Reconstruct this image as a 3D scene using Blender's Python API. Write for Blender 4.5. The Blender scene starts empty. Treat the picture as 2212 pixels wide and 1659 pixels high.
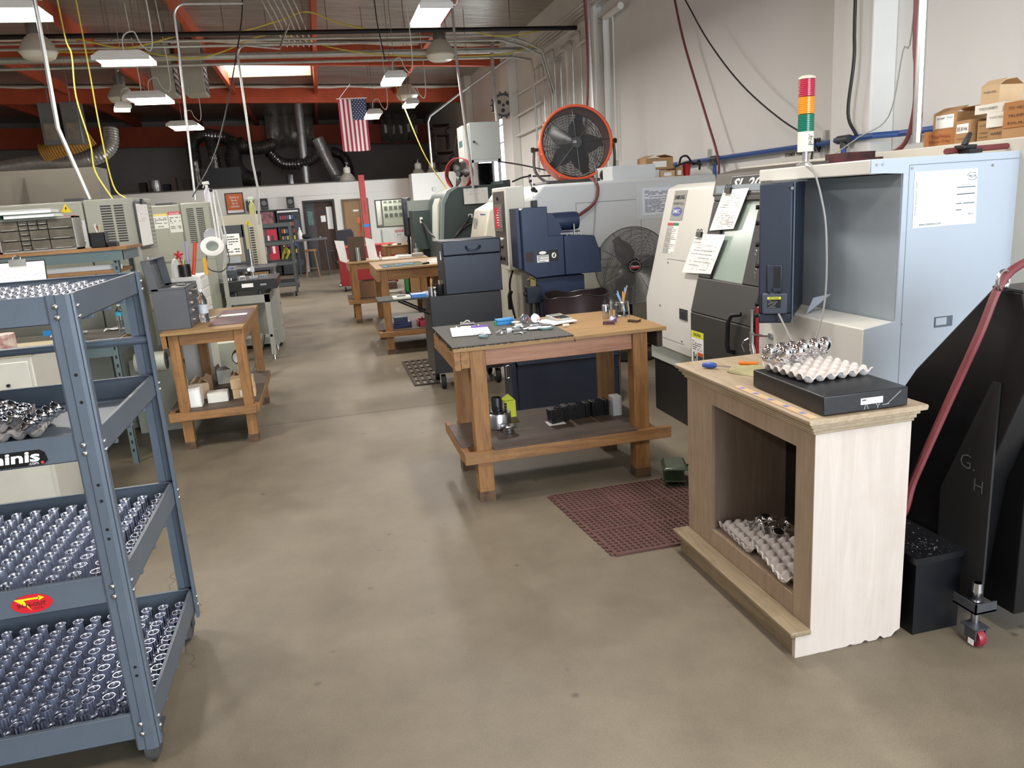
import bpy, math, random
from mathutils import Vector, Matrix
random.seed(7)
S = bpy.context.scene
COL = S.collection
PI = math.pi

# ---------------------------------------------------------------- camera
cam_d = bpy.data.cameras.new('camera'); cam = bpy.data.objects.new('camera', cam_d); COL.objects.link(cam)
cam_d.sensor_width = 36.0; cam_d.lens = 1660.0 / 2212.0 * 36.0; cam_d.clip_start = 0.05; cam_d.clip_end = 200
CX = Vector((0.96920, -0.23758, -0.06481)); CD = Vector((-0.11676, -0.21163, -0.97035)); CF = Vector((0.21682, 0.94803, -0.23286))
mw = Matrix.Identity(4)
for i in range(3):
    mw[i][0] = CX[i]; mw[i][1] = -CD[i]; mw[i][2] = -CF[i]
mw[2][3] = 1.7
cam.matrix_world = mw
S.camera = cam

# ---------------------------------------------------------------- world, exposure, daylight
S.view_settings.view_transform = 'Standard'; S.view_settings.look = 'None'
S.view_settings.exposure = 1.0; S.view_settings.gamma = 1.0
try: S.view_settings.use_curve_mapping = False
except Exception: pass
W = bpy.data.worlds.new('daylight'); S.world = W; W.use_nodes = True
bg = W.node_tree.nodes['Background']; bg.inputs[0].default_value = (0.86, 0.93, 1.0, 1); bg.inputs[1].default_value = 2.2
try:
    S.cycles.use_denoising = True; S.cycles.max_bounces = 8; S.cycles.diffuse_bounces = 4
    S.cycles.sample_clamp_indirect = 6.0
except Exception: pass

def area(name, loc, target, sx, sy, power, col):
    d = bpy.data.lights.new(name, 'AREA'); d.shape = 'RECTANGLE'; d.size = sx; d.size_y = sy; d.energy = power; d.color = col
    o = bpy.data.objects.new(name, d); COL.objects.link(o); o.location = loc
    o.rotation_euler = (Vector(target) - Vector(loc)).to_track_quat('-Z', 'Y').to_euler(); return o
# daylight entering through the open roll-up door behind the camera, and through the side door on the right wall
area('daylight_back_door', (2.4, -3.4, 2.0), (2.4, 6, 1.2), 3.6, 3.4, 175, (0.80, 0.90, 1.0))
area('daylight_side_door', (4.75, 19.6, 1.8), (0, 19.6, 1.4), 2.6, 3.2, 60, (0.88, 0.95, 1.0))

# ---------------------------------------------------------------- materials
def lin(h):
    if isinstance(h, (tuple, list)): return (h[0], h[1], h[2], 1)
    h = h.lstrip('#'); v = [int(h[i:i+2], 16) / 255 for i in (0, 2, 4)]
    return tuple(x / 12.92 if x <= .04045 else ((x + .055) / 1.055) ** 2.4 for x in v) + (1,)
MATS = {}
def N(nt, kind, **k):
    n = nt.nodes.new(kind)
    for a, b in k.items():
        if a.startswith('i_'):
            n.inputs[a[2:].replace('_', ' ')].default_value = b
        else: setattr(n, a, b)
    return n
def mat(name, col, rough=.5, metal=0., var=.0, vs=6., bump=0., bs=60., st=(1, 1, 1), emit=0., trans=0., spec=.5, col2=None, alpha=1., coat=0.):
    if name in MATS: return MATS[name]
    m = bpy.data.materials.new(name); m.use_nodes = True; nt = m.node_tree; b = nt.nodes['Principled BSDF']
    c = lin(col); b.inputs['Base Color'].default_value = c; b.inputs['Roughness'].default_value = rough; b.inputs['Metallic'].default_value = metal
    b.inputs['Specular IOR Level'].default_value = spec
    if coat: b.inputs['Coat Weight'].default_value = coat
    if trans: b.inputs['Transmission Weight'].default_value = trans; b.inputs['IOR'].default_value = 1.45
    if alpha < 1: b.inputs['Alpha'].default_value = alpha
    if emit: b.inputs['Emission Color'].default_value = c; b.inputs['Emission Strength'].default_value = emit
    if var or col2 or bump:
        tc = N(nt, 'ShaderNodeTexCoord'); mp = N(nt, 'ShaderNodeMapping'); mp.inputs['Scale'].default_value = st
        nt.links.new(tc.outputs['Object'], mp.inputs[0])
    if var or col2:
        no = N(nt, 'ShaderNodeTexNoise', i_Scale=vs, i_Detail=6., i_Roughness=.6); nt.links.new(mp.outputs[0], no.inputs['Vector'])
        r = N(nt, 'ShaderNodeValToRGB'); r.color_ramp.elements[0].position = .32; r.color_ramp.elements[1].position = .68
        c2 = lin(col2) if col2 else tuple(min(1, x * (1 + var)) for x in c[:3]) + (1,)
        c1 = c if col2 else tuple(x * (1 - var) for x in c[:3]) + (1,)
        r.color_ramp.elements[0].color = c1; r.color_ramp.elements[1].color = c2
        nt.links.new(no.outputs[0], r.inputs[0]); nt.links.new(r.outputs[0], b.inputs['Base Color'])
    if bump:
        n2 = N(nt, 'ShaderNodeTexNoise', i_Scale=bs, i_Detail=3.); nt.links.new(mp.outputs[0], n2.inputs['Vector'])
        bp = N(nt, 'ShaderNodeBump', i_Strength=bump, i_Distance=.01); nt.links.new(n2.outputs[0], bp.inputs['Height']); nt.links.new(bp.outputs[0], b.inputs['Normal'])
    MATS[name] = m; return m
def wood(name, c1, c2, axis, rough=.6, scale=1., dirt=None, dirt_amt=.5):
    """long grain along axis 0/1/2"""
    if name in MATS: return MATS[name]
    m = bpy.data.materials.new(name); m.use_nodes = True; nt = m.node_tree; b = nt.nodes['Principled BSDF']
    tc = N(nt, 'ShaderNodeTexCoord'); mp = N(nt, 'ShaderNodeMapping'); st = [14 * scale] * 3; st[axis] = 1.1 * scale
    mp.inputs['Scale'].default_value = st; nt.links.new(tc.outputs['Object'], mp.inputs[0])
    no = N(nt, 'ShaderNodeTexNoise', i_Scale=2.2, i_Detail=8., i_Roughness=.65, i_Distortion=1.2); nt.links.new(mp.outputs[0], no.inputs['Vector'])
    r = N(nt, 'ShaderNodeValToRGB'); r.color_ramp.elements[0].position = .3; r.color_ramp.elements[1].position = .7
    r.color_ramp.elements[0].color = lin(c2); r.color_ramp.elements[1].color = lin(c1); nt.links.new(no.outputs[0], r.inputs[0])
    out = r.outputs[0]
    if dirt:
        n2 = N(nt, 'ShaderNodeTexNoise', i_Scale=5., i_Detail=6., i_Roughness=.7); nt.links.new(tc.outputs['Object'], n2.inputs['Vector'])
        r2 = N(nt, 'ShaderNodeValToRGB'); r2.color_ramp.elements[0].position = .5; r2.color_ramp.elements[1].position = .75
        mu = N(nt, 'ShaderNodeMath', operation='MULTIPLY'); mu.inputs[1].default_value = dirt_amt
        mx = N(nt, 'ShaderNodeMix', data_type='RGBA'); nt.links.new(n2.outputs[0], r2.inputs[0]); nt.links.new(r2.outputs[0], mu.inputs[0])
        nt.links.new(mu.outputs[0], mx.inputs[0]); nt.links.new(out, mx.inputs[6]); mx.inputs[7].default_value = lin(dirt); out = mx.outputs[2]
    nt.links.new(out, b.inputs['Base Color']); b.inputs['Roughness'].default_value = rough
    bp = N(nt, 'ShaderNodeBump', i_Strength=.15, i_Distance=.004); nt.links.new(no.outputs[0], bp.inputs['Height']); nt.links.new(bp.outputs[0], b.inputs['Normal'])
    MATS[name] = m; return m

# ---------------------------------------------------------------- mesh builder
class MB:
    def __init__(s): s.v = []; s.f = []; s.sm = []
    def add(s, vs, fs, smooth=False, M=None):
        o = len(s.v); s.v += [tuple(M @ Vector(p)) if M else tuple(p) for p in vs]
        s.f += [tuple(i + o for i in f) for f in fs]; s.sm += [smooth] * len(fs); return s
    def box(s, x0, x1, y0, y1, z0, z1, M=None):
        return s.add([(x0, y0, z0), (x1, y0, z0), (x1, y1, z0), (x0, y1, z0), (x0, y0, z1), (x1, y0, z1), (x1, y1, z1), (x0, y1, z1)],
                     [(0, 3, 2, 1), (4, 5, 6, 7), (0, 1, 5, 4), (1, 2, 6, 5), (2, 3, 7, 6), (3, 0, 4, 7)], M=M)
    def hexa(s, p):  # 8 points: bottom ring 0-3, top ring 4-7
        return s.add(p, [(0, 3, 2, 1), (4, 5, 6, 7), (0, 1, 5, 4), (1, 2, 6, 5), (2, 3, 7, 6), (3, 0, 4, 7)])
    def prism(s, poly, axis, a, b, M=None):
        """poly in the two other axes (in xyz order), extruded from a to b"""
        n = len(poly)
        def mk(p, t):
            q = list(p); q.insert(axis, t); return tuple(q)
        ar = sum(poly[i][0] * poly[(i + 1) % n][1] - poly[(i + 1) % n][0] * poly[i][1] for i in range(n))
        if (ar > 0) == (axis == 1): poly = poly[::-1]
        vs = [mk(p, a) for p in poly] + [mk(p, b) for p in poly]
        fs = [tuple(range(n))[::-1], tuple(range(n, 2 * n))] + [(i, (i + 1) % n, n + (i + 1) % n, n + i) for i in range(n)]
        if a > b: fs = [f[::-1] for f in fs]
        return s.add(vs, fs, M=M)
    def cyl(s, p0, p1, r0, r1=None, n=16, cap=True, M=None):
        r1 = r0 if r1 is None else r1; p0 = Vector(p0); p1 = Vector(p1); d = (p1 - p0).normalized()
        a = d.orthogonal().normalized(); b = d.cross(a); vs = []
        for p, r in ((p0, r0), (p1, r1)):
            vs += [p + (a * math.cos(2 * PI * i / n) + b * math.sin(2 * PI * i / n)) * r for i in range(n)]
        s.add(vs, [(i, (i + 1) % n, n + (i + 1) % n, n + i) for i in range(n)], True, M)
        if cap: s.add(vs, [tuple(range(n))[::-1], tuple(range(n, 2 * n))], False, M)
        return s
    def tube(s, pts, r, n=8, closed=False, cap=True, M=None):
        pts = [Vector(p) for p in pts]; m = len(pts); vs = []; prev = None
        for i, p in enumerate(pts):
            if closed: d = pts[(i + 1) % m] - pts[i - 1]
            else: d = pts[min(i + 1, m - 1)] - pts[max(i - 1, 0)]
            d = d.normalized() if d.length > 1e-9 else Vector((0, 0, 1))
            if prev is None: a = d.orthogonal().normalized()
            else:
                a = prev - d * prev.dot(d); a = a.normalized() if a.length > 1e-6 else d.orthogonal().normalized()
            prev = a; b = d.cross(a); rr = r[i] if isinstance(r, (list, tuple)) else r
            vs += [p + (a * math.cos(2 * PI * k / n) + b * math.sin(2 * PI * k / n)) * rr for k in range(n)]
        fs = []
        for i in range(m if closed else m - 1):
            j = (i + 1) % m
            fs += [(i * n + k, i * n + (k + 1) % n, j * n + (k + 1) % n, j * n + k) for k in range(n)]
        s.add(vs, fs, True, M)
        if cap and not closed: s.add(vs, [tuple(range(n))[::-1], tuple(range((m - 1) * n, m * n))], False, M)
        return s
    def lathe(s, prof, c=(0, 0, 0), n=24, axis=2, M=None, closed=False):
        """prof: list of (r, h) bottom to top"""
        vs = []
        for r, h in prof:
            for k in range(n):
                q = [max(r, 1e-5) * math.cos(2 * PI * k / n), max(r, 1e-5) * math.sin(2 * PI * k / n)]
                if axis == 1: q = q[::-1]
                q.insert(axis, h); vs.append((q[0] + c[0], q[1] + c[1], q[2] + c[2]))
        m = len(prof)
        fs = [(i * n + k, i * n + (k + 1) % n, ((i + 1) % m) * n + (k + 1) % n, ((i + 1) % m) * n + k) for i in range(m if closed else m - 1) for k in range(n)]
        return s.add(vs, fs, True, M)
    def ball(s, c, r, n=16, sc=(1, 1, 1), M=None):
        prof = [(r * math.sin(PI * i / (n // 2)), -r * math.cos(PI * i / (n // 2))) for i in range(n // 2 + 1)]
        o = len(s.v); s.lathe(prof, (0, 0, 0), n)
        for i in range(o, len(s.v)):
            v = s.v[i]; v = (v[0] * sc[0] + c[0], v[1] * sc[1] + c[1], v[2] * sc[2] + c[2]); s.v[i] = tuple(M @ Vector(v)) if M else v
        return s
    def quad(s, a, b, c, d): return s.add([a, b, c, d], [(0, 1, 2, 3)])
    def slab(s, o, r, u, w, h, t, off=0.):
        """thin box on a plane: origin o (centre), right r, up u (unit), size w,h, thickness t outwards from normal r x u"""
        o, r, u = Vector(o), Vector(r).normalized(), Vector(u).normalized(); n = r.cross(u); o = o + n * off
        p = [o - r * w / 2 - u * h / 2, o + r * w / 2 - u * h / 2, o + r * w / 2 + u * h / 2, o - r * w / 2 + u * h / 2]
        return s.hexa(p + [q + n * t for q in p])
    def ob(s, name, m, parent=None, smooth=None, bevel=0., bseg=2, weld=False, auto=None):
        me = bpy.data.meshes.new(name)
        vs = s.v; loc = Vector((0, 0, 0))
        root = parent
        while root is not None and root.parent is not None: root = root.parent
        if root is not None:
            Mi = ROOTM[root.name]; vs = [tuple(Mi @ Vector(v)) for v in vs]
        else:
            xs = [v[0] for v in vs]; ys = [v[1] for v in vs]; zs = [v[2] for v in vs]
            loc = Vector(((min(xs) + max(xs)) / 2, (min(ys) + max(ys)) / 2, min(zs))); vs = [tuple(Vector(v) - loc) for v in vs]
        me.from_pydata([tuple(v) for v in vs], [], s.f)
        for i, p in enumerate(me.polygons): p.use_smooth = s.sm[i] if smooth is None else smooth
        me.materials.append(m); me.update()
        if smooth is None: me.set_sharp_from_angle(angle=.7)
        o = bpy.data.objects.new(name, me); COL.objects.link(o); o.location = loc; o.parent = parent
        if root is None: ROOTM[o.name] = Matrix.Translation(-loc)
        if bevel:
            b = o.modifiers.new('bevel', 'BEVEL'); b.width = bevel; b.segments = bseg; b.limit_method = 'ANGLE'; b.angle_limit = math.radians(40)
        return o
ROOTM = {}
def tag(o, label, cat, group=None, kind=None):
    o['label'] = label; o['category'] = cat
    if group: o['group'] = group
    if kind: o['kind'] = kind
    return o
def thing(name, label, cat, loc=(0, 0, 0), rotz=0., group=None):
    o = bpy.data.objects.new(name, None); COL.objects.link(o); o.location = loc; o.rotation_euler = (0, 0, rotz); o.empty_display_size = .1
    ROOTM[o.name] = (Matrix.Translation(loc) @ Matrix.Rotation(rotz, 4, 'Z')).inverted()
    return tag(o, label, cat, group)
def struct(o): o['kind'] = 'structure'; return o
def dup(root, loc=None, rotz=None, label=None, group=None, rot=None, M=None):
    r = root.copy(); COL.objects.link(r)
    if loc is not None: r.location = loc
    if rotz is not None: r.rotation_euler = (0, 0, rotz)
    if rot is not None: r.rotation_euler = rot
    if label: r['label'] = label
    if group: r['group'] = group
    for ch in list(root.children):
        c = ch.copy(); COL.objects.link(c); c.parent = r
        for g in list(ch.children):
            d = g.copy(); COL.objects.link(d); d.parent = c
    return r
def Rz(a, o=(0, 0, 0)): return Matrix.Translation(o) @ Matrix.Rotation(a, 4, 'Z') @ Matrix.Translation([-x for x in o])
def frame(o, r, u):
    """matrix: local x->r, y->u, z->normal, at o"""
    r = Vector(r).normalized(); u = Vector(u).normalized(); n = r.cross(u).normalized(); u = n.cross(r)
    M = Matrix.Identity(4)
    for i in range(3): M[i][0] = r[i]; M[i][1] = u[i]; M[i][2] = n[i]; M[i][3] = o[i]
    return M
_tx = {}
def text_mb(t, o, r, u, size, w=None, align='CENTER', shear=0., depth=.0012, off=0., bold=0.):
    c = bpy.data.curves.new('t', 'FONT'); c.body = t; c.size = 1; c.align_x = align; c.align_y = 'CENTER'; c.shear = shear; c.resolution_u = 2; c.offset = bold
    ob = bpy.data.objects.new('t', c); me = ob.to_mesh()
    vs = [tuple(v.co) for v in me.vertices]; fs = [tuple(p.vertices) for p in me.polygons]
    ob.to_mesh_clear(); bpy.data.objects.remove(ob); bpy.data.curves.remove(c)
    b = MB()
    if not vs: return b
    wx = max(v[0] for v in vs) - min(v[0] for v in vs); k = size; kx = size if w is None else w / max(wx, 1e-6)
    b.add([(v[0] * kx, v[1] * k, depth + off) for v in vs], fs, False, frame(o, r, u)); return b
def text(t, o, r, u, size, m, parent, name='lettering', **k): return text_mb(t, o, r, u, size, **k).ob(name, m, parent)
def scribble(b, M, x0, x1, y0, y1, rows, h=.25, seed=1, z=.0008, fill=.8):
    """rows of short bars that read as print on a sheet, local frame M"""
    R = random.Random(seed); dy = (y1 - y0) / rows
    for i in range(rows):
        y = y1 - dy * (i + .5); x = x0; hh = dy * h / 2
        while x < x1 - (x1 - x0) * .02:
            L = (x1 - x0) * R.uniform(.04, .18); xe = min(x1, x + L)
            if R.random() < fill: b.add([(x, y - hh, z), (xe, y - hh, z), (xe, y + hh, z), (x, y + hh, z)], [(0, 1, 2, 3)], M=M)
            x = xe + (x1 - x0) * .02
            if R.random() < .07: break
    return b
def arc(c, r, a0, a1, n, ax=(1, 0, 0), ay=(0, 0, 1)):
    c = Vector(c); ax = Vector(ax); ay = Vector(ay)
    return [c + (ax * math.cos(a0 + (a1 - a0) * i / n) + ay * math.sin(a0 + (a1 - a0) * i / n)) * r for i in range(n + 1)]
def bez(pts, n=10):
    """Catmull-Rom through points"""
    P = [Vector(p) for p in pts]; P = [P[0] * 2 - P[1]] + P + [P[-1] * 2 - P[-2]]; out = []
    for i in range(1, len(P) - 2):
        a, b, c, d = P[i - 1], P[i], P[i + 1], P[i + 2]
        for k in range(n):
            t = k / n; out.append(.5 * (2 * b + (c - a) * t + (2 * a - 5 * b + 4 * c - d) * t * t + (3 * b - a - 3 * c + d) * t ** 3))
    return out + [P[-2]]
# ---------------------------------------------------------------- common materials
white = mat('white_paint', '#dcdbd6', .45, var=.03)
offwhite = mat('office_wall_white', '#dfdcd4', .6, var=.02, vs=1.5)
wallpaint = mat('wall_concrete_paint', '#e2e2df', .75, var=.03, vs=.8, bump=.12, bs=30)
paper = mat('paper', '#f1f1ee', .7)
ink = mat('ink', '#3a3a3a', .8)
inklight = mat('ink_light', '#9a9a98', .8)
black = mat('black_plastic', '#17171a', .4)
blackm = mat('black_metal', '#121214', .38, metal=.2, var=.15, vs=9, bump=.05, bs=200)
darkgrey = mat('dark_grey_metal', '#45484c', .45, metal=.3, var=.08)
steel = mat('steel', '#b9bbbd', .28, metal=1., var=.06, vs=20)
galv = mat('galvanised_steel', '#c2c3c0', .34, metal=.7, var=.12, vs=8)
chrome = mat('chrome', '#e6e7ea', .06, metal=1.)
turned = mat('turned_steel', '#cfd0d6', .16, metal=1., var=.05, vs=30)
alu = mat('aluminium', '#d0d2d4', .3, metal=1.)
cartblue = mat('cart_blue_grey', '#5b6571', .42, metal=.2, var=.08, vs=5, bump=.03, bs=120)
benchgrey = mat('bench_blue_grey', '#5c6d6f', .45, metal=.2, var=.07, vs=4)
lathegrey = mat('lathe_light_grey', '#d3d2cb', .42, var=.02, vs=2, bump=.02, bs=300)
lathedark = mat('lathe_charcoal', '#3a3836', .5, var=.05, vs=3, bump=.04, bs=300)
pendantblue = mat('pendant_dark_blue', '#262e3c', .45, var=.05, vs=4, bump=.04, bs=300)
celadon = mat('machine_grey_green', '#9b9c8e', .5, var=.04, vs=2, bump=.02, bs=200)
celadon2 = mat('machine_grey_cream', '#b8b29e', .5, var=.03, vs=2)
millgreen = mat('mill_dark_green', '#3c4a48', .45, var=.06, vs=3)
grindblue = mat('grinder_blue', '#26344f', .42, metal=.1, var=.12, vs=5, bump=.04, bs=90)
toolblue = mat('toolbox_blue', '#212837', .4, metal=.15, var=.12, vs=5, bump=.03, bs=70)
orange = mat('beam_red_oxide', '#b84e2b', .6, var=.1, vs=2.5)
fanorange = mat('fan_orange', '#c8502b', .38, var=.05)
redp = mat('red_paint', '#b03a38', .45, var=.08, vs=4)
redhose = mat('red_hose', '#6b3033', .5, var=.12, vs=12)
bluepipe = mat('blue_pipe', '#2c4f8f', .4)
yellowc = mat('yellow_cable', '#c9b748', .5, var=.08)
greycable = mat('grey_cable', '#9b9a96', .5)
whitecable = mat('white_cable', '#d6d4cc', .5)
blackcable = mat('black_cable', '#1b1a19', .5)
rubber = mat('rubber_black', '#1a1a1b', .7, var=.1)
card = mat('cardboard', '#a8845a', .75, var=.08, vs=7)
cardb = mat('cardboard_pale', '#c6a984', .75, var=.06, vs=7)
carton = mat('white_carton', '#dcd9d0', .7, var=.05)
pulp = mat('egg_tray_pulp', '#cbc3bd', .9, var=.05, vs=25, bump=.3, bs=180)
blueplastic = mat('bright_blue_plastic', '#2f86c6', .4)
glass = mat('clear_glass', '#f4f8f8', .03, trans=1.)
pet = mat('clear_pet', '#eef4f8', .06, trans=1.)
yellowtag = mat('sticker_yellow', '#dfe03a', .5)
yellowsign = mat('sign_yellow', '#e2c229', .5)
redsign = mat('sign_red', '#c23340', .5)
foil = mat('insulation_foil', '#a5a096', .36, metal=.6, var=.25, vs=3, bump=1., bs=4.5, st=(.5, 2.2, 1))
ducts = mat('flexible_duct_foil', '#b5b4b0', .28, metal=.6, var=.15, vs=9, bump=.9, bs=14)
ductb = mat('flexible_duct_dark', '#77746f', .2, metal=.75, var=.3, vs=9, bump=1., bs=14)
WX = wood('bench_wood_x', '#9f7547', '#734f2e', 0, dirt='#4d3c2a')
WY = wood('bench_wood_y', '#9f7547', '#734f2e', 1, dirt='#4d3c2a')
WZ = wood('bench_wood_z', '#a07443', '#744e2b', 2, dirt='#4d3a26', dirt_amt=.45)
PX = wood('pine_pink_x', '#ad8268', '#8a604a', 0, dirt='#74553f', dirt_amt=.3)
PLY = wood('bench_ply_top', '#a07f53', '#83653f', 0, dirt='#6b5233', dirt_amt=.4)
PLYD = wood('shelf_ply_dark', '#5e4d40', '#41362e', 0, dirt='#2a2522', dirt_amt=.5)
# ---------------------------------------------------------------- floor
def floor_mat():
    m = bpy.data.materials.new('polished_concrete'); m.use_nodes = True; nt = m.node_tree; b = nt.nodes['Principled BSDF']
    tc = N(nt, 'ShaderNodeTexCoord')
    n1 = N(nt, 'ShaderNodeTexNoise', i_Scale=.55, i_Detail=7., i_Roughness=.62); n2 = N(nt, 'ShaderNodeTexNoise', i_Scale=3.2, i_Detail=8., i_Roughness=.7)
    n3 = N(nt, 'ShaderNodeTexVoronoi', i_Scale=5.5); n4 = N(nt, 'ShaderNodeTexNoise', i_Scale=160., i_Detail=2.); n5 = N(nt, 'ShaderNodeTexNoise', i_Scale=1.7, i_Detail=3.)
    for n in (n1, n2, n3, n4, n5): nt.links.new(tc.outputs['Object'], n.inputs['Vector'])
    r1 = N(nt, 'ShaderNodeValToRGB'); e = r1.color_ramp.elements; e[0].position = .3; e[0].color = lin('#675e4f'); e[1].position = .72; e[1].color = lin('#847a69')
    nt.links.new(n1.outputs[0], r1.inputs[0])
    r2 = N(nt, 'ShaderNodeValToRGB'); e = r2.color_ramp.elements; e[0].position = .3; e[0].color = (.78, .77, .75, 1); e[1].position = .7; e[1].color = (1.1, 1.1, 1.1, 1)
    nt.links.new(n2.outputs[0], r2.inputs[0])
    mx = N(nt, 'ShaderNodeMix', data_type='RGBA', blend_type='MULTIPLY'); mx.inputs[0].default_value = 1.
    nt.links.new(r1.outputs[0], mx.inputs[6]); nt.links.new(r2.outputs[0], mx.inputs[7])
    # small dark scuffs: voronoi cells gated by noise
    r3 = N(nt, 'ShaderNodeValToRGB'); e = r3.color_ramp.elements; e[0].position = .02; e[0].color = (1, 1, 1, 1); e[1].position = .11; e[1].color = (0, 0, 0, 1)
    nt.links.new(n3.outputs['Distance'], r3.inputs[0])
    r5 = N(nt, 'ShaderNodeValToRGB'); e = r5.color_ramp.elements; e[0].position = .52; e[0].color = (0, 0, 0, 1); e[1].position = .6; e[1].color = (1, 1, 1, 1)
    nt.links.new(n5.outputs[0], r5.inputs[0])
    mu = N(nt, 'ShaderNodeMath', operation='MULTIPLY'); nt.links.new(r3.outputs[0], mu.inputs[0]); nt.links.new(r5.outputs[0], mu.inputs[1])
    mu2 = N(nt, 'ShaderNodeMath', operation='MULTIPLY'); mu2.inputs[1].default_value = .8; nt.links.new(mu.outputs[0], mu2.inputs[0])
    m2 = N(nt, 'ShaderNodeMix', data_type='RGBA'); nt.links.new(mu2.outputs[0], m2.inputs[0]); nt.links.new(mx.outputs[2], m2.inputs[6]); m2.inputs[7].default_value = lin('#3d382f')
    # fine grain
    r4 = N(nt, 'ShaderNodeValToRGB'); e = r4.color_ramp.elements; e[0].position = .3; e[0].color = (.86, .86, .86, 1); e[1].position = .7; e[1].color = (1.06, 1.06, 1.06, 1)
    nt.links.new(n4.outputs[0], r4.inputs[0])
    m3 = N(nt, 'ShaderNodeMix', data_type='RGBA', blend_type='MULTIPLY'); m3.inputs[0].default_value = 1.
    nt.links.new(m2.outputs[2], m3.inputs[6]); nt.links.new(r4.outputs[0], m3.inputs[7]); nt.links.new(m3.outputs[2], b.inputs['Base Color'])
    rr = N(nt, 'ShaderNodeMapRange'); rr.inputs[3].default_value = .42; rr.inputs[4].default_value = .6; nt.links.new(n2.outputs[0], rr.inputs[0]); nt.links.new(rr.outputs[0], b.inputs['Roughness'])
    bp = N(nt, 'ShaderNodeBump', i_Strength=.04, i_Distance=.005); nt.links.new(n2.outputs[0], bp.inputs['Height']); nt.links.new(bp.outputs[0], b.inputs['Normal'])
    return m
struct(MB().box(-12, 4.7, -4.2, 37.2, -.1, 0).ob('floor', floor_mat()))
seam = mat('joint_dark', '#4a4436', .8)
b = MB(); b.add([(-12, 6.43, .0006), (4.4, 6.53, .0006), (4.4, 6.538, .0006), (-12, 6.438, .0006)], [(0, 1, 2, 3)])
b.add([(-12, 12.5, .0006), (4.4, 12.2, .0006), (4.4, 12.208, .0006), (-12, 12.508, .0006)], [(0, 1, 2, 3)])
b.add([(-12, 18.3, .0006), (4.4, 18.2, .0006), (4.4, 18.208, .0006), (-12, 18.308, .0006)], [(0, 1, 2, 3)])
struct(b.ob('trim_1', seam))
# thin crack by the cart
R = random.Random(4); cr = []; x, y = -1.02, 4.62
while y > 2.9: cr.append((x, y)); y -= R.uniform(.012, .04); x += R.uniform(-.028, .03) + .007
b = MB()
for (xa, ya), (xb, yb) in zip(cr, cr[1:]): b.add([(xa, ya, .0007), (xb, yb, .0007), (xb + .0025, yb, .0007), (xa + .0025, ya, .0007)], [(0, 1, 2, 3)])
struct(b.ob('trim_2', seam))
# ---------------------------------------------------------------- walls
DY0, DY1, DZ = 18.1, 21.6, 3.55
b = MB(); b.box(4.5, 4.7, -4.2, DY0, 0, 6).box(4.5, 4.7, DY1, 37.2, 0, 6).box(4.5, 4.7, DY0, DY1, DZ, 6)
struct(b.ob('wall_right', wallpaint))
b = MB(); b.box(4.28, 4.5, 5.5, 6.0, 0, 6); struct(b.ob('trim_3', wallpaint, bevel=.015))
b = MB(); b.box(4.3, 4.5, 17.2, 18.0, 0, 6); struct(b.ob('trim_4', wallpaint, bevel=.015))
b = MB(); b.box(4.3, 4.5, 22.2, 22.9, 0, 6); struct(b.ob('trim_5', wallpaint, bevel=.015))
b = MB(); b.box(4.36, 4.5, 11.9, 12.3, 0, 6); struct(b.ob('trim_6', wallpaint, bevel=.015))
darkwall = mat('mezzanine_dark_wall', '#b3aca4', .8, var=.08, vs=1)
struct(MB().box(-12.2, 4.5, 32.6, 32.8, 2.55, 5.9).ob('wall_far', darkwall))
struct(MB().box(-12.2, -12, -4.2, 37.2, 0, 6).ob('wall_left', wallpaint))
b = MB(); b.box(-12.2, .4, -4.4, -4.2, 0, 6).box(4.4, 4.7, -4.4, -4.2, 0, 6).box(.4, 4.4, -4.4, -4.2, 3.9, 6); struct(b.ob('wall_back', wallpaint))
# ceiling: foil faced insulation between purlins, low towards the right wall, with skylight openings
def zc(x): return 5.22 - .03 * (x - .4)
SKY = [(-1.9, .22, 20.35, 22.1), (-6.1, -4.0, 8.2, 9.2), (-1.9, .22, 2.2, 3.2)]
xs = sorted({-12., 4.7, -9, 2.5} | {v for s in SKY for v in s[:2]}); ys = sorted({-4.2, 37.2, 9.5, 14, 26, 31} | {v for s in SKY for v in s[2:]})
b = MB()
for xa, xb in zip(xs, xs[1:]):
    for ya, yb in zip(ys, ys[1:]):
        if any(s[0] - .01 < xa and xb < s[1] + .01 and s[2] - .01 < ya and yb < s[3] + .01 for s in SKY): continue
        b.hexa([(xa, ya, zc(xa)), (xb, ya, zc(xb)), (xb, yb, zc(xb)), (xa, yb, zc(xa)), (xa, ya, zc(xa) + .15), (xb, ya, zc(xb) + .15), (xb, yb, zc(xb) + .15), (xa, yb, zc(xa) + .15)])
struct(b.ob('ceiling', foil))
curb = mat('skylight_curb', '#d6b489', .6)
for i, s in enumerate(SKY):
    b = MB(); z = zc(s[0]) + .1
    b.box(s[0] - .03, s[0] + .02, s[2], s[3], z - .12, z + .35).box(s[1] - .02, s[1] + .03, s[2], s[3], z - .18, z + .35).box(s[0], s[1], s[2] - .03, s[2] + .02, z - .18, z + .35).box(s[0], s[1], s[3] - .02, s[3] + .03, z - .18, z + .35)
    o = struct(b.ob('window_%d' % (i + 2), curb)); MB().box(s[0], s[1], s[2], s[3], z + .04, z + .06).ob('skylight_pane', mat('skylight_lit', '#f4f7ff', .5, emit=4.), o)
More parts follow.
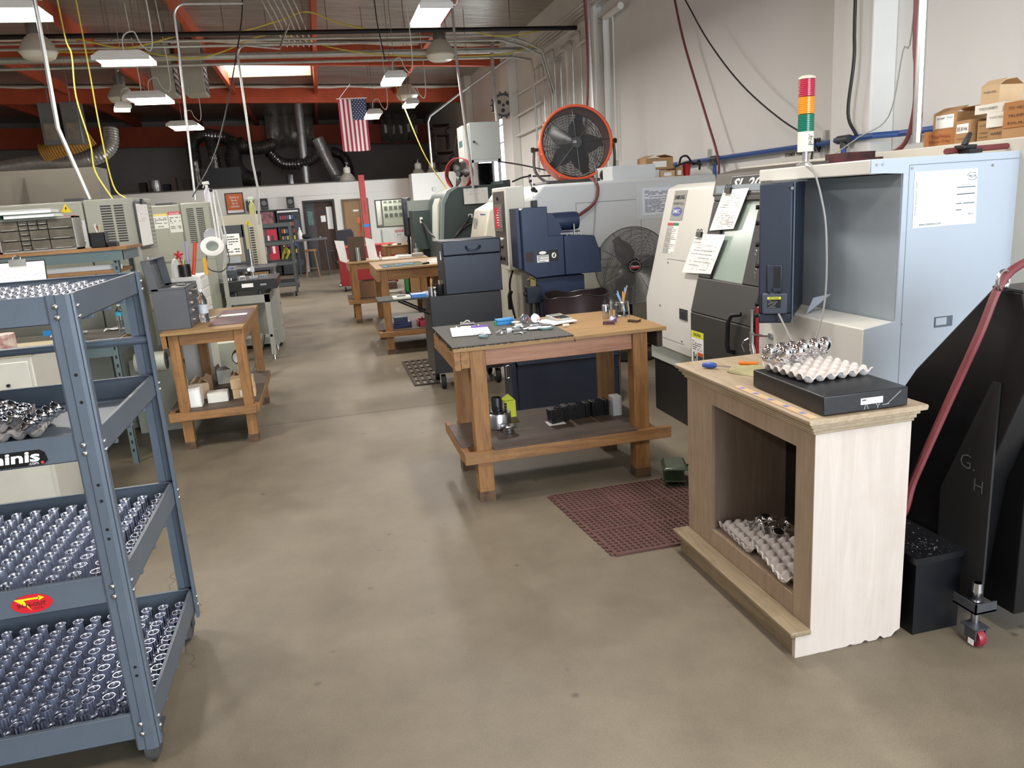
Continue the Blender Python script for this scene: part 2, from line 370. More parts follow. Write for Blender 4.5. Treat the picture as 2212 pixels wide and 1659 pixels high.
# roof beams across the hall and purlins along it
for i, (y, z0, z1) in enumerate(((-.5, 4.7, 5.2), (6.7, 4.7, 5.2), (12.4, 4.86, 5.2), (17.85, 4.74, 5.2), (23.75, 4.74, 5.2), (31.2, 4.2, 4.9))):
    b = MB(); p = []
    for zz in (z0, z1):
        for (x, yy) in ((-12, y), (4.5, y), (4.5, y + .16), (-12, y + .16)): p.append((x, yy, zz - .03 * (x - .4)))
    b.hexa(p); struct(b.ob('trim_%d' % (7 + i), orange))
for i, x in enumerate((-8.3, -6.1, -3.95, -1.9, .3, 2.55)):
    b = MB(); z = zc(x); b.box(x - .045, x + .045, -4.2, 37, z - .26, z + .01); struct(b.ob('trim_%d' % (13 + i), orange))
# silver vapour barrier strip sagging on top of the beam
for i, y in enumerate((23.7, 17.78)):
    b = MB(); n = 40; vs = []
    for k in range(n + 1):
        x = -12 + 16.4 * k / n; vs += [(x, y, zc(x) - .02), (x, y - .05, zc(x) - .06 - .015 * math.sin(k * 2.3)), (x, y - .02, zc(x) - .10 - .02 * math.sin(k * 1.7))]
    b.add(vs, [(3 * k + j, 3 * k + j + 3, 3 * k + j + 4, 3 * k + j + 1) for k in range(n) for j in range(2)]); struct(b.ob('trim_%d' % (19 + i), mat('foil_white', '#d9d2c4', .5, bump=.3, bs=20)))
# ---------------------------------------------------------------- office block under the mezzanine
OY = 24.0
b = MB()   # front with two doors and a window cut out
def wallx(b, x0, x1, z0, z1, y=OY, t=.12): b.box(x0, x1, y, y + t, z0, z1)
D1 = (-.46, .46); D2 = (.66, 1.45); WN = (1.66, 2.95, 1.15, 1.93)
wallx(b, -12, D1[0], 0, 2.53, OY - .1, .22); wallx(b, D1[0], D1[1], 2.06, 2.53, OY - .1, .22); wallx(b, D1[1], .56, 0, 2.53, OY - .1, .22)
wallx(b, .56, D2[0], 0, 2.53); wallx(b, D2[0], D2[1], 2.03, 2.53); wallx(b, D2[1], WN[0], 0, 2.53)
wallx(b, WN[0], WN[1], 0, WN[2]); wallx(b, WN[0], WN[1], WN[3], 2.53); wallx(b, WN[1], 4.5, 0, 2.53)
struct(b.ob('wall_office', offwhite))
b = MB(); b.box(2.72, 4.5, 23.2, 23.9, 0, 2.62); struct(b.ob('wall_office_corner', mat('corner_white', '#efece4', .6)))
b = MB(); b.box(-12, 4.5, OY + .12, 37, 2.42, 2.53); struct(b.ob('ceiling_mezzanine_deck', mat('deck_ply', '#6d6254', .8)))
b = MB(); b.box(-12, .56, OY - .115, OY - .1, 2.2, 2.53).box(.56, 2.72, OY - .015, OY, 2.2, 2.53); struct(b.ob('trim_21', offwhite))
b = MB(); b.box(-12, .56, OY - .13, OY - .1, 2.53, 2.56).box(.56, 2.72, OY - .03, OY, 2.53, 2.55); struct(b.ob('trim_22', mat('dark_edge', '#5a544c', .7)))
b = MB(); b.box(-12, 4.5, OY + 4, OY + 4.1, 0, 2.42); struct(b.ob('wall_office_rear', mat('office_inside', '#e5e3dc', .7)))
# ---------------------------------------------------------------- hanging LED fixtures
ledm = mat('led_diffuser', '#fff6ea', .5, emit=5.0)
def led(x, y, z, sx, sy, label, rot=0., power=34, wire=True):
    t = thing('led_light', label, 'ceiling light', (x, y, z), rot, 'hanging LED lights'); M = Matrix.Translation((x, y, z)) @ Matrix.Rotation(rot, 4, 'Z')
    hx, hy = sx / 2, sy / 2
    b = MB(); p = [(-hx, -hy, .05), (hx, -hy, .05), (hx, hy, .05), (-hx, hy, .05), (-hx * .7, -hy * .96, .11), (hx * .7, -hy * .96, .11), (hx * .7, hy * .96, .11), (-hx * .7, hy * .96, .11)]
    b.hexa([M @ Vector(q) for q in p]); b.box(-hx, hx, -hy, -hy + .012, .0, .06, M=M).box(-hx, hx, hy - .012, hy, .0, .06, M=M)
    b.ob('housing', white, t, bevel=.006)
    b = MB(); p = [(-hx * .86, -hy + .014, .0), (hx * .86, -hy + .014, .0), (hx * .86, hy - .014, .0), (-hx * .86, hy - .014, .0), (-hx * .98, -hy + .014, .05), (hx * .98, -hy + .014, .05), (hx * .98, hy - .014, .05), (-hx * .98, hy - .014, .05)]
    b.hexa([M @ Vector(q) for q in p]); b.ob('diffuser', ledm, t, bevel=.01)
    b = MB(); zt = zc(x) - .02 - z
    for s in (-1, 1): b.tube([M @ Vector((0, s * hy * .75, .1)), M @ Vector((0, s * hy * .75, zt))], .0045, 5)
    b.ob('hanging_wire', steel, t)
    if wire: MB().tube([M @ Vector(q) for q in bez([(0, 0, .1), (.02, .02, .3), (.14, .05, .36), (.2, .06, .22), (.3, .08, .16), (.34, .08, .5), (.3, .05, zt)], 6)], .008, 6).ob('power_cord', whitecable, t)
    d = bpy.data.lights.new('led_lamp', 'AREA'); d.shape = 'RECTANGLE'; d.size = sx * .8; d.size_y = sy * .9; d.energy = power; d.color = (1.0, .95, .88)
    o = bpy.data.objects.new('led_lamp', d); COL.objects.link(o); o.location = (x, y, z - .012); o.rotation_euler = (0, 0, rot)
    return t
led(-2.52, 8.33, 3.6, .62, .55, 'white hanging LED light cut by the left edge, nearest of its row')
led(-2.06, 10.72, 3.6, .64, .46, 'second hanging LED light of the left row, over the pipes')
led(-2.42, 14.0, 3.6, .62, .8, 'hanging LED light with a looped white cord below the twin unit heaters')
led(-2.52, 18.1, 3.6, .62, .95, 'farthest hanging LED light of the left row, beside the silver pole')
led(-3.03, 14.92, 3.6, .26, .55, 'small square hanging LED light left of its row, under a bell light', .25)
led(1.37, 8.66, 3.6, .34, .86, 'large hanging LED light at the top centre, nearest of the right row', power=38)
led(1.36, 12.82, 3.6, .34, .86, 'hanging LED light left of the lit bell light, second of the right row')
led(1.35, 17.4, 3.6, .33, 1.0, 'hanging LED light in front of the flag')
led(1.97, 15.85, 3.6, .26, .7, 'small hanging LED light below the far bell light')
for x, y in ((1.36, 4.4), (1.36, .4), (-2.4, 4.4), (-2.4, .4), (-6.4, 8.0), (-6.4, 13.0), (-6.4, 2.5)):
    led(x, y, 3.6, .36, .95, 'hanging LED light in the part of the hall out of the frame', wire=False)
# old bell shaped high-bay lights
bellm = mat('bell_reflector', '#bdb7a8', .4, var=.04); lens = mat('bell_lens', '#e9e4d6', .3); ballast = mat('ballast_grey', '#5d5a55', .5)
def bell_parts(t, x, y, z, wide=True):
    MB().lathe([(.25, 0), (.255, .015), (.24, .05), (.2, .13), (.15, .2), (.11, .235), (.1, .25)], (x, y, z), 28).ob('reflector', bellm, t)
    if wide: MB().lathe([(0, -.085), (.16, -.08), (.2, -.06), (.235, .0), (.24, .01)], (x, y, z), 28).ob('lens', lens, t)
    MB().lathe([(.1, .24), (.105, .26), (.105, .38), (.09, .41), (.03, .43), (.02, .46)], (x, y, z), 20).ob('ballast', ballast if wide else lens, t)
    MB().tube([(x, y, z + .46), (x, y, z + .5)] + arc((x, y, z + .53), .03, -PI / 2, PI * .9, 8), .008, 6).ob('hook', steel, t)
for x, y, lab in ((2.28, 13.7, 'bell light under the pipe bundle below the largest LED light'), (2.23, 18.4, 'bell light by the orange beam at the head of the right row'),
                  (-3.5, 17.3, 'bell light beside the orange beam on the left'), (-3.56, 12.8, 'bell light at the far left behind the grey pipes')):
    t = thing('bell_light', 'grey ' + lab, 'ceiling light', (x, y, 4.12), 0, 'old bell shaped lights'); bell_parts(t, x, y, 4.12)
    MB().tube([(x, y, 4.66), (x, y, zc(x) - .01)], .01, 6).ob('stem', steel, t)
for x, y, lab in ((3.1, 24.5, 'left of the pair of bell lights stored on the office roof'), (3.55, 24.6, 'right of the pair of bell lights stored on the office roof'), (.95, 24.6, 'single bell light stored on the office roof by the slanted duct')):
    t = thing('bell_light', 'grey ' + lab, 'ceiling light', (x, y, 2.55), 0, 'bell lights stored on the office roof'); bell_parts(t, x, y, 2.556, False)
# ---------------------------------------------------------------- pipes and conduit
def pipe(name, pts, r, m, label, cat='pipe', n=8, k=0, group=None):
    return tag(MB().tube(bez(pts, k) if k else pts, r, n).ob(name, m), label, cat, group)
G1 = 'ceiling pipes across the hall'
pipe('iron_pipe', [(-11.95, 13.1, 4.41), (4.5, 13.1, 4.4)], .035, blackm, 'black iron pipe crossing the hall above the silver conduits', group=G1)
for i, (y, z, r, lab) in enumerate(((13.85, 4.46, .02, 'upper of the two slim silver conduits crossing the hall'), (13.95, 4.40, .022, 'lower of the two slim silver conduits crossing the hall'))):
    pipe('conduit', [(-11.95, y, z), (3.4, y, z), (3.8, y + .1, z - .08), (4.2, y + .3, z - .2), (4.42, y + .4, z - .9), (4.42, y + .4, 2.0)], r, galv, lab, group=G1)
pipe('conduit', [(-11.9, 15.0, 4.45), (4.3, 15.0, 4.42)], .055, galv, 'thick silver conduit crossing the hall along the beam', group=G1)
pipe('conduit', [(-11.95, 15.15, 4.33), (3.9, 15.15, 4.33), (4.3, 15.3, 4.3), (4.4, 15.5, 4.1), (4.4, 15.5, 2.2)], .025, galv, 'slim conduit under the thick silver conduit', group=G1)
# rack of conduits running along the right wall and dropping down it
R = random.Random(3)
for i in range(4):
    x = 4.42 - .07 * i
    pipe('conduit', bez([(x, -3, 4.42 + .02 * i), (x, 11, 4.44 + .02 * i), (x, 14.6 + .2 * i, 4.44 + .02 * i), (x - .2, 15.0 + .12 * i, 4.42 + .02 * i), (x - .9, 15.1 + .12 * i, 4.4 + .02 * i)], 5), .016, galv,
         ['top', 'second', 'third', 'lowest'][3 - i] + ' conduit of the rack running along the right wall under the roof', group='conduit rack on the right wall')
for i in range(11):
    y = 11.35 + .36 * i + R.uniform(-.06, .06); zt = 4.3 - .07 * (i % 4); zb = 1.9 + R.uniform(0, .5)
    pipe('conduit', bez([(4.44, y + .6, zt), (4.44, y + .1, zt), (4.44, y, zt - .14), (4.44, y, zt - .6), (4.44, y, zb)], 4), .014 + .006 * (i % 2), galv if i % 3 else wallpaint, 'conduit dropping down the right wall behind the orange fan', group='conduits dropping down the right wall')
for i, (y0, z0, y1, z1) in enumerate(((14.6, 3.9, 24, 3.85), (15.2, 3.5, 23.0, 3.3), (15.0, 3.1, 21.5, 2.95))):
    pipe('conduit', bez([(4.4, y0, z0), (4.4, y0 + .6, z0 - .02), (4.4, (y0 + y1) / 2, (z0 + z1) / 2), (4.4, y1, z1), (4.4, y1 + 1.2, z1 - .5)], 4), .022, wallpaint,
         ['highest', 'middle', 'lowest'][i] + ' of the three cream conduits along the far right wall', group='cream conduits on the far right wall')
pipe('conduit', [(4.36, 10.8, 4.2), (4.38, 11.45, 4.2), (4.4, 11.5, 4.1), (4.4, 11.5, 1.9)], .05, wallpaint, 'thick cream drain pipe down the right wall beside the pole')
# drops from the ceiling
GD = 'conduits dropping to machines'
pipe('conduit', [(-.6, 10.5, 4.2)] + arc((-1.25, 10.5, 4.06), .14, PI / 2, PI, 6) + [(-1.4, 10.5, 3.74), (-1.48, 10.5, 1.95)], .015, galv, 'silver conduit bent down to the tall grey green cabinet', group=GD)
pipe('conduit', [(-.1, 12.0, 4.3), (-.25, 10.9, 3.76)] + arc((-.63, 10.5, 3.62), .11, PI / 2, PI, 6) + [(-.74, 10.5, 2.35), (-.72, 10.5, 2.05), (-.76, 10.5, 1.6)], .014, galv, 'silver conduit bent down beside the orange poster', group=GD)
pipe('conduit', [(-1.96, 7.2, zc(-2)), (-1.96, 7.2, 3.28), (-1.97, 7.2, 2.5), (-1.9, 7.2, 2.2), (-1.84, 7.22, 1.93)], .017, galv, 'silver conduit down to the cabinet with the whiteboard', group=GD)
pipe('conduit', [(4.0, 15, 4.65), (3.62, 15, 4.64), (3.52, 15, 4.6), (3.47, 15, 4.5), (3.46, 15, 4.0), (3.49, 15, 3.1)], .035, galv, 'conduit bent down to the grey filter cabinet', group=GD)
pipe('conduit', [(2.22, 12, zc(2.2)), (2.23, 12, 3.82), (2.34, 12, 1.9)], .02, galv, 'slim conduit dropping straight to the green milling machine', group=GD)
pipe('conduit', [(4.3, 16.0, 4.62), (3.9, 19.5, 4.45), (2.95, 20, 3.85), (2.88, 20, 3.7), (2.88, 20, 2.62)], .024, galv, 'slanted conduit coming off the wall and dropping to the far office', group=GD)
pipe('pole', [(3.6, 10.03, zc(3.6)), (3.6, 9.94, 1.9)], .028, alu, 'shiny conduit pole dropping behind the orange fan', group=GD)
pipe('pole', [(3.19, 3.75, zc(3.2)), (3.22, 3.75, 1.86)], .024, alu, 'bright aluminium pole rising from the rear of the right lathe', group=GD)
# hoses and cables
pipe('air_hose', [(3.52, 9.98, 4.6), (3.54, 9.93, 3.6), (3.5, 9.9, 2.8), (3.3, 9.7, 2.05)], .014, redhose, 'dark red air hose hanging along the shiny pole behind the orange fan', 'hose', k=6)
pipe('air_hose', [(4.3, 9.15, 4.3), (4.3, 8.98, 3.83), (4.3, 8.73, 3.28), (4.3, 8.24, 2.47), (4.3, 7.96, 1.98), (4.3, 7.98, 1.7)], .014, redhose, 'red air hose slanting down the wall to the left tee of the blue pipe', 'hose', k=6)
pipe('air_hose', [(4.22, 5.63, 4.9), (4.2, 5.62, 3.02), (4.2, 5.61, 2.6), (4.2, 5.66, 2.2), (4.24, 5.6, 2.02)], .013, blackcable, 'dark air hose hanging beside the pilaster to the blue pipe', 'hose', k=6)
pipe('air_hose', [(3.6, 4.3, 4.9), (3.6, 4.26, 2.7), (3.6, 4.23, 2.31), (3.6, 4.23, 2.05), (3.6, 4.32, 1.86), (3.5, 4.5, 1.8)], .014, redhose, 'red air hose hanging beside the bright aluminium pole', 'hose', k=6)
pipe('cable', [(4.35, 9.4, 5.09), (4.2, 9.1, 4.3), (4.2, 8.51, 3.72), (4.2, 7.98, 3.19), (4.2, 7.32, 2.67), (4.2, 6.58, 2.24), (4.42, 6.3, 2.01)], .008, blackcable, 'black cable sagging across the right wall behind the signal light', 'cable', k=6)
pipe('cable', [(3.6, 4.2, 4.9), (3.6, 4.27, 2.68), (3.6, 4.35, 2.43), (3.6, 4.45, 2.06), (3.5, 4.6, 1.95), (3.4, 4.75, 1.84)], .004, greycable, 'thin grey wire dropping to the red tray on the lathe', 'cable', k=6)
pipe('cable', [(-3.19, 13.4, 4.43), (-2.67, 13.4, 4.3), (-2.35, 13.4, 4.31), (-1.8, 13.4, 4.44), (-1.39, 13.4, 4.49), (-.85, 13.4, 4.49), (-.2, 13.4, 4.66), (.19, 13.4, 4.76), (.7, 13.4, 4.58), (1.5, 13.4, 4.44), (2.56, 13.4, 4.49), (3.26, 13.4, 4.35), (4.23, 13.4, 4.47)], .013, yellowc, 'upper yellow cable looping over the pipes across the hall', 'cable', k=5)
pipe('cable', [(-3.88, 14.6, 4.49), (-3.27, 14.6, 4.47), (-2.77, 14.6, 4.52), (-2.29, 14.6, 4.41), (-1.72, 14.6, 4.34), (-1.27, 14.6, 4.43), (-.64, 14.6, 4.66), (-.18, 14.6, 4.66), (.72, 14.6, 4.42), (1.59, 14.6, 4.31), (2.5, 14.6, 4.27), (3.52, 14.6, 4.28), (4.24, 14.6, 4.42)], .013, yellowc, 'lower yellow cable sagging under the pipes across the hall', 'cable', k=5)
pipe('cable', [(-2.25, 9.0, 4.3), (-2.24, 9.0, 3.57), (-2.21, 9.0, 3.38), (-2.24, 9.0, 2.99), (-2.19, 9.0, 2.54), (-2.19, 9.0, 2.26), (-2.05, 8.9, 1.97)], .0075, yellowc, 'left yellow cable hanging down to the grey green cabinet', 'cable', k=5)
pipe('cable', [(-2.2, 9.5, 4.4), (-2.19, 9.5, 3.38), (-2.19, 9.5, 2.77), (-2.16, 9.5, 2.14), (-2.0, 9.3, 1.97)], .0075, yellowc, 'right yellow cable hanging down to the grey green cabinet', 'cable', k=5)
pipe('cable', [(1.74, 16, 4.3), (1.74, 16, 4.01), (1.91, 16, 3.44), (2.2, 16, 2.63), (2.57, 16, 2.0), (2.62, 15.6, 1.8)], .011, yellowc, 'yellow cable slanting from the right bell light to the green machine', 'cable', k=5)
pipe('cable', [(-.6, 11.0, 4.5), (-.72, 10.9, 3.9), (-1.1, 10.4, 2.6), (-1.45, 10.1, 1.98)], .008, blackcable, 'straight black cable slanting down to the tall grey green cabinet', 'cable', k=4)
pipe('cable', [(1.05, 11.5, 4.98), (1.07, 11.5, 4.2), (1.13, 11.5, 3.7)], .008, blackcable, 'black cord hanging to the second light of the right row', 'cable')
# thin hanger rods from the roof to the pipes
R = random.Random(11)
for i in range(16):
    x = -5.2 + .58 * i + R.uniform(-.15, .15); y = (13.1, 13.9, 15.0)[i % 3]
    pipe('hanger_rod', [(x, y, 4.42), (x, y, zc(x) - .005)], .006, steel, 'thin hanger rod holding the ceiling pipes', 'rod', n=5, group='pipe hanger rods')
for i in range(6):
    x = -.5 + .09 * i
    pipe('conduit', bez([(x - .25, 10.2, 5.1), (x - .1, 11.6, 4.9), (x + .12, 13.2, 4.66), (x + .2, 13.9, 4.55), (x + .3, 14.4, 4.45)], 4), .012, galv, 'slim conduit of the bundle bending down onto the ceiling pipes', group='slim conduits over the aisle')
# unit heaters, ducts
heat = mat('heater_grey', '#a19d90', .5, var=.05)
for x0, x1, lab in ((-2.68, -2.3, 'left of the twin grey unit heaters hanging under the roof'), (-2.16, -1.78, 'right of the twin grey unit heaters hanging under the roof')):
    t = thing('unit_heater', lab, 'heater', ((x0 + x1) / 2, 16.3, 4.0), 0, 'twin unit heaters')
    MB().box(x0, x1, 16.0, 16.6, 3.98, 4.92).ob('casing', heat, t, bevel=.02); b = MB()
    for k in range(7): b.box(x1 - .002, x1 + .02, 16.06, 16.54, 4.06 + k * .11, 4.08 + k * .11)
    b.box(x1 - .001, x1 + .006, 16.04, 16.56, 4.02, 4.86); b.ob('louvre', darkgrey, t)
    b = MB()
    for s in (x0 + .08, x1 - .08): b.tube([(s, 16.3, 4.91), (s, 16.3, 5.28)], .012, 6)
    b.ob('hanger', steel, t)
for x0, x1, lab in ((-5.75, -5.38, 'left galvanised plenum box above the yellow duct'), (-5.3, -4.95, 'right galvanised plenum box with a dark opening above the yellow duct')):
    t = thing('plenum_box', lab, 'duct box', ((x0 + x1) / 2, 20, 3.6), 0, 'galvanised plenum boxes')
    MB().box(x0, x1, 19.8, 20.3, 3.55, 4.45).ob('casing', mat('plenum_metal', '#8f9291', .4, metal=.7, var=.2, vs=3), t, bevel=.01); MB().box(x0 + .06, x1 - .06, 19.79, 19.81, 3.65, 4.0).ob('opening', mat('duct_tin', '#b5b09f', .3, metal=.8, var=.2), t)
    MB().tube([((x0 + x1) / 2, 20, 4.4), ((x0 + x1) / 2, 20, 5.3)], .015, 6).ob('hanger', steel, t)
def duct(pts, r, m, label, wav=.06, name='flexible_duct', k=14):
    P = bez(pts, k); return tag(MB().tube(P, [r * (1 + (wav if i % 2 else -wav)) for i in range(len(P))], 14).ob(name, m), label, 'duct', 'flexible ducts on the office roof')
duct([(-3.64, 27, 2.56), (-3.64, 27, 3.6), (-3.6, 27, 4.1), (-3.3, 27, 4.3), (-2.7, 27, 4.2), (-2.2, 27, 3.9), (-1.7, 27, 3.84), (-1.2, 27.2, 3.95)], .2, ductb, 'dark duct rising left on the office roof and running right')
duct([(-3.05, 26.6, 4.15), (-3.0, 26.6, 3.6), (-3.0, 26.6, 2.55)], .17, ductb, 'short dark duct dropping behind the black screen')
duct([(-2.0, 26.5, 3.95), (-2.35, 26.4, 3.75), (-2.4, 26.3, 3.3), (-2.1, 26.2, 2.9), (-1.66, 26.2, 2.82)], .24, ductb, 'fat crinkled duct curving down left of the tall flue pipe', .1)
duct([(-1.4, 27.5, 3.75), (-1.0, 27.3, 3.35), (-.4, 27, 3.3), (.1, 27, 3.5), (.35, 27.2, 3.8)], .17, ductb, 'sagging dark duct behind the tall flue pipe', .1)
duct([(.22, 27, 4.05), (.45, 27, 3.4), (.75, 26.8, 2.7), (.74, 26.7, 2.88)], .2, ducts, 'slanted silver duct left of the flag', .01)
duct([(.6, 27.8, 3.7), (1.0, 27.8, 3.5), (1.15, 27.8, 3.1), (1.15, 27.8, 2.55)], .16, ductb, 'dark crinkled duct behind the flag', .1)
tag(MB().tube([(-.3, 27, 2.53), (-.26, 27, 5.2)], .14, 14).ob('flue_pipe', galv), 'tall straight flue pipe on the office roof', 'pipe')
duct([(-8.6, 21, 3.15), (-7.2, 21, 3.2), (-6.3, 21, 3.28), (-5.6, 21, 3.24), (-5.0, 21, 3.35), (-4.7, 21.1, 3.6), (-4.65, 21.2, 4.0)], .17, ducts, 'long silver duct at the far left above the beige enclosure', .05)
duct([(-5.95, 20.2, 3.42), (-5.6, 20.2, 3.5), (-5.2, 20.25, 3.6), (-4.9, 20.3, 3.75)], .2, mat('yellow_duct', '#a8772c', .5, var=.15), 'short mustard yellow duct under the plenum boxes', .04)
for i, (x0, x1) in enumerate(((-1.55, .15), (2.65, 4.0))):
    n = 14; vs = []
    for a in range(n + 1):
        for c in range(4): vs.append((x0 + (x1 - x0) * a / n, 30.9 - .15 * (c in (1, 2)) + .07 * math.sin(a * 2.1 + c), (zc(x0 + (x1 - x0) * a / n) - .003) if c == 0 else 5.02 - .3 * c + .05 * math.sin(a * 1.3)))
    bb = MB(); bb.add(vs, [(4 * a + c, 4 * a + 4 + c, 4 * a + 5 + c, 4 * a + 1 + c) for a in range(n) for c in range(3)]); bb.add([(v[0], v[1] + .03, v[2]) for v in vs], [(4 * a + c, 4 * a + 1 + c, 4 * a + 5 + c, 4 * a + 4 + c) for a in range(n) for c in range(3)])
    tag(bb.ob('insulation_flap', foil), ['loose foil insulation flap hanging above the curved duct', 'loose foil insulation flap hanging right of the flag'][i], 'insulation')
# ---------------------------------------------------------------- flag
def flag():
    t = thing('flag', 'large striped flag hung upright with stars at the top right', 'flag', (1.18, 22, 3.25))
    W_, H_ = .74, 1.33; nx = 26; R = random.Random(2)
    def P(u, v):  # u across 0..1, v down 0..1
        return (.81 + .0 * v + W_ * u + .0 * v, 22 + .03 * math.sin(u * 7 + v * 2) * (0.4 + v), 4.58 - H_ * v - .015 * math.sin(u * PI))
    red = mat('flag_red', '#a8324a', .8); whi = mat('flag_white', '#e3d9cf', .8); blu = mat('flag_blue', '#2c3556', .8)
    for k in range(13):
        b = MB(); u0 = k / 13; u1 = (k + 1) / 13; top = .4 if k >= 6 else 0; vs = []
        n = 14
        for i in range(n + 1):
            v = top + (1 - top) * i / n; vs += [P(u0, v), P((u0 + u1) / 2, v), P(u1, v)]
        b.add(vs, [(3 * i + j, 3 * i + 3 + j, 3 * i + 4 + j, 3 * i + 1 + j) for i in range(n) for j in range(2)]); b.ob('stripe', red if k % 2 == 0 else whi, t)
    b = MB(); vs = []
    for i in range(9):
        for j in range(9): vs.append(P(6 / 13 + 7 / 13 * j / 8, .4 * i / 8))
    b.add(vs, [(9 * i + j, 9 * i + 9 + j, 9 * i + 10 + j, 9 * i + 1 + j) for i in range(8) for j in range(8)]); c = b.ob('canton', blu, t)
    b = MB()
    for i in range(11):
        for j in range(5 if i % 2 == 0 else 4):
            u = 6 / 13 + 7 / 13 * ((j + .5 + (.5 if i % 2 else 0)) / 5); v = .4 * (i + .5) / 11; q = Vector(P(u, v)); r = .019
            vs = [q + Vector((math.sin(PI * k / 5) * (r if k % 2 == 0 else r * .42), -.006, math.cos(PI * k / 5) * (r if k % 2 == 0 else r * .42))) for k in range(10)]
            b.add(vs, [tuple(range(10))])
    b.ob('stars', whi, c)
    MB().tube([(.78, 22, 4.59), (1.58, 22, 4.59)], .012, 8).ob('rod', offwhite, t)
    MB().tube([(.86, 22, 4.6), (1.18, 22, 4.95), (1.5, 22, 4.6)], .004, 5).tube([(1.18, 22, 4.95), (1.18, 22, zc(1.2))], .004, 5).ob('cord', steel, t)
flag()
def proj(x, y, z):
    v = Vector((x, y, z - 1.7)); d = v.dot(CF); return 1106 + 1660 * v.dot(CX) / d, 829.5 + 1660 * v.dot(CD) / d
# ================================================================ steel shelf cart in the left foreground
CXR, CXL, CYF, CYR = -.70, -1.96, 2.36, 3.22
SHELF = ((.11, .20), (.59, .678), (1.045, 1.125), (1.445, 1.525))
def cart():
    t = thing('shelf_cart', 'blue grey steel cart with four tray shelves of turned parts, in the left foreground', 'cart', (-1.33, 2.79, 0))
    for (z0, z1) in SHELF:
        b = MB(); xa, xb, ya, yb = CXL + .004, CXR - .004, CYF + .004, CYR - .004
        b.box(xa, xb, ya, yb, z0, z0 + .004)
        for k in range(3): b.box(xa, xb, ya + .2 + .2 * k, ya + .215 + .2 * k, z0 - .012, z0)
        for (p, q, r, s_) in ((xa, xb, ya, ya + .003), (xa, xb, yb - .003, yb), (xa, xa + .003, ya, yb), (xb - .003, xb, ya, yb)): b.box(p, q, r, s_, z0, z1)
        for (p, q, r, s_) in ((xa, xb, ya - .001, ya + .014), (xa, xb, yb - .014, yb), (xa, xa + .014, ya, yb), (xb - .014, xb, ya, yb)): b.box(p, q, r, s_, z1 - .003, z1)
        b.ob('shelf', cartblue, t, bevel=.0015)
    # posts: folded angle with ribs
    def post(cx, cy, sx, sy):
        o = [(-.062 * 1, 0), (-.056, -.005), (-.036, -.005), (-.032, -.011), (-.006, -.011), (.004, -.004), (.004, .008), (.009, .012), (.009, .036), (.003, .042)]
        i = [(p[0] - .003 * (k > 5), p[1] + .004) if k <= 5 else (p[0] - .004, p[1]) for k, p in enumerate(o)]
        b = MB()
        for k in range(len(o) - 1):
            q = [o[k], o[k + 1], i[k + 1], i[k]]; q = [(cx + sx * a, cy + sy * c) for a, c in q]
            if sx * sy < 0: q = q[::-1]
            b.prism(q, 2, .075, 1.527)
        p = b.ob('post', cartblue, t)
        bb = []
        for (z0, z1) in SHELF:
            for z in (z1 - .03, z0 + .025 if z0 < 1.4 else z0 + .02): bb.append(((-.047 + .012, -.011, z), (0, -1, 0))); bb.append(((.009, .026, z - .004), (1, 0, 0)))
        if sx > 0:
            for (q, n) in bb:
                m = MB(); a = Vector((cx + sx * q[0], cy + sy * q[1], q[2])); nn = Vector((sx * n[0], sy * n[1], 0))
                fr = frame(a, Vector((0, 0, 1)).cross(nn), (0, 0, 1)); r = .0085 if n[0] == 0 else .006
                m.lathe([(r, 0), (r, .002), (r * .8, .005), (r * .4, .0065), (0, .007)], n=14, M=fr)
                m.ob('bolt', steel, p)
            m = MB()
            for z in (.34, .37, .80, .83, .92, .97, 1.22, 1.30): m.cyl((cx + sx * -.018, cy - sy * .0105, z), (cx + sx * -.018, cy - sy * .0116, z), .005, n=10)
            m.ob('slot_holes', black, p)
    post(CXR, CYF, 1, 1); post(CXR, CYR, 1, -1); post(CXL, CYF, -1, 1); post(CXL, CYR, -1, -1)
    MB().tube([(CXL, CYR - .01, 1.265), (CXR, CYR - .01, 1.265)], .016, 10).ob('brace_bar', cartblue, t)
    for cx, cy in ((CXR - .03, CYF + .06), (CXR - .04, CYR - .06), (CXL + .06, CYF + .06), (CXL + .06, CYR - .06)):
        w = MB().lathe([(.012, -.02), (.05, -.02), (.062, -.014), (.064, 0), (.062, .014), (.05, .02), (.012, .02)], (cx, cy, .064), 24, 0).ob('wheel', mat('worn_grey_tyre', '#4c4a4a', .8, var=.35, vs=14), t)
        b = MB(); b.box(cx - .03, cx - .024, cy - .02, cy + .02, .05, .11).box(cx + .024, cx + .03, cy - .02, cy + .02, .05, .11).box(cx - .04, cx + .04, cy - .04, cy + .04, .104, .112); b.cyl((cx - .032, cy, .064), (cx + .032, cy, .064), .008); b.ob('caster_fork', darkgrey, t)
    # stickers on the rails
    y = CYF + .003
    b = MB(); b.prism([(-1.2, 1.050), (-.85, 1.050), (-.838, 1.061), (-.843, 1.086), (-.856, 1.095), (-1.2, 1.095)], 1, y - .0012, y); st = b.ob('sticker', mat('sticker_black', '#111113', .35), t)
    text('minis', (-.858, y - .001, 1.076), (1, 0, 0), (0, 0, 1), .044, paper, st, align='RIGHT', bold=.03, shear=.1, w=.145); text('.com', (-.862, y - .001, 1.057), (1, 0, 0), (0, 0, 1), .014, paper, st, align='RIGHT')
    MB().lathe([(.0045, 0), (0, .0004)], n=10, M=frame((-.853, y - .0022, 1.0565), (1, 0, 0), (0, 0, 1))).ob('red_dot', redsign, st)
    b = MB(); c = Vector((-.962, y - .0006, .629)); pts = [c + Vector((math.cos(a * PI / 20) * .056, 0, math.sin(a * PI / 20) * .030)) for a in range(40)]
